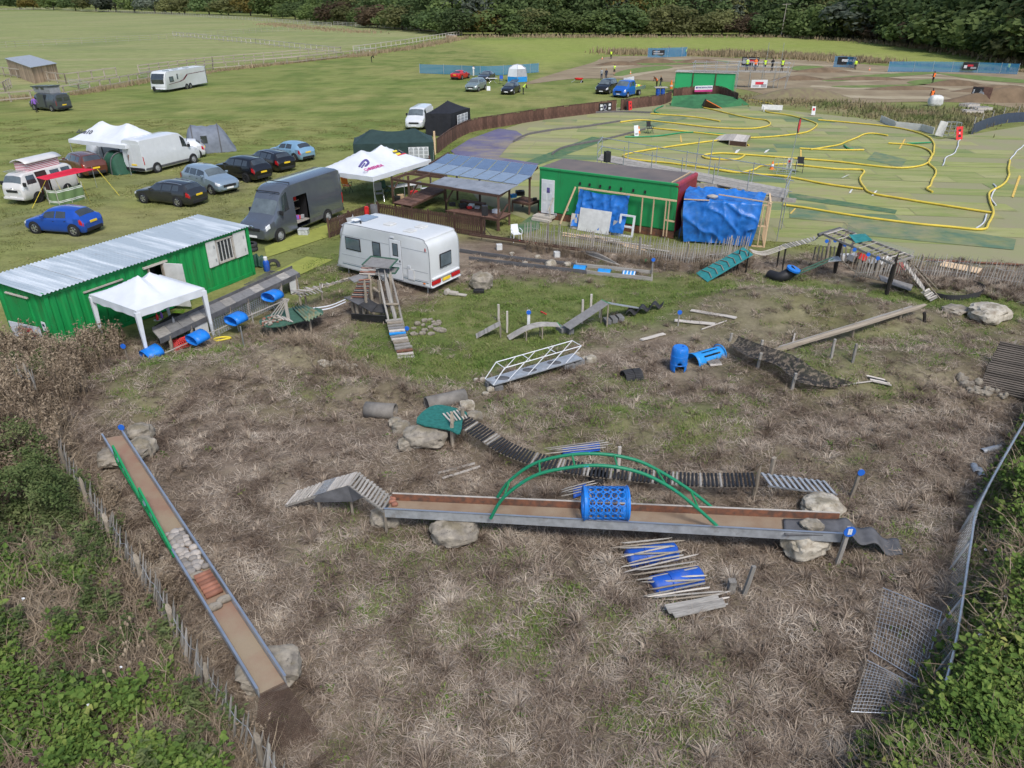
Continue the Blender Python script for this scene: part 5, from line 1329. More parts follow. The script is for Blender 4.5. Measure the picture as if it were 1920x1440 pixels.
for pos,cc in((.16,(.75,.75,.72,1)),(.20,(.12,.19,.08,1)),(.24,(.75,.75,.72,1)),(.28,(.14,.22,.09,1)),(.80,(.75,.75,.72,1)),(.85,(.12,.19,.08,1)),(.89,(.75,.75,.72,1)),(.93,(.12,.19,.08,1))):
 x_=el.new(pos);x_.color=cc
el[-1].color=(.12,.19,.08,1)
nt.links.new(tc.outputs['Object'],sp.inputs[0]);nt.links.new(sp.outputs['Z'],rp.inputs['Fac']);nt.links.new(rp.outputs['Color'],nt.nodes['Principled BSDF'].inputs['Base Color'])
for i,(p,q)in enumerate(zip(bz,bz[1:])):
 dd=(q-p).normalized();nrm=Vector((-dd.y,dd.x,0))
 MB().grid(lambda a,b:p.lerp(q,a)+nrm*(.05*math.sin(a*9+i)*math.sin(math.pi*b))+Vector((0,0,.02+.98*b-.04*math.sin(math.pi*a))),8,6).build('panel',stripe_m,wb,world=True,smooth=60)
for p in bz:piece('stake','round',p,p+Vector((0,0,1.15)),.04,.04,'pale_wood',wb)
pk=mat('windbreak_back',(.60,.42,.36),.8,var=.1)
MB().grid(lambda a,b:X(100,362).lerp(X(148,352),a)+Vector((0,0,.1+1.2*b)),8,3).build('rear_panel',pk,wb,world=True)
#shelter with solar roof and decks
pg=thing('solar_shelter','brown timber shelter with a solar panel roof over wooden decks','shelter',X(870,410))
Z=(2.62,2.46,2.30,2.12)
rows=[([(838,288),(1009,310)],Z[0]),([(812,305),(997.5,330)],Z[1]),([(781.6,319),(970.7,346)],Z[2])]
for r in range(2):
 (a0,a1),(b0,b1)=[[X(*p,z)for p in uv]for uv,z in rows[r:r+2]]
 for k in range(7):
  f0,f1=(k+.025)/7,(k+.975)/7
  cs=[a0.lerp(a1,f0),a0.lerp(a1,f1),b0.lerp(b1,f1),b0.lerp(b1,f0)];cc=sum(cs,Vector())/4
  fr_=MB().slab(cs,.035).build('solar_panel','alu',pg,world=True)
  ins=[cc+(p-cc)*.955+Vector((0,0,.006))for p in cs]
  o=MB().slab(ins,.006).build('cells','solar_cell' if r==0 else 'solar_pale',fr_)
  o.data.transform(Matrix.Translation(-pg.location))
cs=[X(834,331,2.27),X(970,347,2.27),X(935,365,2.1),X(806,344,2.1)]
for k in range(6):
 f0,f1=k/6,(k+1)/6
 o=MB().slab([cs[0].lerp(cs[1],f0)+Vector((0,0,.008*(k%2))),cs[0].lerp(cs[1],f1+.01)+Vector((0,0,.008*(k%2))),cs[3].lerp(cs[2],f1+.01)+Vector((0,0,.008*(k%2))),cs[3].lerp(cs[2],f0)+Vector((0,0,.008*(k%2)))],.02).build('roof_sheet','sheet_grey',pg,world=True)
def lpost(uv,zt,w=.13):p=X(*uv);return piece('post','box',p,p+Vector((0,0,zt)),w,w,'brown_wood',pg)
for uv,zt in(((935,433),2.02),((837,398),2.08),((769,390),2.02),((738,382),1.98),((992.5,402),2.4),((858,375),2.2),((955,417),2.1),((900,384),2.25),((808,352),2.2)):lpost(uv,zt)
def beam(a,za,b,zb,w=.10,h=.14):return piece('beam','box',X(*a,za),X(*b,zb),w,h,'brown_wood',pg)
beam((734,336),1.98,(806,347),2.02);beam((806,347),2.02,(936,368),2.0);beam((734,336),1.98,(812,310),2.28);beam((936,368),2.0,(1008,314),2.5)
beam((760,325),2.1,(835,333),2.12);beam((766,342),1.98,(806,327),2.18);beam((781,322),2.2,(838,331),2.2);beam((805,308),2.42,(842,287),2.56);beam((812,309),2.36,(996,334),2.36)
for p,q in(((935,410),(950,360)),((837,378),(850,345)),((769,370),(757,342)),((738,355),(750,340))):
 piece('brace','box',X(*p,1.1),X(*p,1.1)+Vector((.5,.1,.8)),.08,.08,'brown_wood',pg)
def deck(name,uv,z,n,m='deck_wood',parent=pg,legs=True):
 c=[X(u,v,z)for u,v in uv]
 for k in range(n):
  f0,f1=(k+.04)/n,(k+.96)/n
  MB().slab([c[0].lerp(c[3],f0),c[1].lerp(c[2],f0),c[1].lerp(c[2],f1),c[0].lerp(c[3],f1)],.03).build(name,m,parent,world=True)
 if legs:
  ce=sum(c,Vector())/4
  for p in c:
   p=ce+(p-ce)*.93;piece('deck_leg','box',(p.x,p.y,0),(p.x,p.y,z-.04),.10,.10,'brown_wood',parent)
  for i in range(4):
   p,q=(ce+(c[i]-ce)*.95,ce+(c[(i+1)%4]-ce)*.95);piece('deck_joist','box',p-Vector((0,0,.09)),q-Vector((0,0,.09)),.05,.11,'brown_wood',parent)
deck('deck_board',[(737,380),(770,386),(836,355),(806,349)],.72,8)
deck('deck_board',[(835,394),(935,411),(959,400),(886,387)],.72,7)
deck('deck_board',[(959,376),(993,382),(1012,375),(980,367)],.72,6)
deck('bench_board',[(862,376),(905,383),(912,380),(868,373)],.45,3)
for u,v,z,s,m_,lb in((848,386,.74,.28,'black','black kit box on the front deck'),(868,389,.74,.34,'black','larger black tool case on the front deck'),(880,391,.74,.2,'red_plastic','small red box on the front deck'),(884,388,.74,.26,'white','white model car body on the front deck'),(930,399,.74,.3,'canvas_white','white carrier bag on the front deck'),(962,370,.74,.3,'cyan_blue','blue cool box on the right deck'),(975,366,.74,.42,'black','black kit bag on the right deck'),(1003,375,.74,.2,'black','black radio case on the right deck'),(895,391,.74,.22,'cloth_grey','grey tin on the front deck')):
 p=X(u,v,z)
 o=MB().box((0,0,s*.35),(s*1.3,s,s*.7),(0,0,random.uniform(-.6,.6))).box((0,0,s*.73),(s*.5,s*.12,s*.08),(0,0,.2)).build('kit_box',m_,bevel=.03);o.location=p;tag(o,lb,'box')
def picket(label,a,b,h,step=.125):
 p,q=X(*a),X(*b);t=thing('picket_fence',label,'fence',(p.x,p.y,0));L=(q-p).length;n=int(L/step);d=(q-p).normalized();nr=Vector((d.y,-d.x,0))
 for i in range(n):
  c=p.lerp(q,(i+.5)/n)+nr*.03
  piece('picket','box',c+Vector((0,0,.04)),c+Vector((0,0,h+random.uniform(-.02,.02))),.095,.02,'brown_wood',t,up=tuple(nr))
 for z in(.25,h-.18):piece('rail','box',p+Vector((0,0,z)),q+Vector((0,0,z)),.04,.08,'brown_wood',t)
 for i in range(int(L/1.8)+1):
  c=p.lerp(q,min(1,i*1.8/L))-nr*.06;piece('post','box',c,c+Vector((0,0,h+.06)),.10,.10,'brown_wood',t)
picket('brown picket fence running behind the white caravan to the white chair',(709,414),(911,446),1.08)
picket('short brown picket fence beside the grey van',(620,446),(702,413),1.05)
for(u,v,lb)in((655,428,'grey plastic sheet leaning on the short picket fence'),(672,432,'second grey plastic sheet leaning lower on the short picket fence')):
 p=X(u,v+6);o=MB().box((0,.2,.45),(.95,.03,.95),(R(-25),0,0)).build('leaning_sheet','grey_plastic',bevel=.01);o.location=p;o.rotation_euler=(0,0,R(35));tag(o,lb,'sheet')
p=X(704,424);o=MB().tube([(0,0,0),(0,0,1.25)],.2,12,cap=False).build('upright_pipe','rubber_grey',smooth=60,thick=.02);o.location=p;tag(o,'grey upright pipe section at the fence corner','pipe')
p=X(690,420);o=MB().box((0,0,.5),(.25,.2,1.0)).box((0,-.06,1.02),(.2,.12,.1)).build('red_marker','red_plastic',bevel=.03);o.location=p;tag(o,'red upright marker at the fence corner','marker')
p=X(648,446);o=MB().lathe([(.26,0),(.30,.2),(.22,.5),(.10,.68),(.16,.74)],n=12).build('rubbish_sack',mat('clear_sack',(.50,.53,.56),.3,col2=(.12,.18,.36),cov=.6,scale=6,spec=.6),smooth=60);o.location=p;tag(o,'clear plastic rubbish sack at the caravan end','sack')
p=X(570,440);o=MB().box((0,0,.16),(.55,.42,.32)).box((0,0,.33),(.59,.46,.03)).build('clear_crate',mat('clear_box',(.45,.47,.48),.3,var=.3,scale=8,spec=.6),bevel=.02);o.location=p;tag(o,'clear plastic crate on the grass beside the grey van','crate')
#the green shed and tarpaulins
a,b=X(1010,408),X(1262,448)
L_=(b-a).length
sh=thing('green_shed','green box body shed with a flat brown roof','shed',a,math.atan2((b-a).y,(b-a).x))
D_=3.05;H2=3.0
dm('shed_green',(.02,.27,.085),.5,var=.07,scale=.7);dm('shed_roof',(.17,.14,.125),.9,col2=(.11,.10,.10),cov=.5,sharp=.2,scale=.7)
overlay(M['shed_green'],1.6,(2,1,.3),.54,.74,(.035,.085,.04),.7,3);overlay(M['shed_green'],4,(1,1,.4),.66,.72,(.16,.06,.035),.7,7)
def sw(u,v):return onwall(u,v,a,b)
MB().box((L_/2,D_/2,H2/2+.22),(L_,D_,H2-.42)).build('body','shed_green',sh,bevel=.05)
MB().box((L_/2,D_/2,H2+.01),(L_-.12,D_-.12,.04)).build('roof','shed_roof',sh)
MB().box((L_/2,.0,H2-.03),(L_,.10,.14)).build('top_rail','shed_green',sh,bevel=.03)
MB().box((L_+.02,D_/2,H2/2+.2),(.05,D_-.04,H2-.4)).build('end_wall',mat('shed_red',(.20,.022,.03),.5,var=.2),sh,bevel=.02)
MB().box((L_-.06,D_/2,H2-.05),(.24,D_+.06,.28)).build('end_cap',mat('cap_red',(.30,.035,.055),.5,var=.2),sh,bevel=.08)
MB().box((L_-.4,D_/2,H2+.06),(.06,D_,.05)).build('roof_lath','new_wood',sh)
MB().box((L_/2,.05,.2),(L_,.1,.4)).build('skirt','rusty',sh)
x0,x1=sw(1014,395)[0],sw(1040,399)[0]
dr=MB().box(((x0+x1)/2,-.03,1.35),(.86,.06,2.0)).build('door','white',sh,bevel=.01)
for zz in(.75,1.35,1.95):
 for s_ in(-.2,.2):MB().box(((x0+x1)/2+s_,-.066,zz),(.26,.012,.42)).build('door_panel','canvas_white',dr,bevel=.006)
MB().box(((x0+x1)/2+.05,-.07,1.75),(.2,.01,.3)).build('notice','ink_purple',dr);MB().box(((x0+x1)/2+.36,-.08,1.3),(.04,.05,.1)).build('handle','chrome',dr)
for k in range(2):MB().box(((x0+x1)/2,-.45-.3*k,.26-.13*k),(1.2,.34+.3*(1-k),.14)).build('doorstep','pale_wood',sh)
MB().bar(((x0+x1)/2+.42,-.5,.2),((x0+x1)/2+.42,-.5,.9),.06).build('handrail_post','pale_wood',sh);MB().bar(((x0+x1)/2+.42,-.75,.7),((x0+x1)/2+.42,-.1,1.35),.06).build('handrail','pale_wood',sh)
for u in(1088,1106,1126,1144,1165,1188,1210):
 x,z=sw(u,344+(u-1088)*.13);MB().box((x,-.03,z),(.10,.05,.16)).build('vent_slot','black',sh)
for u,v in((1042,402),(1064,393)):x,z=sw(u,v);MB().box((x,-.05,z),(.16,.1,.14)).build('socket','grey_plastic',sh)
st_=thing('stud_frame','pale timber stud frame standing against the green shed','frame',a+Vector((0,0,0)),sh.rotation_euler.z)
zt=2.18
xa,xb=sw(1085,420)[0],L_-.05
lpiece('top_plate','box',(xa,-.22,zt),(xb+.1,-.22,zt-.02),.07,.09,'new_wood',st_)
for u in(1086,1203,1224,1247,1253):x=sw(u,430)[0];lpiece('stud','box',(x,-.22,.15),(x,-.22,zt-.04),.05,.09,'new_wood',st_)
lpiece('noggin','box',(sw(1250,410)[0],-.22,1.05),(xb+.1,-.22,1.03),.05,.09,'new_wood',st_)
lpiece('leaning_stud','box',(sw(1063,420)[0],-.9,.1),(sw(1080,400)[0],-.2,2.2),.06,.09,'new_wood',st_)
tp=thing('tarpaulin','blue tarpaulin hung over the middle of the green shed front','tarpaulin',a,sh.rotation_euler.z)
xa,xb=sw(1090,400)[0],sw(1182,410)[0]
def tf(s,t):
 x=xa+(xb-xa)*s;w=float(fbm(s*4+t,t*3,4,2));out=.30+.75*t**1.5+.10*(1-abs(math.sin(10*s+4*t+6*w)))**2+.08*(1-abs(math.sin(15*s-5*t+5*w)))**2+.10*float(fbm(s*7,t*6,4))
 return(x+.15*t*(s-.5),-out,2.16-1.98*t-.12*math.sin(math.pi*s)*(1-t))
MB().grid(tf,44,30).build('sheet','tarp_blue',tp,smooth=60)
for w_,x_,y_,m_,lb,hh in((1.95,(sw(1095,420)[0]+sw(1163,430)[0])/2,-1.22,'white_dirty','white scuffed board leaning on the blue tarpaulin',1.28),(.5,sw(1091,420)[0],-1.12,'pale_wood','narrow chipboard leaning left of the white board',.85),(.4,sw(1167,430)[0],-1.1,'grey_plastic','narrow grey board leaning right of the white board',.8)):
 p=sh.matrix_basis@Vector((x_,y_,0))if False else Matrix.Rotation(sh.rotation_euler.z,3,'Z')@Vector((x_,y_,.0))+a
 o=MB().box((0,.14,hh/2),(w_,.025,hh),(R(-14),0,0)).box((0,.10,.05),(w_,.05,.06)).build('leaning_board',m_,bevel=.006);o.location=p;o.rotation_euler=(0,0,sh.rotation_euler.z);tag(o,lb,'board')
fp=Matrix.Rotation(sh.rotation_euler.z,3,'Z')@Vector((sw(1186,425)[0],-1.0,0))+a
wf=thing('window_unit','white plastic window frame leaning by the small tarpaulin','window',fp,sh.rotation_euler.z)
for p,q in(((-.4,0,.05),(.4,0,.05)),((-.4,.2,1.15),(.4,.2,1.15)),((-.4,0,0),(-.4,.2,1.2)),((.4,0,0),(.4,.2,1.2)),((-.4,.1,.55),(.4,.1,.55))):lpiece('frame_bar','box',p,q,.1,.09,'white',wf)
c0,c1=X(1274,452),X(1431,464)
L3=(c1-c0).length;rz=math.atan2((c1-c0).y,(c1-c0).x);D3,H3=2.1,2.3
tb=thing('tarpaulin_shed','blue tarpaulin wrapped over a pale timber frame beside the green shed','shed',c0,rz)
def crease(s,t,seed):
 w=float(fbm(s*4+2*t,t*3,seed,2));a=abs(math.sin(9*s+5*t+7*w));b=abs(math.sin(14*s-6*t+6*w+seed))
 return .07*(1-a)**2+.06*(1-b)**2+.12*(float(fbm(s*6,t*5,seed+3,3))-.5)
def tw_(s,t):
 n_=crease(s,t,8)
 if t<.55:
  k=t/.55;sag=.16*float(vnoise(s*7,3,4))*(1-k)**2
  return(L3*.91*s+.5*(1-k)**1.5*(.45-s),-.12-n_*1.5-.22*math.sin(math.pi*(1-k)*.8),.04+sag+(H3-.04-sag)*k)
 k=(t-.55)/.45;return(L3*(.91+.06*k)*s,-.10+(D3+.08)*k,H3+.04+n_*1.1-.20*math.sin(math.pi*k)*math.sin(math.pi*s)**2+.14*k*(1-s)+.08*k)
MB().grid(tw_,64,64).build('sheet','tarp_blue',tb,smooth=60)
MB().grid(lambda s,t:(-.04-.05*math.sin(t*12),D3*s,.1+(H3+.1*s)*t),10,10).build('side_sheet','tarp_blue',tb,smooth=60)
for k in range(5):lpiece('stud','box',(L3+.03,D3*k/4,0),(L3+.03,D3*k/4,H3+.1*k/4),.09,.05,'new_wood',tb)
for x in(.93,1.0):lpiece('stud','box',(L3*x,-.03,0),(L3*x,-.03,H3),.05,.09,'new_wood',tb)
for z in(.05,1.15,H3-.03):lpiece('rail','box',(L3*.86,-.03,z),(L3+.05,-.03,z),.05,.08,'new_wood',tb)
for z in(.03,1.1,H3):lpiece('rail','box',(L3+.03,0,z),(L3+.03,D3,z+(.1 if z>2 else 0)),.09,.05,'new_wood',tb)
lpiece('batten','box',(L3*.40,D3*.35,H3+.2),(L3+.1,-.12,H3+.13),.06,.05,'new_wood',tb)
lpiece('batten','box',(0,-.16,H3+.05),(L3*.30,-.2,H3+.08),.06,.05,'new_wood',tb)
MB().lathe([(.02,-.07),(.28,-.04),(.30,.03),(.12,.09),(0,.1)],n=12).build('sandbag','pale_wood',tb,smooth=60).location=(L3*.33,.55,H3+.12)
r2=random.Random(2)
for i in range(14):
 x=r2.uniform(.8,L_-1.5);y=-1.9-r2.uniform(0,.9)
 p=Matrix.Rotation(sh.rotation_euler.z,3,'Z')@Vector((x,y,.06+.03*(i%4)))+a
 q=p+Matrix.Rotation(sh.rotation_euler.z+r2.uniform(-.12,.12),3,'Z')@Vector((r2.uniform(1.2,2.8),0,0))
 o=piece('loose_timber','plank',p,q,.12,.045,r2.choice(['new_wood','new_wood','pale_wood','old_wood']),None)
 tag(o,'loose length of sawn timber lying between the paling fence and the green shed','timber','timber lying by the green shed')
def plastic_chair(p,rz,label,m='white',s=1.0):
 t=thing('chair',label,'chair',p,rz)
 MB().grid(lambda a,b:((a-.5)*.46,(b-.5)*.44,.43-.02*math.sin(math.pi*a)*math.sin(math.pi*b)),4,4).build('seat',m,t,thick=.02)
 MB().grid(lambda a,b:((a-.5)*(.46-.06*b),.22+.12*b+.03*(1-(2*a-1)**2),.44+.42*b),6,5).build('backrest',m,t,thick=.02)
 for x in(-1,1):
  for y in(-1,1):MB().tube([(x*.25,y*.24,0),(x*.21,y*.2,.43)],.022,6).build('leg',m,t)
  MB().tube([(x*.25,-.22,.43),(x*.27,-.2,.64),(x*.27,.2,.66)],.022,6).build('armrest',m,t)
 return t
plastic_chair(X(968,452),R(20),'white plastic garden chair at the end of the paling fence')
#the crawler course: helpers
from mathutils import noise as mnoise
def rock(name,label,c,size,m='stone',seed=0,rz=0.0,parent=None,group=None,sub=3,rough=.28,cat='boulder'):
 bm=bmesh.new();bmesh.ops.create_icosphere(bm,subdivisions=sub+(1 if sub==3 else 0),radius=1.0)
 off=Vector((seed*3.17,seed*1.7,seed*.9))
 for v in bm.verts:
  p=v.co.normalized()
  d=1+rough*mnoise.noise(p*1.3+off)+rough*.5*mnoise.noise(p*3.1+off)+rough*.30*mnoise.noise(p*7+off)-rough*.55*abs(mnoise.noise(p*2.3+off*2))
  q=p*d
  q=Vector((math.copysign(abs(q.x)**.8,q.x),math.copysign(abs(q.y)**.8,q.y),math.copysign(abs(q.z)**.75,q.z)))
  v.co=Vector((q.x*size[0],q.y*size[1],q.z*size[2]))
 me=bpy.data.meshes.new(name);bm.to_mesh(me);bm.free()
 me.materials.append(M[m]);me.polygons.foreach_set('use_smooth',[True]*len(me.polygons));me.set_sharp_from_angle(angle=R(38))
 o=bpy.data.objects.new(name,me);COL.objects.link(o);o.location=c;o.rotation_euler=(0,0,rz)
 if parent:o.parent=parent
 else:tag(o,label,cat,group)
 return o
def slats(parent,path,width,n,sw,sh,mats,kind='plank',jitter=0.0,name='slat',lift=0.0,tilt=None,skip=0.0):
 pts=[Vector(p)for p in path];Ls=[0]
 for a,b in zip(pts,pts[1:]):Ls.append(Ls[-1]+(b-a).length)
 for i in range(n):
  if random.random()<skip:continue
  s=Ls[-1]*(i+.5)/n;k=max(j for j in range(len(Ls)-1)if Ls[j]<=s+1e-9);f=(s-Ls[k])/max(1e-6,Ls[k+1]-Ls[k])
  p=pts[k].lerp(pts[k+1],f);d=(pts[k+1]-pts[k]).normalized()
  sd=Vector((-d.y,d.x,0)).normalized()if tilt is None else Vector(tilt).normalized()
  if jitter:sd=(Matrix.Rotation(random.uniform(-jitter,jitter),3,'Z')@sd);
  up=d.cross(sd);up=up if up.z>0 else-up
  wv=width*(1+random.uniform(-jitter,jitter)*.8)
  p=p+up*lift
  piece(name,kind,p-sd*wv/2,p+sd*wv/2,sw,sh,mats[i%len(mats)]if not callable(mats)else mats(i),parent,up=tuple(up))
def post(u,v0,v1,label,m='old_wood',w=.09,blue=False,lean=0.0,kind='plank'):
 p=G(u,v0);zt=ztop(p,v1)
 t=thing('marker_post' if blue else 'post',label,'post',p)
 piece('stake',kind,p-Vector((0,0,.1)),Vector((p.x+lean,p.y,zt)),w,w,m,t)
 if blue:
  o=MB().tube([(0,-.055,0),(0,-.075,0)],.095,16).build('marker_disc','sign_blue',t);o.location=Vector((lean,0,zt-p.z-.06))
 return t
def wire_grid(c,nu,nv,r,name,m,parent,sag=0.0):
 c=[Vector(p)for p in c];b=MB()
 def f(s,t):
  p=c[0]*(1-s)*(1-t)+c[1]*s*(1-t)+c[2]*s*t+c[3]*(1-s)*t
  p.z+=sag*math.sin(math.pi*s)*math.sin(math.pi*t)+.03*(float(vnoise(p.x*3,p.y*3,2))-.5)*abs(sag)*8
  return p
 for i in range(nu+1):b.tube([f(i/nu,k/8)for k in range(9)],r,4,False)
 for j in range(nv+1):b.tube([f(k/8,j/nv)for k in range(9)],r,4,False)
 o=b.build(name,m,parent,world=True);o['kind']='stuff'
 return o
#long steel channel in the middle
dm('channel_floor',(.23,.155,.10),.9,col2=(.30,.235,.165),cov=.5,sharp=.2,scale=1.6,bump=.3)
zf=.74
A0,A1,B1,B0=X(722,960,zf),X(1578,1007,zf),X(1572,975,zf),X(736,938,zf)
ch=thing('steel_channel','long steel channel bridging two boulders across the middle of the course','channel',((A0+B0)/2).xy.to_3d())
MB().slab([A0,A1,B1,B0],.03).build('channel_floor','channel_floor',ch,world=True)
o1=(A0-B0).normalized()
MB().bar(A0+Vector((0,0,.0))+o1*.02,A1+o1*.02,.03,.26).build('front_flange','galv_dull',ch,world=True)
MB().bar(B0+Vector((0,0,.06))-o1*.02,B1+Vector((0,0,.06))-o1*.02,.03,.26).build('rear_flange','rusty',ch,world=True)
MB().bar(B0+Vector((0,0,.195))-o1*.035,B1+Vector((0,0,.195))-o1*.035,.05,.012).build('flange_lip','pale_wood',ch,world=True)
MB().bar(A0+Vector((0,0,.137))+o1*.035,A1+Vector((0,0,.137))+o1*.035,.05,.012).build('flange_lip','alu',ch,world=True)
def set_rock(u,v,w_px,h_px,label,m='stone',seed=1,top=None,dep=.8,parent=None,group=None,**k):
 p=G(u,v);sc=(p.y*CT+(CAMH-p.z)*ST)/FPX
 rx=w_px*sc/2;rz_=h_px*sc/2*1.05 if top is None else(top-p.z)/2
 return rock('boulder',label,(p.x,p.y+rx*dep*.4,p.z+rz_*.72 if top is None else p.z+rz_),(rx,rx*dep,rz_*(1 if top is None else 1.02)),m,seed,random.uniform(0,.6),parent,group,**k)
set_rock(852,1022,88,60,'squared limestone boulder under the left part of the long channel','stone',2,top=.60)
set_rock(850,985,55,14,'flat stone wedged between the channel and its left boulder','stone',5,top=.70)
set_rock(1512,1044,92,60,'pale craggy boulder under the right end of the long channel','stone_pale',3,top=.66)
set_rock(1545,968,80,34,'domed tan boulder behind the right end of the long channel','stone_pale',4)
rock('boulder','small grey rock lying in the right end of the channel',X(1523,985,zf+.1),(.27,.2,.13),'stone',6)
set_rock(722,985,60,30,'buried mossy stone below the left end of the channel','stone',15)
for u,v in((735,940),(740,945),(737,934)):rock('brick_piece','broken red brick piece in the left end of the channel',X(u,v,zf+.05),(.09,.07,.06),'terracotta',u,group='brick pieces in the channel',sub=2,cat='brick')
rm=MB();e0,e1=X(1470,988,zf+.05),X(1690,1022,.25)
ed=(A1-A0).normalized();ww=(B1-A1)
def rubber(s,t):
 p=e0.lerp(e1,s)+ww*(t-.5)*.95;
 z=(zf+.05)if s<.45 else zf+.05+(.05-zf)*((s-.45)/.55)**1.2+.10*math.sin((s-.45)*26)*(1-.2*t)
 return(p.x,p.y,z)
o=rm.grid(rubber,40,6).build('rubber_mat','rubber_grey',smooth=60,thick=.02);tag(o,'dark rubber mat rippling off the right end of the channel','mat')
_p=A1+Vector((-.03,-.16,0));_p.z=gz(_p.x,_p.y);t=thing('marker_post','post with a blue disc numbered 11 at the right end of the channel','post',_p);piece('stake','plank',_p-Vector((0,0,.1)),Vector((_p.x+.06,_p.y,1.16)),.09,.09,'grey_wood',t)
o=MB().tube([(0,-.055,0),(0,-.075,0)],.14,18).build('marker_disc','sign_blue',t);o.location=(.06,0,1.08-_p.z)
text('number','II',.2,'white',next(c for c in t.children if c.name.startswith('marker')),(0,-.078,0),(1,0,0),(0,0,1),.003,bold=.012)
rp_=thing('slatted_ramp','white and grey slatted hump ramp at the left end of the channel','ramp',G(640,950))
q0,q1,q2,q3=X(545,934,.30),X(600,915,.62),X(662,897,1.0),X(728,945,.80)
sdv=(B0-A0).normalized()
slats(rp_,[q0,q1],.62,8,.055,.03,['pale_wood'],tilt=sdv,jitter=.05);slats(rp_,[q1.lerp(q2,.35),q2],.62,10,.055,.03,['pale_wood'],tilt=sdv,jitter=.03)
slats(rp_,[q2,q3],.60,11,.06,.04,['grey_wood'],tilt=sdv,jitter=.05)
for s_ in(-.26,.26):
 for a,b in((q0,q2),(q2,q3)):piece('runner','plank',a+sdv*s_-Vector((0,0,.05)),b+sdv*s_-Vector((0,0,.05)),.05,.07,'grey_wood',rp_)
MB().slab([q1.lerp(q2,-.1)-sdv*.33,q2-sdv*.33,q2.lerp(q3,.45)-sdv*.33,q2.lerp(q3,.1)-sdv*.33-Vector((0,0,.42)),q1-sdv*.33-Vector((0,0,.22))],.02).build('side_board','rubber_grey',rp_,world=True)
for p in(q2,q3,q0.lerp(q2,.5)):
 for s_ in(-.24,.24):piece('leg','box',(p.x+sdv.x*s_,p.y+sdv.y*s_,gz(p.x,p.y)),p+sdv*s_-Vector((0,0,.06)),.06,.06,'old_wood',rp_)
wire_grid([q0.lerp(q1,.9)-sdv*.3,q1.lerp(q2,.4)-sdv*.3,q1.lerp(q2,.4)+sdv*.35,q0.lerp(q1,.9)+sdv*.35],12,10,.006,'chicken_wire','galv_dull',rp_)
ar=thing('arch_ladder','green tubular arch ladder spanning over the channel','arch',A0.lerp(A1,.5).xy.to_3d())
green=mat('arch_green',(.012,.20,.10),.45,col2=(.02,.35,.55),cov=.66,sharp=.03,scale=5)
yf,yb=float((A0.y+A1.y)/2)-.06,float((B0.y+B1.y)/2)+.08
fr1=spline([XY(u,v,yf+(u-1140)*-.0007)for u,v in((920,972),(945,932),(1000,893),(1065,877),(1130,873),(1200,886),(1260,916),(1310,955),(1357,998))],5)
fr2=spline([XY(u,v,yb+(u-1140)*-.0007)for u,v in((933,932),(955,902),(1000,870),(1060,854),(1125,851),(1190,862),(1240,885),(1295,920),(1343,958))],5)
MB().tube(fr1,.042,8).build('hoop',green,ar,world=True,smooth=60);MB().tube(fr2,.042,8).build('hoop',green,ar,world=True,smooth=60)
n=len(fr1)
for f_ in(.13,.27,.41,.56,.71,.86):piece('rung','round',fr1[int(f_*n)],fr2[int(f_*n)],.05,.05,'green_paint',ar)
dr0,dr1=X(1093,952,1.12),X(1180,956,1.12)
dr0.y=dr1.y=(A0.y+A1.y+B0.y+B1.y)/4
Ld=(dr1-dr0).length;rd=.40
drum=thing('drilled_drum','bright blue plastic drum drilled with round holes lying in the channel','drum',((dr0+dr1)/2))
drum.location.z=zf+.02
def drum_shell():
 b=MB();nx,na,k=5,14,12;pad=.10*Ld
 def P3(x,a):return(x,rd*math.cos(a),rd+rd*math.sin(a))
 for i in range(nx):
  for j in range(na):
   x0=-Ld/2+pad+(Ld-2*pad)*i/nx;wx=(Ld-2*pad)/nx;a0=2*math.pi*j/na;wa=2*math.pi/na
   out,inn=[],[]
   for q in range(k):
    th=2*math.pi*q/k;c,s=math.cos(th),math.sin(th);m_=max(abs(c),abs(s))
    out.append(P3(x0+wx*(.5+.5*c/m_),a0+wa*(.5+.5*s/m_)));inn.append(P3(x0+wx*(.5+.39*c),a0+wa*(.5+.40*s)))
   b.add(out+inn,[(q,(q+1)%k,k+(q+1)%k,k+q)for q in range(k)])
 for e in(-1,1):
  b.add([P3(e*Ld/2,2*math.pi*j/28)for j in range(28)]+[P3(e*(Ld/2-pad),2*math.pi*j/28)for j in range(28)],[(j,(j+1)%28,28+(j+1)%28,28+j)for j in range(28)])
 return b
drum_shell().build('shell','blue_plastic',drum,smooth=50,thick=.018)
for e in(-1,1):
 pts=[(e*(Ld/2-.03),(rd+.012)*math.cos(2*math.pi*j/28),rd+(rd+.012)*math.sin(2*math.pi*j/28))for j in range(29)]
 MB().tube(pts,.022,6,False).build('rim','blue_plastic',drum,smooth=60)
#left steel channel with cobbles and pipes
zl=.66
C0,C1,D1,D0=X(196,822,zl),X(488,1302,zl),X(534,1280,zl),X(229,816,zl)
cl=thing('steel_channel','sloping steel channel beside the left paling fence holding cobbles and clay pipes','channel',C0.xy.to_3d())
dm('channel_sand',(.30,.235,.16),.9,col2=(.26,.14,.10),cov=.56,sharp=.16,scale=1.0,bump=.3)
MB().slab([C0,C1,D1,D0],.03).build('channel_floor','channel_sand',cl,world=True)
od=(D0-C0).normalized()
for p,q,s_ in((C0,C1,-1),(D0,D1,1)):
 MB().bar(p+od*s_*.02+Vector((0,0,.04)),q+od*s_*.02+Vector((0,0,.04)),.025,.24).build('flange','galv_dull',cl,world=True)
 MB().bar(p+od*s_*.03+Vector((0,0,.165)),q+od*s_*.03+Vector((0,0,.165)),.045,.012).build('flange_lip','alu',cl,world=True)
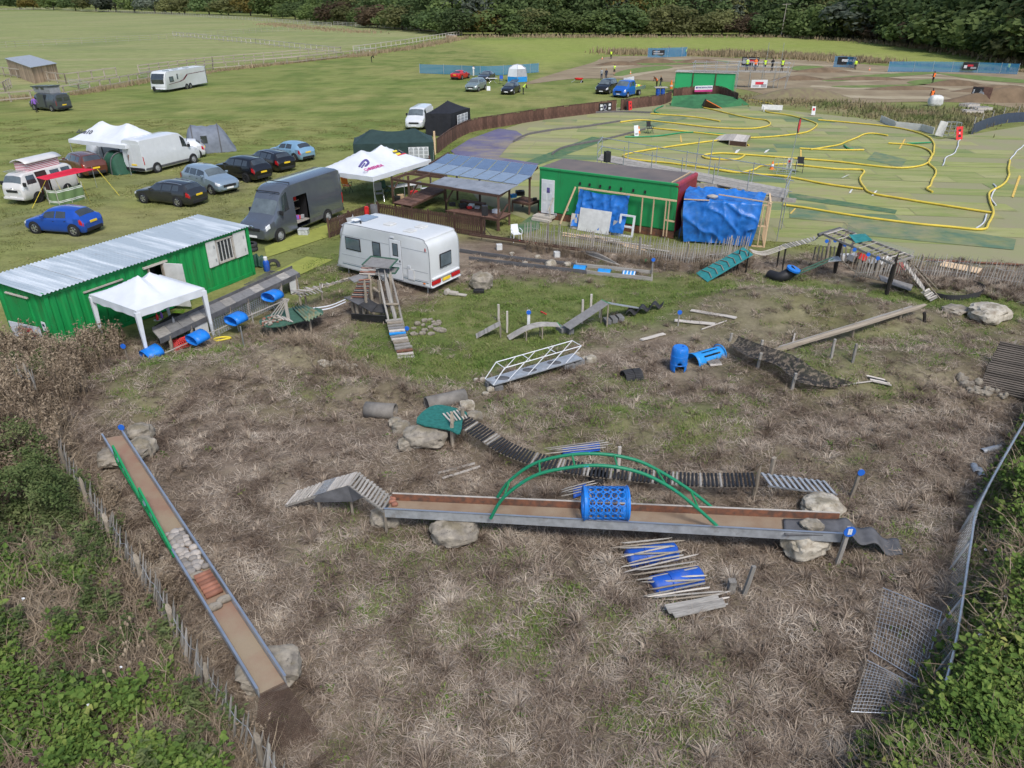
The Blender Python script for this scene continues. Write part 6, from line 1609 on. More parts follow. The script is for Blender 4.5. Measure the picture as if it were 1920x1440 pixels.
def inch(s,t,z=0):return(C0.lerp(C1,s)).lerp(D0.lerp(D1,s),t)+Vector((0,0,z))
r3=random.Random(4)
for i in range(34):
 s_=.50+.155*(i//3)/11.4;t_=.2+.3*(i%3)+r3.uniform(-.07,.07)
 sz=r3.uniform(.075,.12)
 rock('cobble','rounded cobble lying in the left channel',inch(s_+r3.uniform(-.004,.004),t_,sz*.7),(sz,sz*r3.uniform(.75,1.1),sz*.75),'cobble',i,r3.uniform(0,3),None,'cobbles in the left channel',2,.15,'cobble')
for i in range(6):
 s_=.668+i*.0125;p,q=inch(s_,.14,.07),inch(s_-.004,.92,.07)
 t=thing('clay_pipe','terracotta clay pipe lying across the left channel','pipe',p,group='clay pipes in the left channel')
 MB().tube([(0,0,0),q-p],.058,12,cap=False).build('tube','terracotta',t,smooth=60,thick=.015);MB().tube([(q-p)*.96,q-p],.064,12,cap=False).build('collar','terracotta',t,smooth=60)
for i,(s_,t_)in enumerate(((.765,.25),(.755,.75),(.66,.3))):rock('cobble','flat stone behind the clay pipes in the left channel',inch(s_,t_,.06),(.17,.11,.06),'stone',50+i,.5,None,'flat stones in the left channel',2,.2,'stone')
gp=thing('truss_panel','green lattice girder fixed along the left side of the sloping channel','girder',C0.xy.to_3d())
g0,g1=inch(.14,-.10,.1),inch(.575,-.10,.1)
piece('chord','box',g0-Vector((0,0,.05)),g1-Vector((0,0,.05)),.05,.10,'green_paint',gp)
for k in range(2):
 a,b=g0.lerp(g1,k*.5),g0.lerp(g1,k*.5+.5)
 m1,m2=a.lerp(b,.05)+Vector((0,0,.50)),a.lerp(b,.72)+Vector((0,0,.48))
 piece('chord','box',m1,a.lerp(b,.95)+Vector((0,0,.05)),.05,.07,'green_paint',gp);piece('strut','box',a,m1,.05,.06,'green_paint',gp)
 for f_ in(.25,.45,.65):piece('strut','box',a.lerp(b,f_),m1.lerp(a.lerp(b,.95),f_),.04,.05,'green_paint',gp)
 piece('strut','box',a.lerp(b,.1),m1.lerp(a.lerp(b,.95),.3),.04,.05,'green_paint',gp)
set_rock(500,1288,118,80,'pale pitted limestone boulder under the near end of the left channel','stone',9,top=.58,dep=.8)
set_rock(232,872,92,50,'tan slab boulder under the far end of the left channel','stone',10,top=.58)
set_rock(268,858,50,40,'grey boulder right of the far end of the left channel','stone',12)
set_rock(262,826,50,32,'orange stained boulder beyond the end of the left channel','stone',11)
post(243,836,796,'stake with a blue top at the far end of the left channel','grey_wood',.07,True,-.05)
mt=thing('wire_mat','rusty wire mesh mat sloping off the near end of the left channel','mesh',G(540,1360))
wire_grid([C1+Vector((0,0,.02)),D1+Vector((0,0,.02)),G(606,1385,.04),G(470,1440,.04)],30,34,.0045,'mesh','rust_dark',mt,.06)
#black plank suspension bridge
sb=thing('suspension_bridge','sagging bridge of black plastic tubes and grey boards','bridge',G(1150,920))
path=spline([X(u,v,z)for u,v,z in((856,783,.95),(905,812,.78),(960,845,.56),(1050,872,.42),(1180,889,.40),(1300,899,.50),(1416,899,.70))],8)
pale={5,12,13,26,33,34,40,41,47,52,58,63,64,70,75}
slats(sb,path,.60,84,.066,.05,lambda i:'grey_wood' if i in pale else 'black','round',.02,'plank_tube')
for s_ in(-.27,.27):
 pts=[]
 for i,p in enumerate(path):
  d=(path[min(i+1,len(path)-1)]-path[max(i-1,0)]).normalized();pts.append(p+Vector((-d.y,d.x,0)).normalized()*s_-Vector((0,0,.04)))
 MB().tube(pts,.015,5).build('rope','old_wood',sb,world=True)
for u,v,z,dy in((1412,935,.85,0),(1440,912,.95,0),(848,838,1.0,0),(868,818,1.0,0)):
 p=G(u,v);piece('post','pole',p-Vector((0,0,.1)),p+Vector((.02,0,z)),.12,.12,'old_wood',sb)
gr=thing('slatted_ramp','grey slatted ramp leading down from the right end of the black bridge','ramp',G(1500,915))
r0,r1=X(1432,898,.66),X(1560,914,.20)
slats(gr,[r0,r1],.60,11,.085,.025,['galv_dull'],'box',.0,'slat',0)
for s_ in(-.28,.28):d=(r1-r0).normalized();sd_=Vector((-d.y,d.x,0)).normalized();piece('runner','box',r0+sd_*s_-Vector((0,0,.04)),r1+sd_*s_-Vector((0,0,.04)),.03,.04,'alu',gr)
cb=thing('carpet_board','green carpeted board resting on boulders at the head of the black bridge','board',G(820,810))
cp=spline([X(u,v,.98)for u,v in((781,792),(800,766),(828,759),(874,772),(868,782),(862,812),(838,804))],3,True)
MB().slab(cp,.04).build('top','teal_carpet',cb,world=True)
slats(cb,[X(835,785,1.0),X(872,776,1.0)],.55,6,.05,.03,['pale_wood'],jitter=.05,lift=.02)
for u,v in((852,815),(862,798)):p=G(u,v+10);piece('leg','pole',p,Vector((p.x,p.y,.95)),.09,.09,'old_wood',cb)
set_rock(797,838,82,52,'large pale boulder under the green carpet board','stone',21,top=.9)
set_rock(765,843,40,24,'flat rock in front of the boulder under the carpet board','stone',22)
set_rock(752,812,36,22,'small tan rock left of the carpet board boulder','stone',23);set_rock(742,800,28,18,'small grey rock farthest left of the carpet board','stone',24)
set_rock(890,790,30,20,'small tan rock right of the carpet board','stone',25);set_rock(875,770,30,20,'small rock behind the carpet board','stone_pale',26)
for nm,uv,r_p,lb in(('clay_duct',((687,778),(742,782)),.24,'short grey clay duct lying on the dry grass'),('clay_duct',((800,768),(872,752)),.23,'grey clay duct lying behind the green carpet board')):
 p,q=G(*uv[0]),G(*uv[1]);p.z+=r_p*.85;q.z+=r_p*.85
 o=MB().tube([(0,0,0),(q-p)*.5,(q-p)],[r_p,r_p*.97,r_p],18,cap=False).build(nm,'duct',smooth=60,thick=.04);o.location=p;tag(o,lb,'pipe')
#sticks over blue barrels in the foreground
st=thing('stick_bridge','causeway of weathered sticks and boards laid over sunken blue barrels','track',G(1270,1090))
pa=[G(1205,1030,.26),G(1240,1075,.24),G(1275,1115,.16),G(1325,1150,.12)]
slats(st,pa,1.15,21,.045,.04,['grey_wood','old_wood','grey_wood','pale_wood'],'pole',.16,'stick',.05,tilt=(X(1290,1040,0)-X(1170,1055,0)))
slats(st,[G(1292,1142,.18),G(1312,1160,.14)],1.25,3,.13,.03,['grey_wood'],'plank',.05,'board',.08,tilt=(X(1390,1112,0)-X(1262,1140,0)))
for a,b,lb in(((1176,1052),(1266,1036),'upper sunken blue barrel under the stick causeway'),((1222,1103),(1312,1082),'lower sunken blue barrel under the stick causeway')):
 p,q=G(*a),G(*b);p.z+=.02;q.z+=.02;t=thing('blue_barrel',lb,'barrel',p)
 MB().tube([(0,0,0),(q-p)*.03,(q-p)*.33,(q-p)*.35,(q-p)*.65,(q-p)*.67,(q-p)*.97,(q-p)],[.22,.26,.265,.28,.28,.265,.26,.22],18).build('shell','barrel_blue',t,smooth=50)
 MB().tube([(q-p)*.33,(q-p)*.36],.29,18).build('hoop','barrel_blue',t,smooth=50)
post(1370,1110,1088,'short thick stub of timber beside the end boards','grey_wood',.16);post(1393,1118,1062,'grey leaning stake right of the stick causeway','grey_wood',.09,lean=.12)
#paling fences
def paling(label,uvs,h,n,lean=0.0,wires=True,w=.045,miss=.03,posts=6,m='grey_wood'):
 P0=[G(*uv)for uv in uvs];t=thing('paling_fence',label,'fence',P0[0]);Ls=[0]
 for a,b in zip(P0,P0[1:]):Ls.append(Ls[-1]+(b-a).length)
 tops=[]
 for i in range(n):
  s=Ls[-1]*(i+.5)/n;k=max(j for j in range(len(Ls)-1)if Ls[j]<=s);f=(s-Ls[k])/(Ls[k+1]-Ls[k]);p=P0[k].lerp(P0[k+1],f);p.z=gz(p.x,p.y)
  ll=Vector((random.gauss(lean,.035),random.gauss(0,.035),1))*(h*random.uniform(.9,1.1));tops.append((p,ll))
  if random.random()<miss:continue
  piece('pale','cleft',p-Vector((0,0,.05)),p+ll,w*random.uniform(.8,1.3),w*.6,m,t)
 for z in(.3,.8):
  MB().tube([p+ll*z for p,ll in tops],.006,4).build('wire','galv_dull',t,world=True)
 for i in range(posts):
  p,ll=tops[int((i+.5)*n/posts)];piece('post','pole',p+Vector((.06,.05,-.1)),p+Vector((.08,.05,h*1.02))+ll*.02,.11,.11,'old_wood',t)
 return t
paling('grey split chestnut paling fence along the left side of the foreground',[(110,880),(150,950),(215,1045),(290,1150),(350,1255),(400,1340),(450,1410),(540,1530)],.95,66,.24,posts=7,w=.07)
paling('grey chestnut paling fence in front of the green shed',[(982,452),(1100,468),(1200,480),(1290,494),(1400,478)],.95,100,.05,w=.055,posts=5)
paling('chestnut paling fence beyond the netted tower at the right',[(1600,522),(1700,516),(1780,520),(1860,532),(1960,548)],.95,70,.03,w=.05,posts=4)
paling('short stub of grey palings among weeds at the left edge',[(42,742),(78,752)],.95,9,0,w=.06,posts=1)
cf=thing('chain_fence','leaning chain link fence with a pale tubular top rail at the right edge','fence',G(1830,1000))
tops=[X(u,v,1.05)for u,v in((1985,690),(1922,790),(1840,938),(1822,1010),(1806,1120),(1790,1215),(1760,1330))]
MB().tube(spline(tops,4),.028,8).build('top_rail','galv',cf,world=True,smooth=60)
for p in tops[1:]:
 piece('post','round',Vector((p.x-.35,p.y-.1,gz(p.x,p.y)-.1)),p,.05,.05,'galv_dull',cf)
b=MB()
for p,q in zip(tops,tops[1:]):
 L=(q-p).length;n=max(3,int(L/.14));d0=Vector((-.38,-.1,-1.0))
 for i in range(n):
  for sgn in(1,-1):
   a_=p.lerp(q,i/n);e_=p.lerp(q,min(1,max(0,(i+sgn*n*.5/max(L,.5))/n)))+d0;b.tube([a_,a_.lerp(e_,.5)+Vector((.02,0,0)),e_],.0035,3,False)
o=b.build('chain_link','galv_dull',cf,world=True);o['kind']='stuff'
for lb,cs in(('upper galvanised mesh panel lying in the grass at lower right',((1652,1112),(1762,1158),(1725,1290),(1628,1230))),('lower galvanised mesh panel lying in the grass at lower right',((1622,1248),(1722,1300),(1700,1350),(1592,1345)))):
 c4=[G(u,v,.16)for u,v in cs];t=thing('wire_mesh_sheet',lb,'mesh',c4[0].xy.to_3d())
 wire_grid(c4,17,16,.0048,'mesh','galv_dull',t,.12)
 for i in range(4):piece('edge_bar','round',c4[i],c4[(i+1)%4],.022,.022,'galv' if i!=3 else 'old_wood',t)
#middle of the course
wbz=thing('lattice_bridge','small bridge with white lattice rails and a grey deck','bridge',G(1000,700))
k0,k1,k2,k3=X(925,722,.35),X(1092,672,.35),X(1075,662,.35),X(916,705,.35)
k3=k0+(k2-k1)
MB().slab([k0,k1,k2,k3],.04).build('deck','rubber_grey' if False else 'galv_dull',wbz,world=True)
for f_ in(.08,.38,.66):
 c=(k0.lerp(k1,f_+.06)+k3.lerp(k2,f_+.06))/2;o=MB().lathe([(.20,0),(.20,.006),(0,.006)],n=14).build('deck_patch','rubber_grey',wbz);o.location=c-wbz.location+Vector((0,0,.003));o.scale=(1.3,.75,1)
for a,b in((k0,k1),(k3,k2)):
 up=Vector((0,0,.52));n=4
 t0,t1=a.lerp(b,.12)+up,a.lerp(b,.98)+up
 piece('rail','round',t0,t1,.035,.035,'white',wbz);piece('rail_end','round',a,t0,.035,.035,'white',wbz)
 for i in range(n):piece('lattice_bar','round',a.lerp(b,(i+.72)/n*.86),t0.lerp(t1,(i+1)/n),.028,.028,'white',wbz)
for f_ in(0,.33,.66,1):piece('cross_bar','round',(k0.lerp(k1,.12+.86*f_))+Vector((0,0,.52)),(k3.lerp(k2,.12+.86*f_))+Vector((0,0,.52)),.028,.028,'white',wbz)
def block(u,v,z,s,m,label,rz=0,group=None,name='concrete_block',cat='block'):
 p=G(u,v);o=MB().box((0,0,s[2]/2),s).build(name,m,bevel=.012);o.location=p+Vector((0,0,z));o.rotation_euler=(0,0,rz);return tag(o,label,cat,group)
block(922,724,0,(.42,.22,.2),'brick_grey','grey block under the left end of the lattice bridge',.5);block(935,730,0,(.3,.22,.15),'brick_grey','low grey block in front of the left end of the lattice bridge',.2)
block(1066,692,0,(.42,.3,.22),'brick_grey','grey block under the right end of the lattice bridge',.3);block(1084,684,0,(.4,.3,.22),'brick_grey','outer grey block at the right end of the lattice bridge',.4)
for i,(u,v,s_)in enumerate(((1108,682,24),(1098,676,14),(905,715,12),(893,715,10),(920,735,16),(910,742,12),(1082,668,12))):set_rock(u,v,s_,s_*.7,'small pale stone scattered around the lattice bridge','stone_pale',60+i,group='stones by the lattice bridge',sub=2)
ub=thing('cut_barrel','upright blue barrel with an arch cut out of its side','barrel',G(1271,694))
b=MB();n=26;hs=[0,.08,.16,.24,.32,.40,.52,.66,.8,.88,.92];rs=[.27,.285,.29,.292,.294,.296,.298,.295,.285,.27,.24]
vs=[(r_*math.cos(2*math.pi*k/n),r_*math.sin(2*math.pi*k/n),z)for r_,z in zip(rs,hs)for k in range(n)];fs=[]
for i in range(len(hs)-1):
 for k in range(n):
  a_=2*math.pi*(k+.5)/n;da=abs((a_-R(268)+math.pi)%(2*math.pi)-math.pi)
  if(hs[i]+hs[i+1])/2<.40*math.sqrt(max(0,1-(da/.62)**2)):continue
  fs.append((i*n+k,i*n+(k+1)%n,(i+1)*n+(k+1)%n,(i+1)*n+k))
fs.append(tuple(range((len(hs)-1)*n,len(hs)*n)))
b.add(vs,fs).build('shell','blue_plastic',ub,smooth=50,thick=.015)
for z in(.3,.62):MB().lathe([(.299,z-.02),(.312,z),(.299,z+.02)],n=26,cap=False).build('hoop','blue_plastic',ub,smooth=60)
MB().tube([(.1,.05,.92),(.1,.05,.945)],.04,10).build('bung','barrel_blue',ub)
p,q=G(1298,682),G(1350,664)
hb=thing('half_barrel','light blue half barrel with long slots lying beside the upright one','barrel',p)
d=(q-p);dn=d.normalized();sn=Vector((-dn.y,dn.x,0));Lh=d.length
b=MB();n=16;nl=12;vs=[];fs=[]
for i in range(nl+1):
 for k in range(n+1):
  a_=math.pi*k/n;rr=.34+(.02 if i in(0,1)else 0);c=dn*(Lh*i/nl)+sn*(rr*math.cos(a_));vs.append((c.x,c.y,.02+rr*math.sin(a_)))
for i in range(nl):
 for k in range(n):
  if 3<=i<=9 and k in(5,8,11):continue
  fs.append((i*(n+1)+k,(i+1)*(n+1)+k,(i+1)*(n+1)+k+1,i*(n+1)+k+1))
b.add(vs,fs).build('shell','cyan_blue',hb,smooth=60,thick=.02)
for i in(0,.97):
 pts=[dn*(Lh*i)+sn*(.365*math.cos(math.pi*k/16))+Vector((0,0,.02+.365*math.sin(math.pi*k/16)))for k in range(17)]
 MB().tube(pts,.02,6).build('rim','cyan_blue',hb,smooth=60)
block(1338,680,0,(.5,.3,.06),'grey_wood','weathered board beside the blue half barrel',.2,name='board',cat='board');block(1342,686,.02,(.45,.1,.05),'pale_wood','pale batten beside the blue half barrel',.15,name='board',cat='board')
p=G(1184,708);ht=thing('tyre_tunnel','black half tyre with chunky tread standing as a tunnel','tyre',p,R(18))
b=MB()
for k in range(15):
 a0,a1=math.pi*k/15,math.pi*(k+.72)/15
 for sx in(-1,1):
  sh_=.10 if sx>0 else 0
  b.add([(sx*.02,.27*math.cos(a0),.27*math.sin(a0)),(sx*.33,.26*math.cos(a0+sh_),.26*math.sin(a0+sh_)),(sx*.33,.26*math.cos(a1+sh_),.26*math.sin(a1+sh_)),(sx*.02,.27*math.cos(a1),.27*math.sin(a1)),(sx*.02,.32*math.cos(a0),.32*math.sin(a0)),(sx*.33,.30*math.cos(a0+sh_),.30*math.sin(a0+sh_)),(sx*.33,.30*math.cos(a1+sh_),.30*math.sin(a1+sh_)),(sx*.02,.32*math.cos(a1),.32*math.sin(a1))],[(0,1,2,3),(7,6,5,4),(0,4,5,1),(1,5,6,2),(2,6,7,3),(3,7,4,0)])
b.build('tread','rubber',ht)
MB().grid(lambda a,t:((a-.5)*.66,.27*math.cos(math.pi*t),.27*math.sin(math.pi*t)),2,16).build('carcass','rubber',ht,thick=.03,smooth=60)
def ramp(label,pts,width,m,edge=None,slat=None,t=.03,name='ramp'):
 P3=[Vector(p)for p in pts];d=(P3[-1]-P3[0]);sd=Vector((-d.y,d.x,0)).normalized()*width/2
 r=thing('obstacle_ramp',label,'ramp',Vector((P3[0].x,P3[0].y,gz(P3[0].x,P3[0].y))))
 pts2=spline(P3,5)if len(P3)>2 else P3
 if slat:slats(r,pts2,width,slat,.075,.03,[m],'plank',.06)
 b=MB()
 b.grid(lambda a,c:pts2[min(int(a*(len(pts2)-1)+.5),len(pts2)-1)]+sd*(2*c-1),len(pts2)-1,1).build('surface' if not slat else 'backing',m,r,world=True,thick=t if not slat else .01)
 for q in(P3[1:]if len(P3)==2 else P3[1:-1]):
  for s_ in(-.8,.8):
   w_=q+sd*s_;g_=gz(w_.x,w_.y)
   if w_.z-g_>.12:piece('leg','box',(w_.x,w_.y,g_-.05),w_-Vector((0,0,.02)),.05,.05,'old_wood',r)
 if edge:piece('edge_strip','box',P3[-1]-sd,P3[-1]+sd,.03,.05,edge,r)
 return r
ramp('short grey slatted ramp at the left of the lawn obstacles',[G(893,632,.04),X(938,606,.55)],.42,'grey_wood',slat=16)
ramp('curved weathered board ramp between two white topped posts',[G(953,636,.05),X(985,616,.45),X(1015,608,.55),X(1048,609,.42)],.42,'grey_wood','green_paint')
ramp('grey matted ramp rising to the right above the lawn',[X(1062,614,.30),X(1135,566,1.0)],.50,'felt_grey','green_paint')
ramp('pale thin sheet sloping down behind the grey matted ramp',[X(1140,568,.95),G(1200,580,.05)],.40,'galv_dull')
for i,(u,v)in enumerate(((1052,622),(1066,624))):block(u,v,0,(.24,.45,.22),'brick_grey','grey block under the foot of the matted ramp',.5,'blocks under the matted ramp')
for i,(u,v)in enumerate(((1138,606),(1150,603),(1162,600))):block(u,v,0,(.24,.42,.2),'brick_grey','grey block in the row of three beside the rubber ripple',.25,'row of three grey blocks')
e0,e1=G(1172,598,.06),G(1242,580,.06);wv=Vector((.12,.42,0))
o=MB().grid(lambda s,t:e0.lerp(e1,s)+wv*t+Vector((0,0,.14+.13*math.sin(s*19))),30,3).build('rubber_ripple','rubber',smooth=60,thick=.02);tag(o,'black rippled rubber strip at the right of the lawn obstacles','mat')
post(935,602,571,'tall pale post behind the short slatted ramp','pale_wood',.09);post(951,624,584,'pale post left of the curved board','pale_wood',.08)
post(991,616,582,'white post with a blue and black top by the curved board','white',.12,True);post(1091,606,562,'pale post at the middle of the matted ramp','pale_wood',.09);post(1107,588,552,'pale post behind the matted ramp','pale_wood',.09);post(1124,596,574,'short pale post under the top of the matted ramp','pale_wood',.07)
post(1271,612,582,'thin stake with a blue top right of the rubber ripple','grey_wood',.05,True)
o=piece('red_stick','box',G(1014,586,.05),G(1024,594,.12),.05,.04,'red_plastic',None);tag(o,'thin red stick lying on the lawn','stick')
for a,b,w_,lb in(((1265,603),(1340,610),.22,'long pale plank lying in the dry grass, nearer of two'),((1295,584),(1380,598),.22,'long pale ridged plank lying in the dry grass, farther of two'),((1315,620),(1362,604),.04,'thin pale rod lying on the mound'),((1202,640),(1245,628),.18,'short weathered plank left of the blue barrels'),((822,890),(890,872),.07,'upper white painted batten lying left of the arch'),((830,900),(900,878),.07,'lower white painted batten lying left of the arch'),((1485,650),(1490,628),.06,'grey stub on the slope')):
 o=piece('plank','plank',G(*a,.06),G(*b,.06),w_,.04,'pale_wood',None);tag(o,lb,'plank')
lg=thing('log_beam','long split log raised on stakes across the right hand mounds','log',G(1590,630))
l0,l1=GA(1462,656,.10),GA(1712,579,.45)
piece('log','pole',l0,l1,.20,.20,'old_wood',lg);piece('slab','plank',l0+Vector((.05,.22,0)),l1+Vector((.05,.22,.0)),.10,.06,'grey_wood',lg)
for f_ in(.55,.92):p=l0.lerp(l1,f_);piece('stake','pole',(p.x,p.y+.1,gz(p.x,p.y)),(p.x,p.y+.1,p.z+.05),.09,.09,'old_wood',lg)
post(1558,672,636,'left of two grey stakes below the log','grey_wood',.08);post(1598,680,645,'right of two grey stakes below the log','grey_wood',.08);post(1735,604,586,'dark short stake beyond the end of the log','dark_post',.1,lean=-.15)
hm=thing('mesh_hammock','black mesh sheet slung between stakes across the slope','net',G(1480,690))
ptsA=[GA(1365,642,.42),GA(1400,667,.45),GA(1455,684,.48),GA(1500,717,.42),GA(1570,727,.10)];ptsB=[GA(1385,630,.46),GA(1432,648,.50),GA(1485,665,.52),GA(1540,698,.45),GA(1600,717,.10)]
sa,sb_=spline(ptsA,6),spline(ptsB,6)
mesh_black=mat('net_black',(.018,.018,.019),.8,col2=(.17,.135,.10),cov=.54,sharp=.06,scale=8)
MB().grid(lambda s,t:sa[int(s*(len(sa)-1)+.5)].lerp(sb_[int(s*(len(sb_)-1)+.5)],t)-Vector((0,0,.20*math.sin(math.pi*t))),len(sa)-1,8).build('netting',mesh_black,hm,world=True,smooth=60);mesh_black.node_tree.nodes['Principled BSDF'].inputs['Alpha'].default_value=.82
for u,v0,v1 in((1420,690,662),(1425,655,638),(1484,730,700),(1490,690,672),(1368,640,625)):
 p=G(u,v0);piece('stake','plank',p-Vector((0,0,.1)),Vector((p.x+.05,p.y,ztop(p,v1))),.09,.09,'grey_wood',hm)
o=piece('plank','plank',G(1580,724,.05),G(1640,716,.08),.05,.03,'pale_wood',None);tag(o,'thin pale lath at the foot of the black netting','plank')
pb=thing('small_pallet','small broken pallet lying right of the black netting','pallet',G(1655,715))
slats(pb,[G(1640,706,.10),G(1655,722,.10)],.62,4,.06,.03,['pale_wood','rubber','pale_wood'],'plank',.05,tilt=(G(1675,716)-G(1638,708)))
rr_=thing('pallet_ramp','ramp of grey battens rising at the right edge','ramp',G(1890,720))
slats(rr_,[GA(1890,742,.08),GA(1905,700,.35),GA(1930,650,.9)],1.7,24,.06,.06,['pallet_dark'],'plank',.03,tilt=(X(1960,706,.3)-X(1880,690,.3)))
for s_ in(-.5,.5):piece('runner','plank',G(1880+s_*60,740,.03),X(1935+s_*60,640,.62),.07,.08,'old_wood',rr_)
r4=random.Random(8)
for i in range(26):u=1800+r4.uniform(0,90);v=718+(u-1800)*.35+r4.uniform(-14,14);set_rock(u,v,r4.uniform(8,22),r4.uniform(7,14),'pale rubble stone in the heap below the batten ramp','stone',100+i,group='rubble below the batten ramp',sub=2)
for i in range(20):u=800+r4.uniform(-32,32);v=616+r4.uniform(-14,14);set_rock(u,v,r4.uniform(7,16),r4.uniform(5,9),'flat limestone piece in the heap by the log ramp','stone',140+i,group='limestone heap by the log ramp',sub=2)
for i in range(12):u=600+i*6+r4.uniform(-4,4);v=672+i*2.2+r4.uniform(-5,5);set_rock(u,v,r4.uniform(12,22),r4.uniform(6,9),'whitish stone in the row below the dark ridge','stone_pale',170+i,group='whitish stones below the ridge',sub=2)
set_rock(1858,603,78,32,'broad pale flat boulder near the right edge','stone_pale',31);set_rock(1795,588,50,12,'flat grey slab left of the broad pale boulder','stone',32)
set_rock(903,542,44,30,'tan boulder with clutter behind the white caravan','stone',33)
for u,v,lb in((1857,845,'long grey plastic offcut by the right fence'),(1828,882,'shorter grey plastic offcut by the right fence'),(1838,890,'dark green offcut by the right fence')):
 p=G(u,v);o=MB().grid(lambda a,b:((a-.5)*(.75 if 'long' in lb and 'shorter' not in lb else .4),.1*math.cos(math.pi*b),.1*math.sin(math.pi*b)),4,8).build('plastic_offcut','galv_dull',smooth=60,thick=.01);o.location=p+Vector((0,0,.03));o.rotation_euler=(0,0,R(20 if 'long' in lb else 75));tag(o,lb,'offcut')
post(1595,935,880,'leaning stake with a blue disc right of the grey ramp','old_wood',.08,True,.06);post(1157,905,838,'tall pale post behind the green arch','pale_wood',.09)
post(712,800,770,'thin dark stake on the left slope','dark_post',.05,True)if False else None
p=G(1120,905);o=MB().lathe([(.24,0),(.27,.26),(.25,.28),(.22,.02),(0,.02)],n=18,cap=False).build('black_tub','black',smooth=60);o.location=p;tag(o,'black plastic tub behind the drilled blue drum','tub')
for a,b,lb in(((1055,860),(1125,850),'blue sheet with sticks behind the black bridge'),((1075,940),(1100,930),'blue sheet behind the left of the drilled drum')):
 p,q=G(*a),G(*b);t=thing('blue_sheet',lb,'sheet',p)
 MB().grid(lambda s,c:(q-p)*s+Vector((0,.45*c,.1+.1*math.sin(math.pi*c))),4,5).build('sheet','barrel_blue',t,smooth=60,thick=.01)
 for k in range(4):piece('stick','pole',p+Vector((-.15,.1*k,.22)),q+Vector((.15,.12*k,.22)),.035,.035,'grey_wood',t)
#raised walkway, scoops and table in front of the cabin
ww_=thing('raised_walkway','raised grey model car track on posts in front of the green cabin','walkway',G(430,600))
n0,n1,f1_,f0_=X(300,636,.8),X(562,512,.8),X(548,503,.8),X(286,620,.8)
for k in range(14):
 a,b=k/14,(k+.98)/14
 MB().slab([n0.lerp(n1,a),n0.lerp(n1,b),f0_.lerp(f1_,b),f0_.lerp(f1_,a)],.04).build('deck_board','felt_grey' if k%3 else 'grey_wood',ww_,world=True)
 MB().bar(n0.lerp(n1,a)-Vector((0,.02,.07)),n0.lerp(n1,b)-Vector((0,.02,.07)),.04,.20).build('kerb','rubber_grey',ww_,world=True)
 MB().bar(f0_.lerp(f1_,a)+Vector((0,.02,.06)),f0_.lerp(f1_,b)+Vector((0,.02,.06)),.04,.12).build('kerb','rubber_grey',ww_,world=True)
for k in range(8):
 p=n0.lerp(n1,.05+k*.13);piece('post','plank',(p.x,p.y,0),(p.x,p.y+.05,.76),.10,.10,'old_wood',ww_)
 p=f0_.lerp(f1_,.05+k*.13);piece('post','plank',(p.x,p.y,0),(p.x,p.y,.76),.10,.10,'old_wood',ww_)
for a,b in((.20,.28),(.90,.97)):
 MB().slab([n0.lerp(n1,a)+Vector((0,.05,-.1)),n0.lerp(n1,b)+Vector((0,.05,-.1)),n0.lerp(n1,b)+Vector((0,.05,-.75)),n0.lerp(n1,a)+Vector((0,.05,-.75))],.02).build('side_board','white_dirty',ww_,world=True)
b0,b1=X(470,536,.03),X(520,508,.03)
sm=thing('slatted_mat','dark grey slatted mat lying beside the cabin corner','mat',b0)
slats(sm,[b0,b1],.8,14,.07,.02,['rubber_grey'],'box')
nt_=thing('ground_net','wire netting stretched from the walkway down to the rope rail','net',G(430,610))
wire_grid([n0.lerp(n1,.30)-Vector((0,0,.2)),n0.lerp(n1,.84)-Vector((0,0,.2)),X(530,568,.3),X(400,632,.25)],34,12,.006,'netting','galv_dull',nt_,-.08)
nt_=thing('red_net','heap of red plastic netting under the walkway','net',G(340,648))
wire_grid([X(318,640,.35),X(352,628,.45),X(372,640,.2),X(325,660,.1)],12,10,.012,'netting','red_plastic',nt_,.15)
rl=thing('rope_rail','pale pole rail carrying the blue scoops','rail',G(400,640))
rp0,rp1=X(245,690,.25),X(535,562,.45)
piece('pole','pole',rp0,rp1,.05,.05,'grey_wood',rl)
for f_ in(.1,.52,.75,.96):p=rp0.lerp(rp1,f_);piece('stake','pole',(p.x,p.y,gz(p.x,p.y)-.1),p,.06,.06,'grey_wood',rl)
for i,(u,v,z,lb)in enumerate(((285,662,.35,'nearest blue plastic scoop lying lowest at the end of the row'),(371,633,.5,'second blue plastic scoop below the white gazebo leg'),(443,598,.6,'third blue plastic scoop on the rope rail'),(511,555,.7,'farthest blue plastic scoop by the walkway end'))):
 p=X(u,v,z);t=thing('blue_scoop',lb,'scoop',p,R(25+5*i),None)
 ax=Vector((.62,.3,.12-.05*i));n=24;b=MB()
 b.tube([ax*s for s in(-.45,-.1,.25,.45)],[1,1,1,1],n,cap=False);vs=[]
 d,sd,up=frame_to(ax)
 for s in(-.42,-.15,.15,.42):
  for k in range(n):
   a=2*math.pi*k/n;cx,cy=math.cos(a),math.sin(a)
   vs.append(ax*s+sd*(.36*math.copysign(abs(cx)**.8,cx))+up*(.185*math.copysign(abs(cy)**.9,cy)+.03*(1-cx*cx)))
 b.v=vs;b.f=[(i2*n+k,i2*n+(k+1)%n,(i2+1)*n+(k+1)%n,(i2+1)*n+k)for i2 in range(3)for k in range(n)];b.m=[0]*len(b.f)
 b.build('shell','blue_plastic',t,smooth=60,thick=.018)
 MB().tube([vs[k]for k in list(range(n))+[0]],.016,5,False).build('rim','blue_plastic',t,smooth=60)
 piece('stake','round',(p.x+.05,p.y+.1,gz(p.x,p.y)-.05),(p.x+.05,p.y+.1,z-.1),.05,.05,'galv',None)if False else None
 MB().tube([(0,.1,-.12),(.05,.12,gz(p.x,p.y)-z-.05)],.025,6).build('stake','galv_dull',t)
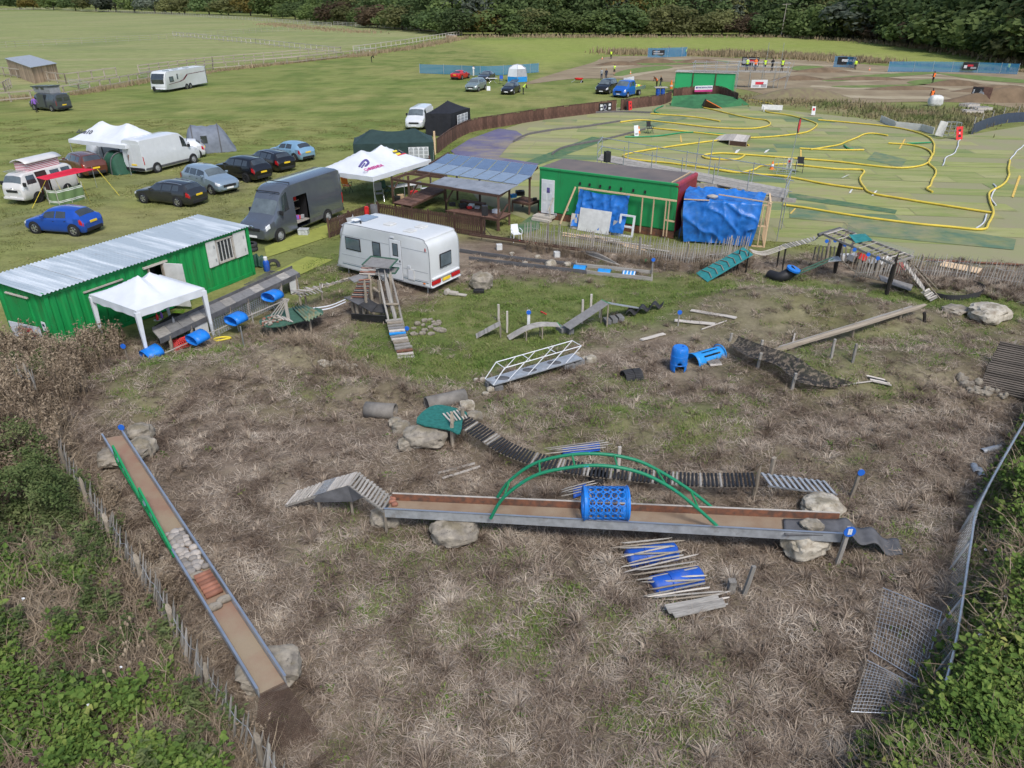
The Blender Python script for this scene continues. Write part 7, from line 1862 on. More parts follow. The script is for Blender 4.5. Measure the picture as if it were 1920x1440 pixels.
post(458,652,612,'thin metal stake right of the third blue scoop','galv',.05,kind='round');post(240,676,645,'stake with a blue numbered disc by the weeds','old_wood',.05,True)
pt=thing('picnic_table','dark slatted picnic table under the white gazebo','table',X(322,610))
tt=[X(u,v,.74)for u,v in((288,612),(330,618),(368,592),(325,586))]
for k in range(6):
 f0,f1=(k+.05)/6,(k+.95)/6;MB().slab([tt[0].lerp(tt[3],f0),tt[1].lerp(tt[2],f0),tt[1].lerp(tt[2],f1),tt[0].lerp(tt[3],f1)],.03).build('top_board','dark_post',pt,world=True)
ce=sum(tt,Vector())/4
for p in tt:p=ce+(p-ce)*.8;piece('leg','box',(p.x,p.y,0),(p.x,p.y,.72),.08,.08,'dark_post',pt)
for u,v,m_,lb,h_ in((296,600,'red_plastic','red sauce bottle on the picnic table',.28),(304,596,'cloth_purple','purple bottle on the picnic table',.26),(326,606,'cloth_grey','clear bottle at the edge of the picnic table',.26)):
 o=MB().lathe([(.045,0),(.05,.03),(.05,h_*.6),(.02,h_*.8),(.02,h_)],n=10).build('bottle',m_,smooth=60);o.location=X(u,v,.75);tag(o,lb,'bottle')
o=MB().lathe([(.13,0),(.15,.015),(.0,.008)],n=16,cap=False).build('plate','white',smooth=60);o.location=X(296,600,.745);tag(o,'white plate under the red bottle','plate')
o=MB().grid(lambda a,b:((a-.5)*.4,(b-.5)*.35,.05*math.sin(5*a)*math.sin(4*b)+.05),6,6).build('cloth','hi_yellow',smooth=60);o.location=X(336,586,.75);tag(o,'lime yellow cloth on the picnic table','cloth')
o=MB().tube(spline([(0,0,.03),(.3,.1,.04),(.5,.25,.04),(.2,.3,.05),(-.1,.15,.05)],5,True),.035,6).build('rope_coil','ink_yellow',smooth=60);o.location=G(405,640);tag(o,'coil of yellow rope beside the second scoop','rope')
for u,v,z,lb,up in((472,470,.0,'car tyre lying behind the cabin corner',True),(472,470,.21,'upper car tyre stacked behind the cabin corner',True),(512,500,0,'black tyre leaning beside the blue gas bottle',False)):
 b=MB().lathe([(.18,.02),(.30,.0),(.34,.05),(.34,.16),(.30,.21),(.18,.19)],n=20,cap=False).build('tyre_ring','rubber',smooth=50);b.location=X(u,v)+Vector((0,0,z if up else .05));b.rotation_euler=(0,0,0)if up else(R(70),0,R(30));tag(b,lb,'tyre')
o=MB().lathe([(.13,0),(.15,.03),(.15,.45),(.10,.55),(.05,.58),(.09,.60),(.09,.68)],n=16).build('gas_bottle','barrel_blue',smooth=50);o.location=X(501,508);tag(o,'blue gas bottle beside the green sheet','gas bottle')
MB().lathe([(.09,.55),(.10,.7),(.08,.72)],n=12).build('collar','white',o)
o=MB().grid(lambda a,b:(.9*(a-.5),.5*(b-.5)+.06*math.sin(a*16),.75*math.sin(math.pi*min(1,max(0,b*.9+.05)))*(1-.35*a)+.05*math.sin(a*21+b*7)),18,14).build('cover_sheet',mat('sheet_green',(.012,.05,.035),.6,var=.3,scale=5),smooth=60);o.location=X(484,500);tag(o,'dark green cover sheet over a heap at the cabin corner','cover')
#oval obstacle table
ot=thing('obstacle_table','oval green obstacle table with pebbles, slats and a corrugated sheet','table',G(545,625))
ov=spline([X(u,v,.62)for u,v in((486,602),(507,589),(548,577),(595,577),(606,586),(590,594),(547,606),(527,611),(499,612))],4,True)
MB().slab(ov,.04).build('table_top','green_board',ot,world=True)
r5=random.Random(6)
for i in range(46):
 u=492+r5.uniform(0,36);v=602-(u-505)*.25+r5.uniform(-8,8)
 s_=r5.uniform(.04,.075);p=X(u,v,.64+s_*.4)
 o=rock('pebble','',p-ot.location,(s_,s_*.8,s_*.6),r5.choice(['stone','cobble','terracotta','stone_pale','stone']),i%6,0,ot,None,1,.15)
slats(ot,[X(520,594,.66),X(545,600,.66)],.55,6,.055,.03,['grey_wood','pale_wood'],'plank',.03,tilt=(X(548,612,.66)-X(512,585,.66)))
cg_=[X(u,v,.70)for u,v in((548,577),(575,603),(605,588),(573,571))]
MB().grid(lambda a,b:(cg_[0].lerp(cg_[3],b)).lerp(cg_[1].lerp(cg_[2],b),a)+Vector((0,0,.05*math.sin(b*2*math.pi*5))),3,50).build('corrugated_sheet',mat('sheet_teal',(.10,.19,.14),.7,col2=(.25,.20,.10),cov=.55,sharp=.12,scale=4),ot,world=True,smooth=60,thick=.01)
for u,v0,m_,w_ in((547,630,'dark_post',.13),(511,636,'old_wood',.08),(584,622,'old_wood',.08),(590,606,'old_wood',.07)):p=X(u,v0);piece('leg','pole',(p.x,p.y,0),(p.x,p.y,.6),w_,w_,m_,ot)
p=X(541,598,.64);piece('upright','plank',p,p+Vector((-.03,0,.85)),.12,.08,'pale_wood',ot)
for s_ in(0,.1,.2,.3):piece('slat','plank',X(508+s_*60,592,.65),X(533+s_*30,560,1.25),.05,.03,'grey_wood',ot)
lo=thing('slatted_shelf','weathered slatted shelf between the oval table and the walkway','shelf',G(560,575))
slats(lo,[X(556,553,.75),X(600,543,.75)],.7,7,.07,.03,['grey_wood','old_wood'],'plank',.1)
for u,v in((566,585),(575,575),(605,562)):p=X(u,v);piece('leg','plank',p,p+Vector((0,0,.72)),.07,.07,'old_wood',lo)
zb=thing('zigzag_bridge','narrow bridge of zigzag weathered battens up to the wooden tower','bridge',G(610,560))
pth=spline([X(552,548,.85),X(600,537,.75),X(630,529,.85),X(662,520,1.25)],5)
slats(zb,pth,.52,30,.05,.03,['grey_wood','pale_wood','old_wood'],'plank',.5)
for s_ in(-.2,.2):MB().tube([q+Vector((.3*s_,s_,-.03))for q in pth],.02,5).build('rope','old_wood',zb,world=True)
sk=thing('ski_bridge','pair of thin white skis bridging the oval table and the tower','bridge',G(620,590))
for dv in(0,5):
 P3=spline([X(585,578+dv,.62),X(618,573+dv,.60),X(648,561+dv,.78)],5)
 MB().grid(lambda a,b:P3[int(a*(len(P3)-1)+.5)]+Vector((0,.10*(b-.5),0)),len(P3)-1,1).build('ski','white',sk,world=True,thick=.015)
#wooden tower with log ramp
tw=thing('obstacle_tower','ramshackle wooden obstacle tower with a log ramp beside the caravan','tower',G(700,600))
def bd(uv,m,t=.03,name='board',edge=None):
 c=[X(u,v,z)for u,v,z in uv];MB().slab(c,t).build(name,m,tw,world=True)
 if edge:
  for i in edge:piece('edge_strip','box',c[i]+Vector((0,0,.015)),c[(i+1)%len(c)]+Vector((0,0,.015)),.05,.05,'green_board',tw)
bd([(659,587,.0+.42),(727,592,.42),(727,606,.02),(659,600,.02)],'rubber',name='base_panel')
bd([(644,557,.85),(676,551,.85),(692,560,.85),(672,571,.80)],'rubber_grey');bd([(672,571,.80),(692,560,.85),(708,570,.75),(697,585,.55)],'rubber')
bd([(697,584,.55),(708,570,.7),(728,570,.5),(724,587,.4)],'rubber')
for i in range(9):
 a,b=X(659+(673-659)*i/8,556-(556-525)*i/8,.9+.7*i/8),X(689+(694-689)*i/8,557-(557-524)*i/8,.9+.7*i/8);piece('tile_batten','plank',a,b,.07,.03,'terracotta' if i%2==0 else 'grey_wood',tw)
bd([(659,557,.87),(690,558,.87),(694,524,1.56),(672,526,1.56)],'rubber_grey',.02)
bd([(653,521,1.62),(697,506,1.66),(712,503,1.66),(733,502,1.66),(748,503,1.66),(741,513,1.6),(728,513,1.6),(706,514,1.6),(664,529,1.58)],'felt_grey',edge=(3,4,5))
for i in range(5):
 a,b=X(674+i*1.2,513-i*3.6,1.68+.05*i),X(703+i*.8,516-i*3.8-2,1.68+.05*i);piece('tile_batten','plank',a,b,.06,.03,'terracotta' if i%2 else 'pale_wood',tw)
bd([(679,497,1.95),(696,481,2.05),(746,487,2.05),(731,503,1.9),(702,501,1.9)],'felt_grey',edge=(0,1,2))
for u,v,h in((700,590,1.62),(690,600,1.5),(716,594,1.6),(664,596,.8),(672,600,.7),(684,602,.6),(737,588,1.6)):p=G(u,v);piece('post','pole',p,(p.x,p.y,h),.12,.12,'old_wood',tw)
for a,b,w_ in(((710,519,1.55),(728,598,.45),.09),((721,518,1.6),(741,596,.45),.17),((734,518,1.55),(753,594,.45),.09)):piece('log','pole',X(*a),X(*b),w_,w_,'grey_wood',tw)
for a,b in(((700,540,1.2),(712,548,1.1)),((724,570,.9),(748,570,.85))):piece('cross_piece','plank',X(*a),X(*b),.1,.06,'old_wood',tw)
lr=thing('log_ramp','ramp of short logs and boards with a light blue step below the tower','ramp',G(752,640))
mm=['grey_wood','old_wood','grey_wood','felt_grey','pale_wood','cyan_blue','felt_grey','pale_wood','old_wood','grey_wood','grey_wood','rusty','pale_wood','grey_wood']
slats(lr,[X(738,598,.42),X(747,630,.30),X(758,655,.2),X(762,674,.08)],.62,14,.13,.07,mm,'plank',.10)
for s_ in(-.25,.25):piece('runner','pole',X(738,598,.36)+Vector((s_,0,0)),X(762,676,.02)+Vector((s_,0,0)),.08,.08,'old_wood',lr)
t=post(764,626,612,'stub with a bright blue cap beside the log ramp','old_wood',.07,True)
o=MB().box((0,0,.10),(.55,.26,.14)).box((.45,0,.07),(.5,.2,.08)).tube([(-.25,-.16,.12),(-.25,.16,.12)],.12,14).build('jockey_case',mat('beige_plastic',(.38,.35,.30),.6),bevel=.03);o.location=G(848,553);o.rotation_euler=(0,0,R(-20));tag(o,'beige wheeled plastic case lying behind the caravan','case')
o=MB().box((0,0,.09),(.5,.2,.16)).box((0,0,.19),(.3,.06,.05)).build('black_case','black',bevel=.03);o.location=G(898,549);tag(o,'black case in front of the tan boulder','case')
o=MB().grid(lambda a,b:((a-.5)*.7,(b-.5)*.3,.08+.06*math.sin(9*a)*math.sin(5*b)),10,6).build('rag','cloth_grey',smooth=60,thick=.02);o.location=G(903,545)+Vector((0,.25,.42));tag(o,'grey rag lying on the tan boulder','rag')
#trough of sand with blue cans, ladder beam and rods
tf_=thing('timber_trough','long low timber framed trough with stones and blue cans','trough',G(1040,505))
for l in(((862,473),(960,487),(1080,500),(1222,514)),((880,488),(980,500),(1100,514),(1222,527))):
 P3=[G(u,v,.09)for u,v in l]
 for a,b in zip(P3,P3[1:]):piece('edge_board','plank',a,b,.06,.20,'rubber_grey' if a.x<3 else 'grey_wood',tf_)
 for q in P3[1:]:piece('stake','plank',q-Vector((0,0,.1)),q+Vector((0,.04,.22)),.06,.06,'grey_wood',tf_)
for u,v,m_,lb in((1087,506,'cyan_blue','left blue arched can half buried in the trough'),(1133,513,'cyan_blue','middle ribbed blue can half buried in the trough'),(1179,517,'cyan_blue','right blue and white striped can half buried in the trough')):
 p=G(u,v);t=thing('buried_can',lb,'can',p,R(-15))
 MB().grid(lambda a,b:((a-.5)*.62,.34*math.cos(math.pi*b),-.02+.24*math.sin(math.pi*b)),6,14).build('shell',m_,t,smooth=60,thick=.015)
 for k in range(4):MB().grid(lambda a,b:(-.27+k*.17+a*.06,.345*math.cos(math.pi*b),-.02+.25*math.sin(math.pi*b)),1,14).build('rib','white' if 'striped' in lb else m_,t,smooth=60)
for i,(u,v,w_)in enumerate(((1032,500,22),(1064,500,16),(1008,485,12),(1192,524,10),(960,478,10),(985,495,9))):set_rock(u,v,w_,w_*.6,'pale stone lying in the timber trough','stone_pale',210+i,group='stones in the trough',sub=2)
post(1222,515,484,'post with a blue disc at the right end of the trough','grey_wood',.07,True)
lb_=thing('beam_rail','low brown beam on white blocks with a red middle part','beam',G(990,465))
p0,p1=G(880,448,.28),G(1090,478,.28)
for s_ in(-.12,.12):piece('beam','box',p0+Vector((0,s_,0)),p1+Vector((0,s_,0)),.07,.09,'brown_wood',lb_)
for k in range(14):p=p0.lerp(p1,(k+.5)/14);piece('rung','box',p+Vector((0,-.12,.0)),p+Vector((0,.12,0)),.05,.05,'red_paint' if k in(6,7,8)else 'brown_wood',lb_)
for u,v in((936,468),(1044,482)):block(u,v,0,(.3,.25,.3),'white_dirty','white block under the brown beam',.2,'white blocks under the beam')
rb_=thing('rod_bundle','bundle of grey bent rods at the end of the brown beam','rods',G(1120,490))
for k in range(7):
 s_=(k-3)*.10;P3=spline([X(1085,471,.22),X(1120,482,.30)+Vector((s_*.4,-s_,.1*(k%3))),X(1162,497,.08)],5);MB().tube(P3,.018,5).build('rod','grey_wood',rb_,world=True)
o=MB().tube([(0,0,.1),(.3,0,.1)],.09,10).build('green_canister','green_paint',smooth=60);o.location=G(1202,492);tag(o,'small green canister in front of the paling fence','canister')
#right hand netted tower and its bridges
gr_=thing('teal_ramp','teal ramp with chevron battens rising towards the rope bridge','ramp',G(1340,520))
c4=[G(1304,514,.06),G(1326,530,.05),X(1412,477,.95),X(1394,463,.98)]
MB().slab(c4,.03).build('surface',mat('teal_board',(.03,.22,.22),.7,var=.25,scale=4),gr_,world=True)
for k in range(7):
 f_=.1+k*.13;m_=(c4[0].lerp(c4[3],f_+.06)+c4[1].lerp(c4[2],f_+.06))/2
 for e in(c4[0].lerp(c4[3],f_),c4[1].lerp(c4[2],f_)):piece('batten','box',e.lerp(m_,.15)+Vector((0,0,.03)),m_+Vector((0,0,.03)),.03,.03,'old_wood',gr_)
for u,v in((1398,512),(1382,506)):p=G(u,v);piece('leg','pole',p,(p.x,p.y,.9),.08,.08,'dark_post',gr_)
rbg=thing('rope_bridge','sagging rope and slat bridge from the teal ramp to the netted tower','bridge',G(1460,505))
for k in range(4):
 P3=spline([X(1408,470,1.0)+Vector((0,(k-1.5)*.17,0)),X(1432,475,.85)+Vector((0,(k-1.5)*.17,0)),X(1472,462,1.2)+Vector((0,(k-1.5)*.15,0))],5);MB().tube(P3,.022,5).build('rope','pale_wood',rbg,world=True)
pth=spline([X(1470,462,1.2),X(1500,455,1.35),X(1530,446,1.6),X(1548,438,1.9)],5)
slats(rbg,pth,.55,16,.08,.03,['grey_wood','pale_wood'],'plank',.03)
for u,v,h in((1466,508,1.1),(1456,500,1.1)):p=G(u,v);piece('post','pole',p,(p.x,p.y,h),.09,.09,'dark_post',rbg)
nt2=thing('netted_tower','tall timber and netting structure on black posts at the right of the course','tower',G(1610,520))
for u,v,v1,w_ in((1564,512,452,.20),(1662,553,490,.20),(1548,488,445,.12),(1590,495,452,.12),(1640,512,475,.10),(1698,520,480,.10),(1576,480,436,.10)):p=G(u,v);piece('post','pole',p,(p.x+.03,p.y,ztop(p,v1)),w_,w_,'dark_post' if w_>.15 else 'old_wood',nt2)
a_,b_,c_,d_=X(1545,440,1.95),X(1578,430,2.1),X(1712,482,1.75),X(1672,494,1.6)
MB().tube([X(1534,440,1.95),X(1574,428,2.1),X(1602,438,2.05)],.07,8).build('ridge_pipe','rubber_grey',nt2,world=True,smooth=60)
for p,q in((a_,d_),(b_,c_),(a_.lerp(b_,.5),d_.lerp(c_,.5)),(d_,c_),(a_,b_)):piece('beam','plank',p,q,.07,.10,'grey_wood',nt2)
for k in range(16):f_=(k+.5)/16;piece('deck_slat','plank',a_.lerp(d_,f_)+Vector((0,0,.06)),b_.lerp(c_,f_*.98)+Vector((0,0,.06)),.06,.025,random.choice(['grey_wood','pale_wood','old_wood']),nt2)if k not in(4,5,9)else None
MB().slab([X(1592,440,2.12),X(1622,438,2.12),X(1636,450,2.05),X(1604,455,2.05)],.02).build('teal_sheet',MATS['teal_board'],nt2,world=True)
net_m=bpy.data.materials.new('fine_net');net_m.use_nodes=True;net_m.node_tree.nodes['Principled BSDF'].inputs['Base Color'].default_value=(.30,.38,.36,1);net_m.node_tree.nodes['Principled BSDF'].inputs['Alpha'].default_value=.22;net_m.node_tree.nodes['Principled BSDF'].inputs['Roughness'].default_value=.9
MB().add([b_+Vector((0,0,.35)),X(1640,447,2.5),c_+Vector((.1,.2,.25)),c_,b_],[(0,1,2,3,4)]).build('fine_netting',net_m,nt2,world=True)
for u,v in((1550,452),(1566,451),(1584,459),(1602,468),(1628,477),(1646,484)):
 o=MB().tube([(0,0,0),(0,-.03,0)],.09,12).build('marker_disc','sign_blue',nt2);o.location=X(u,v,1.75)-nt2.location
bd2=[X(1526,462,1.2),X(1590,462,1.2),X(1590,490,.3),X(1520,488,.3)]
for k in range(9):f_=(k+.5)/9;piece('hanging_slat','plank',bd2[0].lerp(bd2[1],f_),bd2[3].lerp(bd2[2],f_),.07,.02,'grey_wood',nt2,up=(0,1,0))
for k in range(16):f_=k/16;p=G(1595+f_*100,508+f_*12);piece('hanging_slat','cleft',p,p+Vector((.05,0,.95)),.05,.03,'old_wood',nt2)
for i in range(8):p=G(1590+i*14,496+i*3);MB().box((p.x,p.y+.4,.25+.1*(i%3)),(.6,.35,.3),(.2*i,.1*i,i*.7)).build('stored_board',['white_dirty','grey_plastic','red_plastic','old_wood','galv_dull'][i%5],nt2,world=True)
stp=thing('slat_stairs','long stair of pale slats hanging down from the netted tower','stairs',G(1745,560))
slats(stp,[X(1695,492,1.5),X(1712,515,1.0),X(1735,545,.35),X(1752,562,.06)],.78,22,.075,.03,['pale_wood','grey_wood'],'plank',.08)
for s_ in(-.3,.3):piece('rope','round',X(1695,492,1.46)+Vector((s_,0,0)),X(1752,562,.03)+Vector((s_,0,0)),.03,.03,'old_wood',stp)
sc_=thing('black_chute','black curved chute with a round blue lid','chute',G(1470,518))
P3=spline([G(1442,520,.12),X(1462,520,.15),X(1480,512,.35),X(1490,506,.50)],5);MB().tube(P3,.26,14).build('tube','black',sc_,world=True,smooth=60)
o=MB().tube([(0,0,0),(.02,-.06,.05)],.33,18).build('lid','blue_plastic',sc_);o.location=X(1487,506,.55)-sc_.location;o.rotation_euler=(R(-40),0,0)
gb=thing('green_pole_bridge','pair of green poles rising to a grey platform below the netted tower','bridge',G(1530,515))
for s_ in(0,.25):piece('pole','pole',X(1502,512,.45)+Vector((0,s_,0)),X(1558,488,.95)+Vector((0,s_,0)),.07,.07,'green_board',gb)
MB().slab([X(1553,490,.95),X(1578,488,.95),X(1572,480,.95),X(1556,482,.95)],.04).build('platform','galv_dull',gb,world=True)
rg=thing('pole_bridge','sagging bridge of thin poles from the grey platform to the grey mat','bridge',G(1610,525))
for s_ in(-.12,.12):MB().tube(spline([X(1578,488,.95)+Vector((0,s_,0)),X(1608,512,.45)+Vector((0,s_,0)),X(1650,524,.35)+Vector((0,s_,0))],5),.03,6).build('pole','old_wood',rg,world=True)
slats(rg,spline([X(1578,488,.97),X(1608,512,.47),X(1650,524,.37)],5),.35,8,.05,.03,['old_wood'],'pole',.2)
o=MB().slab([X(1648,515,.45),X(1652,526,.42),X(1708,545,.12),X(1712,534,.15)],.03).build('grey_mat_ramp','felt_grey');tag(o,'grey mat ramp at the foot of the pole bridge','ramp')
pts=spline([G(u,v)for u,v in((1742,556),(1775,563),(1810,562),(1838,555),(1842,544),(1822,535))],5)
t=thing('curved_edging','black upright plastic edging curving round a tuft of dry grass','edging',pts[0])
for p,q in zip(pts,pts[1:]):piece('strip','box',p+Vector((0,0,.12)),q+Vector((0,0,.12)),.02,.26,'rubber',t)
t=thing('wood_bank','weathered curved board bank right of the slat stairs','board',G(1720,520))
for k in range(8):piece('board','plank',X(1702+k*6,486+k*6,1.3-.12*k),X(1712+k*6.5,496+k*6.5,.8-.1*k),.14,.03,'old_wood',t)
o=piece('tan_sheet','box',X(1765,494,.08),X(1838,508,.08),.9,.03,'new_wood',None);tag(o,'tan plywood sheet lying beyond the right paling fence','sheet')
o=pipe('barrier_pole',[(1735,487),(1850,492),(1930,497)],.05,'rusty','long rusty pole along the near edge of the carpet track','pole')
#brown boarded wall along the carpet track
def board_wall(label,uvs,h,step=.5):
 P0=spline([X(*uv)for uv in uvs],6);t=thing('boarded_wall',label,'wall',P0[0])
 for p,q in zip(P0,P0[1:]):
  n=max(1,int((q-p).length/step))
  for i in range(n):
   a,b=p.lerp(q,i/n),p.lerp(q,(i+.985)/n);hh=h+random.uniform(-.04,.04)
   piece('board','box',a+Vector((0,0,hh/2)),b+Vector((0,0,hh/2)),.04,hh,'wall_brown',t)
  piece('cap_rail','box',p+Vector((0,0,h+.06)),q+Vector((0,0,h+.06)),.09,.05,'brown_wood',t)
  piece('post','box',p+Vector((0,.08,0)),p+Vector((0,.08,h+.1)),.1,.1,'brown_wood',t)
 return t
dm('wall_brown',(.11,.058,.042),.85,rnd=.3,var=.35,scale=3)
board_wall('long curving brown boarded wall beside the purple carpet',[(820,288),(850,265),(884,248),(933,239),(1020,225),(1090,216),(1155,208)],1.15)
board_wall('short brown boarded wall carrying a red number board',[(1164,207),(1200,202),(1240,197),(1258,190)],1.15)
p=X(816,290);t=thing('gate_post','pale timber post at the left end of the curving wall','post',p);piece('post','plank',p,p+Vector((0,0,1.9)),.16,.12,'new_wood',t)
def banner(name,label,p,q,z0,z1,m,prints=(),cat='banner',lean=0.0):
 t=thing(name,label,cat,p);d=(q-p);L=d.length;d.normalize();n=Vector((d.y,-d.x,0))
 if n.y>0:n=-n
 MB().grid(lambda a,b:d*(L*a)+n*(lean*(1-b))+Vector((0,0,z0+(z1-z0)*b)),8,3).build('sheet',m,t,thick=.015)
 for(a0,a1,b0,b1,mm)in prints:
  MB().add([d*(L*a)+n*(.02+lean*(1-b))+Vector((0,0,z0+(z1-z0)*b))for a,b in((a0,b0),(a1,b0),(a1,b1),(a0,b1))],[(0,1,2,3)]).build('print',mm,t)
 return t,d,n
t,d,n=banner('track_banner','black printed banner with a round emblem on the brown wall',X(1123,212)+Vector((0,-.1,0)),X(1146,209)+Vector((0,-.1,0)),.1,1.05,'black',((.06,.10,.55,.9,'white'),(.10,.26,.60,.85,'white'),(.10,.26,.2,.45,'white'),(.74,.92,.60,.85,'white'),(.74,.92,.2,.45,'white'),(.38,.62,.05,.14,'cloth_grey')))
o=MB().tube([(0,0,0),n*.03],.30,20).build('emblem','cloth_grey',t);o.location=d*.85+n*.02+Vector((0,0,.6));o=MB().tube([(0,0,0),n*.035],.2,16).build('emblem_centre','ink_dark',t);o.location=d*.85+n*.02+Vector((0,0,.6))
banner('notice','white notice at the gap in the brown wall',X(1150,208)+Vector((0,-.1,0)),X(1155,207.5)+Vector((0,-.1,0)),.1,.85,'white',((.15,.85,.6,.85,'cloth_grey'),(.15,.85,.2,.5,'cloth_grey')),'notice')
t,d,n=banner('number_board','red board with two holes propped on the short brown wall',X(1177,206.5)+Vector((0,-.15,0)),X(1183,205.5)+Vector((0,-.15,0)),.02,1.0,'red_plastic',((.35,.65,.22,.38,'black'),(.35,.65,.62,.78,'black')),'board',.12)
banner('black_board','narrow black board beside the red one on the short wall',X(1173.5,207)+Vector((0,-.12,0)),X(1177,206.5)+Vector((0,-.12,0)),.02,1.0,'black',(),'board',.1)
dm('turf_ramp',(.035,.14,.055),.95,var=.25,scale=1.5,pos=True)
rw=thing('turf_ramp','dark green turf ramp in front of the green shelter','ramp',X(1320,195))
R0=[X(1257,199),X(1300,204),X(1345,203.5),X(1405,197)];Rt=[X(1262,180,.95),X(1300,177.5,.95),X(1347,176,.95),X(1390,185,.7)]
b=MB();b.add([p+Vector((0,0,.03))for p in R0]+Rt,[(i,i+1,5+i,4+i)for i in range(3)]).build('surface','turf_ramp',rw,world=True)
MB().add([R0[0],Rt[0],Vector((Rt[0].x,Rt[0].y,0))],[(0,1,2)]).build('side','brown_wood',rw,world=True)
bw=board_wall('low brown wall round the back of the turf ramp',[(1262,187),(1300,183),(1346,182),(1366,190),(1366,190.2),(1382,197)],1.3)
jr=thing('corner_jump','open brown triangular jump at the foot of the turf ramp','jump',X(1335,203))
J=[X(1317,203),X(1354,203.5),X(1325,188,1.0)];MB().add([J[0],J[1],J[2],J[0]+Vector((.2,1.6,0)),J[1]+Vector((.2,1.6,0)),J[2]+Vector((.2,1.6,0))],[(0,1,2),(0,2,5,3),(1,4,5,2)]).build('jump_faces','brown_wood',jr,world=True)
piece('edge','box',J[2],J[1],.08,.06,'orange',jr)
t,d,n=banner('track_banner','white and pink banner on the low wall of the turf ramp',X(1300,183.5)+Vector((0,-.25,0)),X(1333,182.5)+Vector((0,-.25,0)),.75,1.5,'white',((0,1,0,.34,'ink_magenta'),(.06,.16,.55,.85,'ink_purple')))
text('lettering','THE REVOLUTION',.24,'ink_purple',t,d*1.45+n*.04+Vector((0,0,1.27)),d,(0,0,1),bold=.006)
a,b=X(1264,175),X(1372,179)
L_=(b-a).length
gs=thing('green_shelter','bright green boarded shelter under the scaffold platform','shelter',a,math.atan2((b-a).y,(b-a).x))
dm('shelter_green',(.03,.36,.13),.6,var=.08,scale=.5)
for x0,x1 in((0,.30),(.305,.69),(.695,1)):MB().box((L_*(x0+x1)/2,0,1.35),(L_*(x1-x0)-.06,.08,2.7)).build('front_panel','shelter_green',gs)
MB().box((L_+.02,1.3,1.35),(.08,2.6,2.7)).build('side_panel','shelter_green',gs);MB().box((-.02,1.3,1.3),(.08,2.6,2.5)).build('side_panel','shelter_green',gs);MB().box((L_/2,2.6,1.35),(L_,.08,2.7)).build('back_panel','shelter_green',gs)
MB().box((L_/2,1.3,2.75),(L_+.3,2.9,.08)).build('roof','grey_wood',gs)
for x in(.302,.692):MB().bar((L_*x,-.08,0),(L_*x,-.08,2.75),.12).build('post','brown_wood',gs)
def scaffold(label,c,z,h=1.0,planks=4,posts=True,name='scaffold_platform',nn=5,rails=(.5,1.0),sides=(0,1,2,3)):
 c=[Vector((p[0],p[1],z))for p in c];t=thing(name,label,'scaffold',(c[0].x,c[0].y,0))
 for k in range(planks):
  f0,f1=(k+.03)/planks,(k+.97)/planks;MB().slab([c[0].lerp(c[3],f0),c[1].lerp(c[2],f0),c[1].lerp(c[2],f1),c[0].lerp(c[3],f1)],.05).build('scaffold_board','grey_wood',t,world=True)
 for e in(0,2):
  a,b=c[e],c[(e+1)%4]
  for i in range(nn):
   p=a.lerp(b,i/(nn-1));piece('standard','round',(p.x,p.y,0 if posts else z-.1),(p.x,p.y,z+h+.08),.055,.055,'galv',t)
 for e in sides:
  a,b=c[e],c[(e+1)%4];d=(b-a).normalized()*.25
  for r in rails:piece('rail','round',a-d+Vector((0,0,h*r)),b+d+Vector((0,0,h*r)),.05,.05,'galv',t)
  piece('ledger','round',a-d-Vector((0,0,.12)),b+d-Vector((0,0,.12)),.05,.05,'galv_dull',t)
 return t,c
zt=2.85
ca=[gs.matrix_basis@Vector((x,y,0))if False else a+Matrix.Rotation(gs.rotation_euler.z,3,'Z')@Vector((x,y,0))for x,y in((2.2,.3),(L_+.3,.3),(L_+.3,2.8),(2.2,2.8))]
scaffold('scaffold platform with rails on top of the green shelter',ca,zt,1.1,5)
pq=[X(1385,133,2.3),X(1478,135,2.3)];dq=(pq[1]-pq[0]).normalized();nq=Vector((-dq.y,dq.x,0))
sp_t,sp_c=scaffold('marshals scaffold platform right of the green shelter with people standing on it',[pq[0],pq[1],pq[1]+nq*1.6,pq[0]+nq*1.6],2.3,1.15,4)
for x in(.6,.9):p=pq[0].lerp(pq[1],x);piece('tall_standard','round',(p.x,p.y+1.5,0),(p.x,p.y+1.5,6.0),.06,.06,'galv',sp_t)
piece('brace','round',pq[0].lerp(pq[1],.35)-Vector((0,.1,2.3)),pq[1]+Vector((.3,-.1,-.3)),.05,.05,'galv',sp_t);piece('brace','round',pq[1]+Vector((.6,-.1,1.4)),pq[1]+Vector((-.2,-.1,-2.2)),.05,.05,'galv',sp_t)
t,d,n=banner('track_banner','black sponsor banner hung on the scaffold rail',Vector((*X(1386,152).xy,0)),Vector((*X(1418,153).xy,0)),2.1,3.5,'black',((.3,.72,.42,.72,'ink_red'),(.05,.22,.3,.75,'cloth_grey'),(.68,.95,.15,.5,'white'),(.05,.95,.80,.88,'cloth_grey')))
banner('track_banner','white printed banner on the earth bank below the scaffold',X(1405,168)+Vector((0,-.5,0)),X(1435,168)+Vector((0,-.5,0)),.3,1.35,'white',((.25,.75,.4,.75,'ink_red'),(.62,.95,.08,.45,'cloth_grey'),(.1,.5,.15,.3,'cloth_grey')))
qd=[X(1120,299,2.35),X(1470,372,2.35),X(1478,354,2.35),X(1128,288,2.35)]
rz_t,rc=scaffold('long scaffold drivers stand behind the green shed with pale tube rails',qd,2.35,1.05,3,True,'drivers_stand',7,(.45,1.0),(1,2,3))
for x in(.55,.62):p=rc[3].lerp(rc[2],x);piece('tall_standard','round',p-Vector((0,0,.4)),p+Vector((.05,0,2.0)),.06,.06,'galv',rz_t)
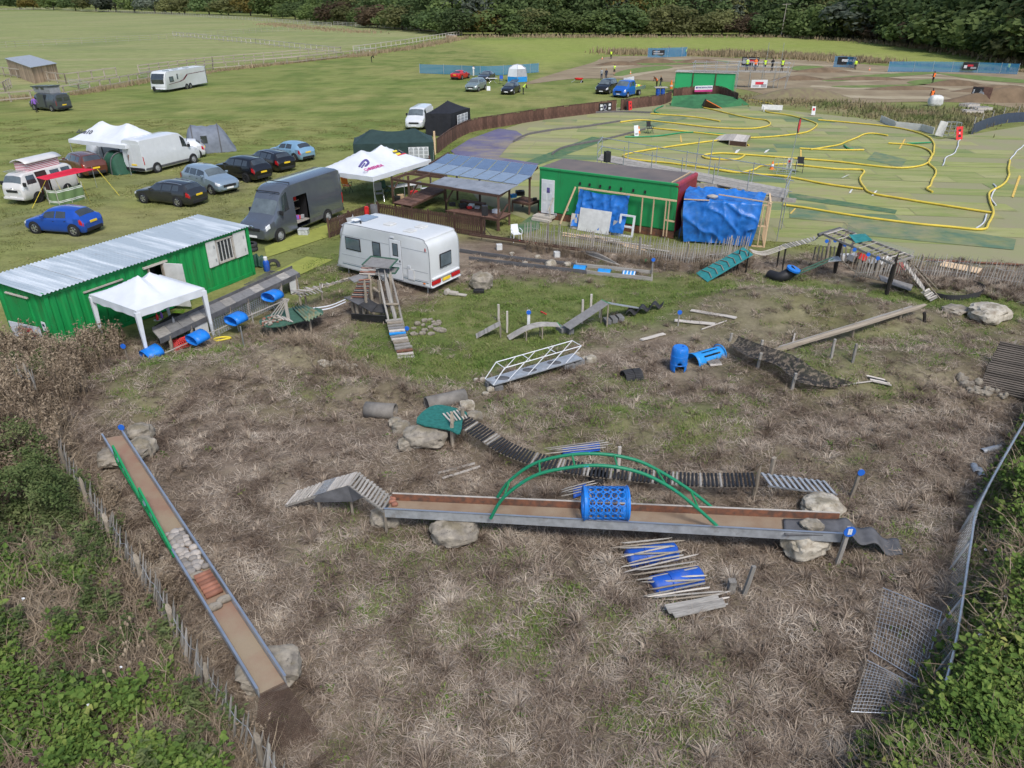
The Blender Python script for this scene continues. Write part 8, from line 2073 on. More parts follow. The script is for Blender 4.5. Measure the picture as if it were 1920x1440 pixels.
for i,f_ in enumerate((.35,.5,.65,.8,.95)):p=rc[0].lerp(rc[1],f_);MB().slab([p+Vector((-1.0,-.02,.02)),p+Vector((1.1,-.55,.02)),p+Vector((1.1,-.55,-.22)),p+Vector((-1.0,-.02,-.22))],.03).build('toe_board','grey_wood',rz_t,world=True)
o=MB().box((0,0,.33),(.36,.32,.62)).box((0,-.165,.33),(.28,.02,.5)).box((0,0,.66),(.14,.05,.05)).build('loudspeaker','black',bevel=.03);o.location=X(1138,304,2.9);o.rotation_euler=(0,0,R(15));tag(o,'black loudspeaker on the left end of the drivers stand','loudspeaker')
MB().bar((0,0,0),(0,0,-.5),.05).build('bracket','galv',o)
p=X(910,446);t=thing('speaker_on_stand','black loudspeaker on a stand beside the shelter deck','loudspeaker',p)
MB().box((0,0,1.55),(.34,.3,.55)).build('cabinet','black',t,bevel=.03);MB().tube([(0,0,.4),(0,0,1.3)],.02,8).build('pole','black',t)
for k in range(3):aa=k*2.1;MB().tube([(0,0,.55),(.45*math.cos(aa),.45*math.sin(aa),0)],.015,6).build('leg','black',t)
#nets
def net_fence(label,uvs,h,m=None,posts=3.5):
 P0=spline([X(*uv)for uv in uvs],4);t=thing('net_fence',label,'fence',P0[0])
 for p,q in zip(P0,P0[1:]):
  MB().add([p+Vector((0,0,.05)),q+Vector((0,0,.05)),q+Vector((0,0,h)),p+Vector((0,0,h))],[(0,1,2,3)]).build('netting',m or netm,t,world=True)
 tot=0;nxt=0
 for p,q in zip(P0,P0[1:]):
  if tot>=nxt:piece('pole','round',p,p+Vector((0,0,h+.12)),.06,.06,'galv_dull',t);nxt+=posts
  tot+=(q-p).length
 piece('pole','round',P0[-1],P0[-1]+Vector((0,0,h+.12)),.06,.06,'galv_dull',t)
netm=bpy.data.materials.new('net_see_through');netm.use_nodes=True;bb=netm.node_tree.nodes['Principled BSDF'];bb.inputs['Base Color'].default_value=(.03,.20,.38,1);bb.inputs['Alpha'].default_value=.66;bb.inputs['Roughness'].default_value=.9
net_fence('long blue net fence behind the red coupe',[(787,138),(850,140),(920,142),(1010,136)],1.5)
net_fence('blue net fence at the far edge of the dirt track in the middle',[(1214,108),(1240,108),(1287,106)],1.9)
net_fence('blue net fence behind the speed banner',[(1562,126),(1590,127),(1602,129)],1.9)
net_fence('long blue net fence along the far right of the dirt track',[(1664,135),(1730,135),(1800,136),(1860,138),(1907,140)],1.7)
t,d,n=banner('track_banner','black banner with white capital lettering on the blue net',X(1567,126)+Vector((0,-.2,0)),X(1597,127)+Vector((0,-.2,0)),.5,1.8,'black')
text('lettering','SPEEDWURX',.52,'white',t,d*2.05+n*.05+Vector((0,0,1.2)),d,(0,0,1),bold=.03).scale=(.85,1,1)
banner('track_banner','black banner with pale print on the middle blue net',X(1222,108)+Vector((0,-.2,0)),X(1245,108)+Vector((0,-.2,0)),.5,1.5,'black',((.1,.6,.55,.85,'cloth_grey'),(.1,.9,.15,.4,'cloth_grey')))
banner('track_banner','dark sponsor banner on the far right blue net',X(1800,136)+Vector((0,-.3,0)),X(1828,137)+Vector((0,-.3,0)),.5,1.7,'black',((.3,.7,.45,.7,'ink_red'),(.1,.3,.2,.6,'white'),(.55,.92,.15,.4,'cloth_grey')))
t,d,n=banner('ramp_board','black and brown printed board at the foot of the earth bank',X(1818,189),X(1855,192),.05,1.75,'deck_wood',((0.02,.55,.04,.96,'black'),(.06,.14,.2,.8,'white'),(.40,.5,.2,.8,'white')),'board',.35)
o=MB().tube([(0,0,0),n*.04],.33,18).build('emblem','cloth_grey',t);o.location=d*1.15+n*.22+Vector((0,0,.9))
bl=thing('low_barrier','dark blue sheet barrier curving along the right of the track','barrier',X(1824,250))
P0=spline([X(u,v)for u,v in((1822,252),(1850,240),(1885,231),(1930,228))],5)
for p,q in zip(P0,P0[1:]):piece('panel','box',p+Vector((0,0,.5)),q+Vector((0,0,.5)),.03,1.0,mat('barrier_blue',(.045,.06,.095),.6,var=.2),bl)
for p in P0[::3]:piece('post','box',p+Vector((0,.08,0)),p+Vector((0,.08,1.6)),.07,.07,'grey_wood',bl)
wp=thing('white_barrier','run of white plastic barrier panels beside the verge','barrier',X(1700,245))
P0=[X(u,v)for u,v in((1650,228),(1678,240),(1726,245),(1750,252))]
for p,q in zip(P0,P0[1:]):piece('panel','box',p+Vector((0,0,.32)),q+Vector((0,0,.32))-(q-p)*.02,.06,.62,'white_dirty',wp)
p=X(1447,210);t=thing('white_barrier','short white barrier panel propped by the far hairpin','barrier',p);MB().box((0,.1,.5),(2.3,.04,.55),(R(-20),0,R(-18))).build('panel','white_dirty',t);MB().bar((-.9,0,0),(-.9,.3,.6),.05).build('leg','galv_dull',t);MB().bar((.9,-.2,0),(.9,.1,.6),.05).build('leg','galv_dull',t)
p=X(1782,258);t=thing('wire_trolley','wire trolley with white tank frame beside the red board','trolley',p)
for x in(-.5,.5):
 for y in(-.4,.4):MB().bar((x,y,.1),(x,y,1.4),.04).build('upright','galv',t)
for z in(.2,.6,1.0,1.4):
 for y in(-.4,.4):MB().bar((-.5,y,z),(.5,y,z),.03).build('bar','galv',t)
 for x in(-.5,.5):MB().bar((x,-.4,z),(x,.4,z),.03).build('bar','galv',t)
MB().box((-.9,.3,.75),(.9,.1,1.35),(0,.2,.2)).build('white_frame','white_dirty',t,bevel=.04)
t,d,n=banner('red_board','red board with two dark holes leaning on the wire trolley',X(1782,260)+Vector((0,-.5,0)),X(1794,259)+Vector((0,-.5,0)),.02,1.15,'red_plastic',((.3,.7,.2,.36,'black'),(.3,.7,.64,.8,'black'),(.42,.58,.45,.55,'white')),'board',.3)
o=rock('builders_sack','white builders sack standing at the edge of the verge',X(1752,199)+Vector((0,0,.6)),(.85,.6,.72),'white_dirty',3,0,None,None,3,.12,'sack')
for i,(u,v)in enumerate(((1822,212),(1838,210),(1815,207))):
 p=X(u,v);t=thing('pallet',['pale pallet lying lowest in the heap by the earth bank','pale pallet at the right of the heap by the earth bank','pale pallet tilted at the back of the heap by the earth bank'][i],'pallet',p,.2*i,None)
 for k in range(7):MB().box((-.9+k*.3,0,.35+.2*i),(.12,1.2,.03)).build('slat','pale_wood',t)
 for y in(-.55,0,.55):MB().box((0,y,.2+.2*i),(2.0,.1,.3+.4*i*0)).build('bearer','pale_wood',t)
wj=thing('wooden_jump','small pale wooden table top jump between the yellow pipes','jump',X(1385,268))
c4=[X(1368,263,.45),X(1400,266,.45),X(1407,254,.45),X(1376,251,.45)];c5=[X(1338,263,.05),c4[0],c4[3],X(1352,252,.05)]
for cc in(c4,c5):
 for k in range(5):f0,f1=(k+.02)/5,(k+.98)/5;MB().slab([cc[0].lerp(cc[1],f0),cc[0].lerp(cc[1],f1),cc[3].lerp(cc[2],f1),cc[3].lerp(cc[2],f0)],.03).build('board','pale_wood',wj,world=True)
for q in c4:piece('leg','box',(q.x,q.y,0),q-Vector((0,0,.02)),.08,.08,'old_wood',wj)
MB().slab([c4[0]-Vector((0,0,.03)),c4[1]-Vector((0,0,.03)),Vector((c4[1].x,c4[1].y,.03)),Vector((c4[0].x,c4[0].y,.03))],.02).build('front_board','brown_wood',wj,world=True)
def fold_chair(u,v,rz,label,m='black',fm='black',s=1.15):
 t=thing('folding_chair',label,'chair',X(u,v),rz)
 MB().box((0,0,.45*s),(.5,.46,.03)).build('seat',m,t);MB().box((0,.27,.78*s),(.5,.03,.5),(R(-12),0,0)).build('backrest',m,t)
 for x in(-.27,.27):
  MB().tube([(x,-.28,0),(x,.22,.62*s)],.018,6).build('leg',fm,t);MB().tube([(x,.28,0),(x,-.22,.62*s)],.018,6).build('leg',fm,t);MB().box((x,0,.64*s),(.05,.48,.03)).build('armrest',fm,t)
fold_chair(1218,251,R(30),'black folding chair by the traffic cone on the carpet');fold_chair(1497,324,R(-20),'black folding chair beside the round sign')
fold_chair(712,377,R(20),'grey director chair under the large white gazebo','cloth_grey','alu');fold_chair(652,362,R(160),'orange folding chair at the gazebo corner','orange','black');fold_chair(726,372,R(60),'dark green camp chair under the large white gazebo','green_board','black');fold_chair(940,157,R(0),'blue camp chair beside the camp table','barrel_blue','black')
def cone(u,v,label,s=.75):
 t=thing('traffic_cone',label,'traffic cone',X(u,v));MB().lathe([(.14,.03),(.11,.22)],n=14,cap=False).build('cone_base_band','orange',t,smooth=60).scale=(s*1.6,)*3
 MB().lathe([(.11,.22),(.075,.36)],n=14,cap=False).build('white_band','white',t,smooth=60).scale=(s*1.6,)*3;MB().lathe([(.075,.36),(.03,.54),(.025,.55)],n=14).build('tip','orange',t,smooth=60).scale=(s*1.6,)*3;MB().box((0,0,.02),(.5*s,.5*s,.04)).build('foot','orange',t)
cone(1197,250,'orange traffic cone behind the white notice board');cone(1447,318,'orange traffic cone beside the wire cage');cone(1182,139,'small orange marker cone by the marshal on the dirt track',.6);cone(1129,111,'small orange marker cone at the far left of the dirt track',.6);cone(1630,132,'small orange marker cone right of the speed banner',.6);cone(1774,158,'small orange marker cone on the right grass island',.6)
banner('notice_board','white notice board propped on the traffic cone',X(1187,256),X(1195,255),.02,1.0,'white',((.2,.8,.15,.3,'cloth_grey'),),'notice',.2)
banner('notice_board','white notice on the verge above the far pipes',X(1520,217),X(1527,217),.1,1.0,'white',((.2,.8,.5,.8,'ink_red'),),'notice',.1)
banner('notice_board','white printed notice on the wire cage',X(1472,323)+Vector((0,-.1,0)),X(1481,323)+Vector((0,-.1,0)),.35,1.1,'white',((.2,.8,.5,.8,'ink_red'),(.2,.8,.15,.35,'cloth_grey')),'notice')
p=X(1478,324);t=thing('lollipop_sign','round red sign with a black rim on a tall pole','sign',p)
MB().tube([(0,0,0),(.15,0,3.0)],.03,8).build('pole','galv',t)
o=MB().lathe([(0,-.02),(.56,-.02),(.56,.02),(0,.02)],n=24,cap=False).build('rim','black',t);o.location=(.2,0,3.45);o.rotation_euler=(R(90),0,R(62))
o2=MB().lathe([(0,-.03),(.46,-.03),(.46,.03),(0,.03)],n=24,cap=False).build('face','ink_red',t);o2.location=(.2,0,3.45);o2.rotation_euler=(R(90),0,R(62))
wc=thing('wire_cage','wire cage base beside the round sign','cage',X(1470,326))
for x in(-.7,0,.7):
 for y in(-.4,.4):MB().bar((x,y,0),(x,y,1.1),.035).build('upright','galv',wc)
for z in(.1,.4,.75,1.1):
 for y in(-.4,.4):MB().bar((-.7,y,z),(.7,y,z),.025).build('bar','galv',wc)
for u,lb in((1233,'left blue barrel under the white board'),(1242,'right blue barrel under the white board')):
 o=MB().lathe([(.27,0),(.29,.05),(.29,.3),(.305,.33),(.29,.36),(.29,.6),(.305,.63),(.29,.66),(.28,.9),(.25,.93)],n=18).build('storage_barrel','barrel_blue',smooth=50);o.location=X(u,180);o.scale=(1,1,1.15);tag(o,lb,'barrel')
o=MB().box((0,0,0),(1.7,.8,.05)).box((0,-.38,-.05),(1.6,.03,.06)).build('table_board','pale_wood');o.location=X(1238,180)+Vector((0,0,1.11));tag(o,'pale board laid across the two blue barrels','board')
o=MB().lathe([(0,0),(.3,.05),(.42,.3),(.40,.34)],n=14,cap=False).build('sledge','red_plastic',smooth=60);o.location=X(1085,155)+Vector((0,0,.35));o.scale=(1.6,.8,1.0);tag(o,'red wheelbarrow lying on the far grass','wheelbarrow')
MB().tube([(-.3,0,.1),(-.7,0,-.3)],.025,6).build('handle','galv',o);MB().tube([(.3,.1,.1),(.2,-.2,-.35)],.025,6).build('handle','galv',o);MB().tube([(.3,-.05,-.2),(.3,.05,-.2)],.16,12).build('wheel','tyre',o)
t=thing('camp_table','white camp table between the saloon and the pop up shelter','table',X(924,156));MB().box((0,0,.7),(1.4,.6,.04)).build('table_top','white',t)
for x in(-.6,.6):MB().tube([(x,-.25,0),(-x*.2,.25,.7)],.02,6).build('leg','alu',t)
o=MB().box((0,0,.3),(.5,.08,.6),(R(-15),0,0)).box((0,.1,.02),(.5,.3,.04)).build('white_board','white');o.location=X(916,170);tag(o,'white board leaning by the grey green off roader','board')
o=MB().lathe([(.2,0),(.22,.5),(.1,.9),(.12,1.1)],n=12).build('marker_drum','orange',smooth=50);o.location=X(1258,166);tag(o,'orange striped marker drum beside the green shelter','marker');MB().lathe([(.225,.3),(.225,.5)],n=12,cap=False).build('white_band','white',o)
t=thing('folding_table','white folding table with kit under the large white gazebo','table',X(757,368));MB().box((0,0,.74),(1.9,.75,.04),(0,0,.6)).build('table_top','white',t)
for x,y in((-.7,-.6),(.8,.3),(-.9,-.2),(.6,.7)):MB().bar((x*.8,y*.8,0),(x*.8,y*.8,.72),.04).build('leg','alu',t)
for u,v,s,m_,lb in((775,368,.42,'red_plastic','red crate beside the left deck'),(752,374,.38,'new_wood','cardboard box beside the left deck'),(797,362,.4,'canvas_white','white bag beside the left deck'),(744,378,.4,'black','black bag beside the left deck'),(783,352,.45,'white_dirty','white tub under the solar shelter')):
 o=MB().box((0,0,s*.4),(s*1.2,s,s*.8)).box((0,0,s*.82),(s*1.25,s*1.05,s*.06)).build('crate',m_,bevel=.02);o.location=X(u,v);o.rotation_euler=(0,0,random.uniform(0,1));tag(o,lb,'box')
#people
def person_mesh(pose):
 J=dict(pelvis=(0,0,.95),waist=(0,.01,1.10),chest=(0,.02,1.32),neck=(0,.01,1.48),chin=(0,-.02,1.55),head=(0,-.03,1.64),crown=(0,-.02,1.74),shL=(.18,.02,1.42),elL=(.24,.03,1.15),wrL=(.24,-.05,.92),haL=(.24,-.07,.82),shR=(-.18,.02,1.42),elR=(-.24,.03,1.15),wrR=(-.24,-.05,.92),haR=(-.24,-.07,.82),hipL=(.09,0,.90),knL=(.10,-.01,.50),anL=(.10,.02,.09),toL=(.12,-.14,.04),hipR=(-.09,0,.90),knR=(-.10,-.01,.50),anR=(-.10,.02,.09),toR=(-.12,-.14,.04))
 if pose=='walk':J.update(knL=(.10,-.14,.52),anL=(.10,-.22,.10),toL=(.11,-.38,.05),knR=(-.10,.06,.50),anR=(-.10,.26,.13),toR=(-.11,.14,.04),elL=(.25,.14,1.18),wrL=(.24,.16,.95),haL=(.24,.14,.86),elR=(-.25,-.06,1.17),wrR=(-.22,-.24,1.02),haR=(-.22,-.31,.96))
 if pose=='phone':J.update(elL=(.25,-.04,1.16),wrL=(.13,-.22,1.28),haL=(.10,-.26,1.33),elR=(-.25,-.04,1.16),wrR=(-.12,-.22,1.22),haR=(-.09,-.27,1.25),head=(0,-.07,1.63),crown=(0,-.09,1.73))
 if pose=='bend':
  for k in('waist','chest','neck','chin','head','crown','shL','shR','elL','elR','wrL','wrR','haL','haR'):
   x,y,z=J[k];t=R(50);zz=z-.95;J[k]=(x,y*math.cos(t)-zz*math.sin(t),.95+zz*math.cos(t)+y*math.sin(t)*.2)
  for s,x in(('L',.2),('R',-.2)):J['el'+s]=(x*1.1,-.42,.98);J['wr'+s]=(x,-.52,.76);J['ha'+s]=(x,-.55,.68)
 if pose=='folded':J.update(elL=(.26,-.04,1.15),wrL=(.02,-.20,1.20),haL=(-.06,-.20,1.22),elR=(-.26,-.04,1.15),wrR=(-.02,-.22,1.14),haR=(.06,-.22,1.16))
 rad=dict(pelvis=(.155,.115),waist=(.135,.10),chest=(.165,.115),neck=(.06,.06),chin=(.062,.07),head=(.082,.10),crown=(.062,.075),sh=(.075,.07),el=(.046,.046),wr=(.032,.032),ha=(.045,.028),hip=(.095,.10),kn=(.062,.064),an=(.043,.046),to=(.045,.032))
 names=list(J);ix={k:i for i,k in enumerate(names)}
 E=[('pelvis','waist'),('waist','chest'),('chest','neck'),('neck','chin'),('chin','head'),('head','crown')]
 for s in 'LR':E+=[('chest','sh'+s),('sh'+s,'el'+s),('el'+s,'wr'+s),('wr'+s,'ha'+s),('pelvis','hip'+s),('hip'+s,'kn'+s),('kn'+s,'an'+s),('an'+s,'to'+s)]
 me=bpy.data.meshes.new('skeleton');me.from_pydata([J[k]for k in names],[(ix[a],ix[b])for a,b in E],[])
 ob=bpy.data.objects.new('skeleton',me);COL.objects.link(ob)
 ob.modifiers.new('skin','SKIN');ob.modifiers.new('sub','SUBSURF').levels=1
 sv=me.skin_vertices[0].data
 for k in names:
  key=k if k in rad else k[:-1];sv[ix[k]].radius=rad[key];sv[ix[k]].use_root=(k=='pelvis')
 bpy.context.view_layer.update()
 dg=bpy.context.evaluated_depsgraph_get()
 out=bpy.data.meshes.new_from_object(ob.evaluated_get(dg),depsgraph=dg)
 bpy.data.objects.remove(ob);bpy.data.meshes.remove(me)
 return out,J
_pose={p:person_mesh(p)for p in('stand','walk','phone','bend','folded')}
def person(p,rz,label,pose,top,legs,hair='hair_dark',vest=None,h=1.75,shorts=False):
 me0,J=_pose[pose];me=me0.copy()
 for m in(top,legs,'skin','black'):me.materials.append(M[m])
 hd,nk=Vector(J['head']),Vector(J['neck'])
 def zone(c):
  if c.z<.11 and pose!='x':return 3
  if c.z<.48 and shorts:return 2
  ha=min((c-Vector(J['haL'])).length,(c-Vector(J['haR'])).length)
  if ha<.085:return 2
  if(c-hd).length<.16 or(c-Vector(J['chin'])).length<.09:return 2
  if c.z<.93 and abs(c.x)<.2:return 1
  return 0
 me.polygons.foreach_set('material_index',[zone(f.center)for f in me.polygons]);me.polygons.foreach_set('use_smooth',[True]*len(me.polygons))
 t=thing('person',label,'person',p,rz,'people');t.scale=(h/1.75,)*3
 body=bpy.data.objects.new('body',me);COL.objects.link(body);body.parent=t
 def shell(test,off,name,m):
  vs,fs,mp=[],[],{}
  for f in me.polygons:
   if test(f.center):
    q=[]
    for i in f.vertices:
     if i not in mp:mp[i]=len(vs);vs.append(me.vertices[i].co+me.vertices[i].normal*off)
     q.append(mp[i])
    fs.append(q)
  if fs:MB().add(vs,fs).build(name,m,t,smooth=80)
 shell(lambda c:(c-hd).length<.17 and(c.z>hd.z+.02 or c.y>hd.y+.05),.014,'hair',hair)
 if vest:
  ch,pv=Vector(J['chest']),Vector(J['pelvis'])
  def tv(c):
   ax=(nk-pv).normalized();k=(c-pv).dot(ax);r=(c-pv-ax*k).length
   return-.02<k<.50 and r<.205
  shell(tv,.018,'hi_vis_vest',vest)
  shell(lambda c:tv(c)and abs((c-pv).dot((nk-pv).normalized())-.20)<.035,.022,'reflective_band','cloth_grey')
 return t
PE=[((70,211),0,'person in a purple top and black leggings at the grey camper door','walk','cloth_purple','cloth_black','hair_fair',None,170,False),((697,117),0,'person in black bending beside the paddock corner','bend','cloth_black','cloth_black','hair_dark',None,90,False),((888,144),0,'person in white holding up a phone beside the red coupe','phone','cloth_white','cloth_white','hair_dark',None,60,False),((981,177),0,'marshal in a yellow vest behind the black hatchback','bend','cloth_black','cloth_black','hair_fair','hi_yellow',100,False),((1127.5,150),0,'person in a grey top left of the pair behind the black people carrier','stand','cloth_grey','denim','hair_fair',None,200,False),((1136,151),0,'person in dark clothes right of the pair behind the black people carrier','stand','cloth_navy','denim','hair_fair',None,180,False),((1145.5,111),0,'marshal in a yellow vest at the far left corner of the dirt track','stand','cloth_black','cloth_black','hair_dark','hi_yellow',0,False),((1151.5,141),0,'marshal in a yellow vest and shorts beside a small orange cone','folded','cloth_grey','cloth_black','hair_dark','hi_yellow',20,True),((1238,166),0,'person in black walking behind the two blue barrels','walk','cloth_black','denim','hair_fair',None,-80,False),((1231,163),0,'person in an orange vest standing behind the two blue barrels','bend','cloth_black','cloth_black','hair_dark','hi_orange',-70,False),((1285,106),0,'marshal in a yellow vest at the right end of the middle blue net','stand','cloth_black','denim','hair_dark','hi_yellow',0,False),((1602.5,131),0,'marshal with a yellow jacket beside the speed banner','stand','hi_yellow','cloth_black','hair_dark',None,180,False),((1748,156),0,'marshal in an orange vest and black trousers on the right grass island','stand','cloth_black','cloth_black','hair_dark','hi_orange',200,False),((1744,193),0,'marshal in an orange vest behind the white builders sack','stand','cloth_black','cloth_black','hair_dark','hi_orange',180,False),((1888,137),0,'marshal leaning at the right end of the far blue net','walk','cloth_grey','denim','hair_dark','hi_yellow',150,False)]
for(uv,z,lb,pose,tp_,lg_,hr,vs_,rz,so)in PE:person(X(*uv),R(rz),lb,pose,tp_,lg_,hr,vs_,1.75,so)
for k,(f_,lb,tp_,lg_,vs_,so)in enumerate(((.16,'leftmost person on the scaffold, in a yellow vest','cloth_white','denim','hi_yellow',False),(.33,'person in an orange vest second on the scaffold','hi_orange','denim','hi_orange',False),(.52,'person in a yellow vest and shorts third on the scaffold','cloth_black','cloth_navy','hi_yellow',True),(.67,'person all in black fourth on the scaffold','cloth_black','cloth_black',None,False),(.87,'rightmost person on the scaffold, in a yellow vest and black trousers','cloth_black','cloth_black','hi_yellow',False))):
 p=sp_c[0].lerp(sp_c[1],f_).lerp(sp_c[3].lerp(sp_c[2],f_),.35);person((p.x,p.y,2.3),R(180+(-12,8,0,15,-6)[k]),lb,'stand' if k!=3 else 'folded',tp_,lg_,'hair_dark' if k>1 else 'hair_fair',vs_,1.75,so)
#grass and undergrowth (nobody could count it)
def blade_mat(name,cols,patch=.5,trans=.15):
 m=bpy.data.materials.new(name);m.use_nodes=True;nt=m.node_tree;N,L=nt.nodes,nt.links;b=N['Principled BSDF']
 b.inputs['Roughness'].default_value=.9;b.inputs['Specular IOR Level'].default_value=.12
 at_=N.new('ShaderNodeAttribute');at_.attribute_name='tint'
 gp=N.new('ShaderNodeNewGeometry');nz=N.new('ShaderNodeTexNoise');nz.inputs['Scale'].default_value=patch;nz.inputs['Detail'].default_value=5
 L.new(gp.outputs['Position'],nz.inputs['Vector'])
 oi=N.new('ShaderNodeObjectInfo')
 s1=N.new('ShaderNodeMath');s1.operation='MULTIPLY_ADD';s1.inputs[1].default_value=.42;L.new(at_.outputs['Fac'],s1.inputs[0])
 s2=N.new('ShaderNodeMath');s2.operation='MULTIPLY_ADD';s2.inputs[1].default_value=1.3;s2.inputs[2].default_value=-.46;L.new(nz.outputs['Fac'],s2.inputs[0]);L.new(s2.outputs[0],s1.inputs[2])
 s3=N.new('ShaderNodeMath');s3.operation='MULTIPLY_ADD';s3.inputs[1].default_value=.22;L.new(oi.outputs['Random'],s3.inputs[0]);L.new(s1.outputs[0],s3.inputs[2])
 rp=N.new('ShaderNodeValToRGB');e=rp.color_ramp.elements
 for i,c in enumerate(cols):
  pos=i/(len(cols)-1)
  if i==0:e[0].position,e[0].color=0,(*c,1)
  elif i==len(cols)-1:e[-1].position,e[-1].color=1,(*c,1)
  else:x=e.new(pos);x.color=(*c,1)
 L.new(s3.outputs[0],rp.inputs['Fac']);L.new(rp.outputs['Color'],b.inputs['Base Color'])
 if trans:
  t=N.new('ShaderNodeBsdfTranslucent');mx=N.new('ShaderNodeMixShader');mx.inputs[0].default_value=trans;L.new(rp.outputs['Color'],t.inputs['Color'])
  L.new(b.outputs[0],mx.inputs[1]);L.new(t.outputs[0],mx.inputs[2]);L.new(mx.outputs[0],N['Material Output'].inputs['Surface'])
 return m
STRAW=blade_mat('straw',[(.055,.037,.027),(.125,.09,.067),(.275,.217,.165),(.43,.36,.282),(.64,.56,.46)],1.1,0)
GREEN=blade_mat('grass_blades',[(.055,.10,.02),(.095,.155,.034),(.14,.20,.048),(.20,.225,.075),(.30,.265,.15)],.8,0)
FIELD=blade_mat('field_blades',[(.10,.125,.035),(.145,.165,.05),(.18,.19,.065),(.23,.215,.09),(.28,.25,.13)],.25,0)
WEED=blade_mat('weed_stems',[(.08,.058,.042),(.16,.12,.085),(.24,.185,.13),(.32,.255,.18),(.40,.33,.24)],.6,0)
LEAFG=blade_mat('bramble_leaves',[(.04,.08,.018),(.08,.14,.03),(.125,.195,.044),(.185,.245,.06),(.30,.29,.09)],.9,.2)
LEAFS=blade_mat('shrub_leaves',[(.045,.072,.026),(.08,.115,.04),(.12,.155,.058),(.165,.19,.08),(.23,.23,.11)],.9,.2)
def proto(name,V,F,T,m):
 me=bpy.data.meshes.new(name);me.from_pydata(V,[],F);me.materials.append(m)
 a=me.attributes.new('tint','FLOAT','POINT');a.data.foreach_set('value',T)
 me.update();return bpy.data.objects.new(name,me)
def blades(seed,n,rad,lmin,lmax,el0,el1,w,m,curve=.4,centre=False,name='blades'):
 r=random.Random(seed);V,F,T=[],[],[]
 for i in range(n):
  a=r.uniform(0,6.283);rr=rad*math.sqrt(r.random())*(0.25 if centre else 1);x,y=rr*math.cos(a),rr*math.sin(a)
  az=r.uniform(0,6.283)if not centre else a+r.uniform(-.5,.5)
  el=R(r.uniform(el0,el1));L_=r.uniform(lmin,lmax);ww=w*r.uniform(.6,1.5);t=r.random();az2=az+r.uniform(-.5,.5)
  d1=Vector((math.cos(az)*math.cos(el),math.sin(az)*math.cos(el),math.sin(el)));el2=el-curve*r.uniform(.3,1.2)
  d2=Vector((math.cos(az2)*math.cos(el2),math.sin(az2)*math.cos(el2),math.sin(el2)))
  s=Vector((-math.sin(az),math.cos(az),r.uniform(-.5,.5))).normalized()*ww
  p0=Vector((x,y,r.uniform(0,.03)if not centre else-.02));p1=p0+d1*L_*.5;p2=p1+d2*L_*.5
  if p2.z<.004:p2.z=.004+r.uniform(0,.02)
  o=len(V);V+=[p0-s,p0+s,p1+s*.8,p1-s*.8,p2];F+=[(o,o+1,o+2,o+3),(o+3,o+2,o+4)];T+=[t]*5
 return proto(name,V,F,T,m)
def leaf_at(V,F,T,p,d,up,s,t,kind='heart'):
 d=d.normalized();sd=d.cross(up)
 if sd.length<1e-4:sd=Vector((1,0,0))
 sd.normalize();n=sd.cross(d);o=len(V)
 w=.42 if kind=='heart' else .26
 V+=[p,p+d*s*.30+sd*s*w+n*s*.10,p+d*s*.30-sd*s*w+n*s*.10,p+d*s*.68+sd*s*w*.6+n*s*.05,p+d*s*.68-sd*s*w*.6+n*s*.05,p+d*s*1.02-n*s*.08,p+d*s*.45-n*s*.02]
 F+=[(o,o+6,o+1),(o,o+2,o+6),(o+6,o+3,o+1),(o+6,o+2,o+4),(o+6,o+5,o+3),(o+6,o+4,o+5)];T+=[t]*7
def spray(seed,n,rad,smin,smax,m,kind='heart',flat=.5,name='spray'):
 r=random.Random(seed);V,F,T=[],[],[]
 for i in range(n):
  p=Vector((r.gauss(0,rad*.5),r.gauss(0,rad*.5),r.gauss(0,rad*flat*.5)))
  d=Vector((r.gauss(0,1),r.gauss(0,1),r.gauss(-.25,.45)));leaf_at(V,F,T,p,d,Vector((r.gauss(0,.35),r.gauss(0,.35),1)),r.uniform(smin,smax),r.random(),kind)
 return proto(name,V,F,T,m)
def tallweed(seed,n,h,m,lm=False,name='weed'):
 r=random.Random(seed);V,F,T=[],[],[]
 for i in range(n):
  a=r.uniform(0,6.28);x,y=.25*r.random()*math.cos(a),.25*r.random()*math.sin(a);hh=h*r.uniform(.5,1.1);l=Vector((r.gauss(0,.14),r.gauss(0,.14),0))*hh;w=.007;t=r.random()
  p0,p1,p2=Vector((x,y,-.02)),Vector((x,y,hh*.5))+l*.4,Vector((x,y,hh))+l
  for s in(Vector((w,0,0)),Vector((0,w,0))):
   o=len(V);V+=[p0-s,p0+s,p1+s*.8,p1-s*.8,p2+s*.3,p2-s*.3];F+=[(o,o+1,o+2,o+3),(o+3,o+2,o+4,o+5)];T+=[t]*6
  for k in range(9 if not lm else 16):
   f=r.uniform(.35 if not lm else .15,1);q=p0.lerp(p1,f*2)if f<.5 else p1.lerp(p2,f*2-1)
   leaf_at(V,F,T,q,Vector((r.gauss(0,1),r.gauss(0,1),r.uniform(.2,1.2)if not lm else r.uniform(-.2,.5))),Vector((0,0,1)),r.uniform(.05,.11)if not lm else r.uniform(.06,.13),t*.8+r.random()*.2,'slim')
 return proto(name,V,F,T,m)
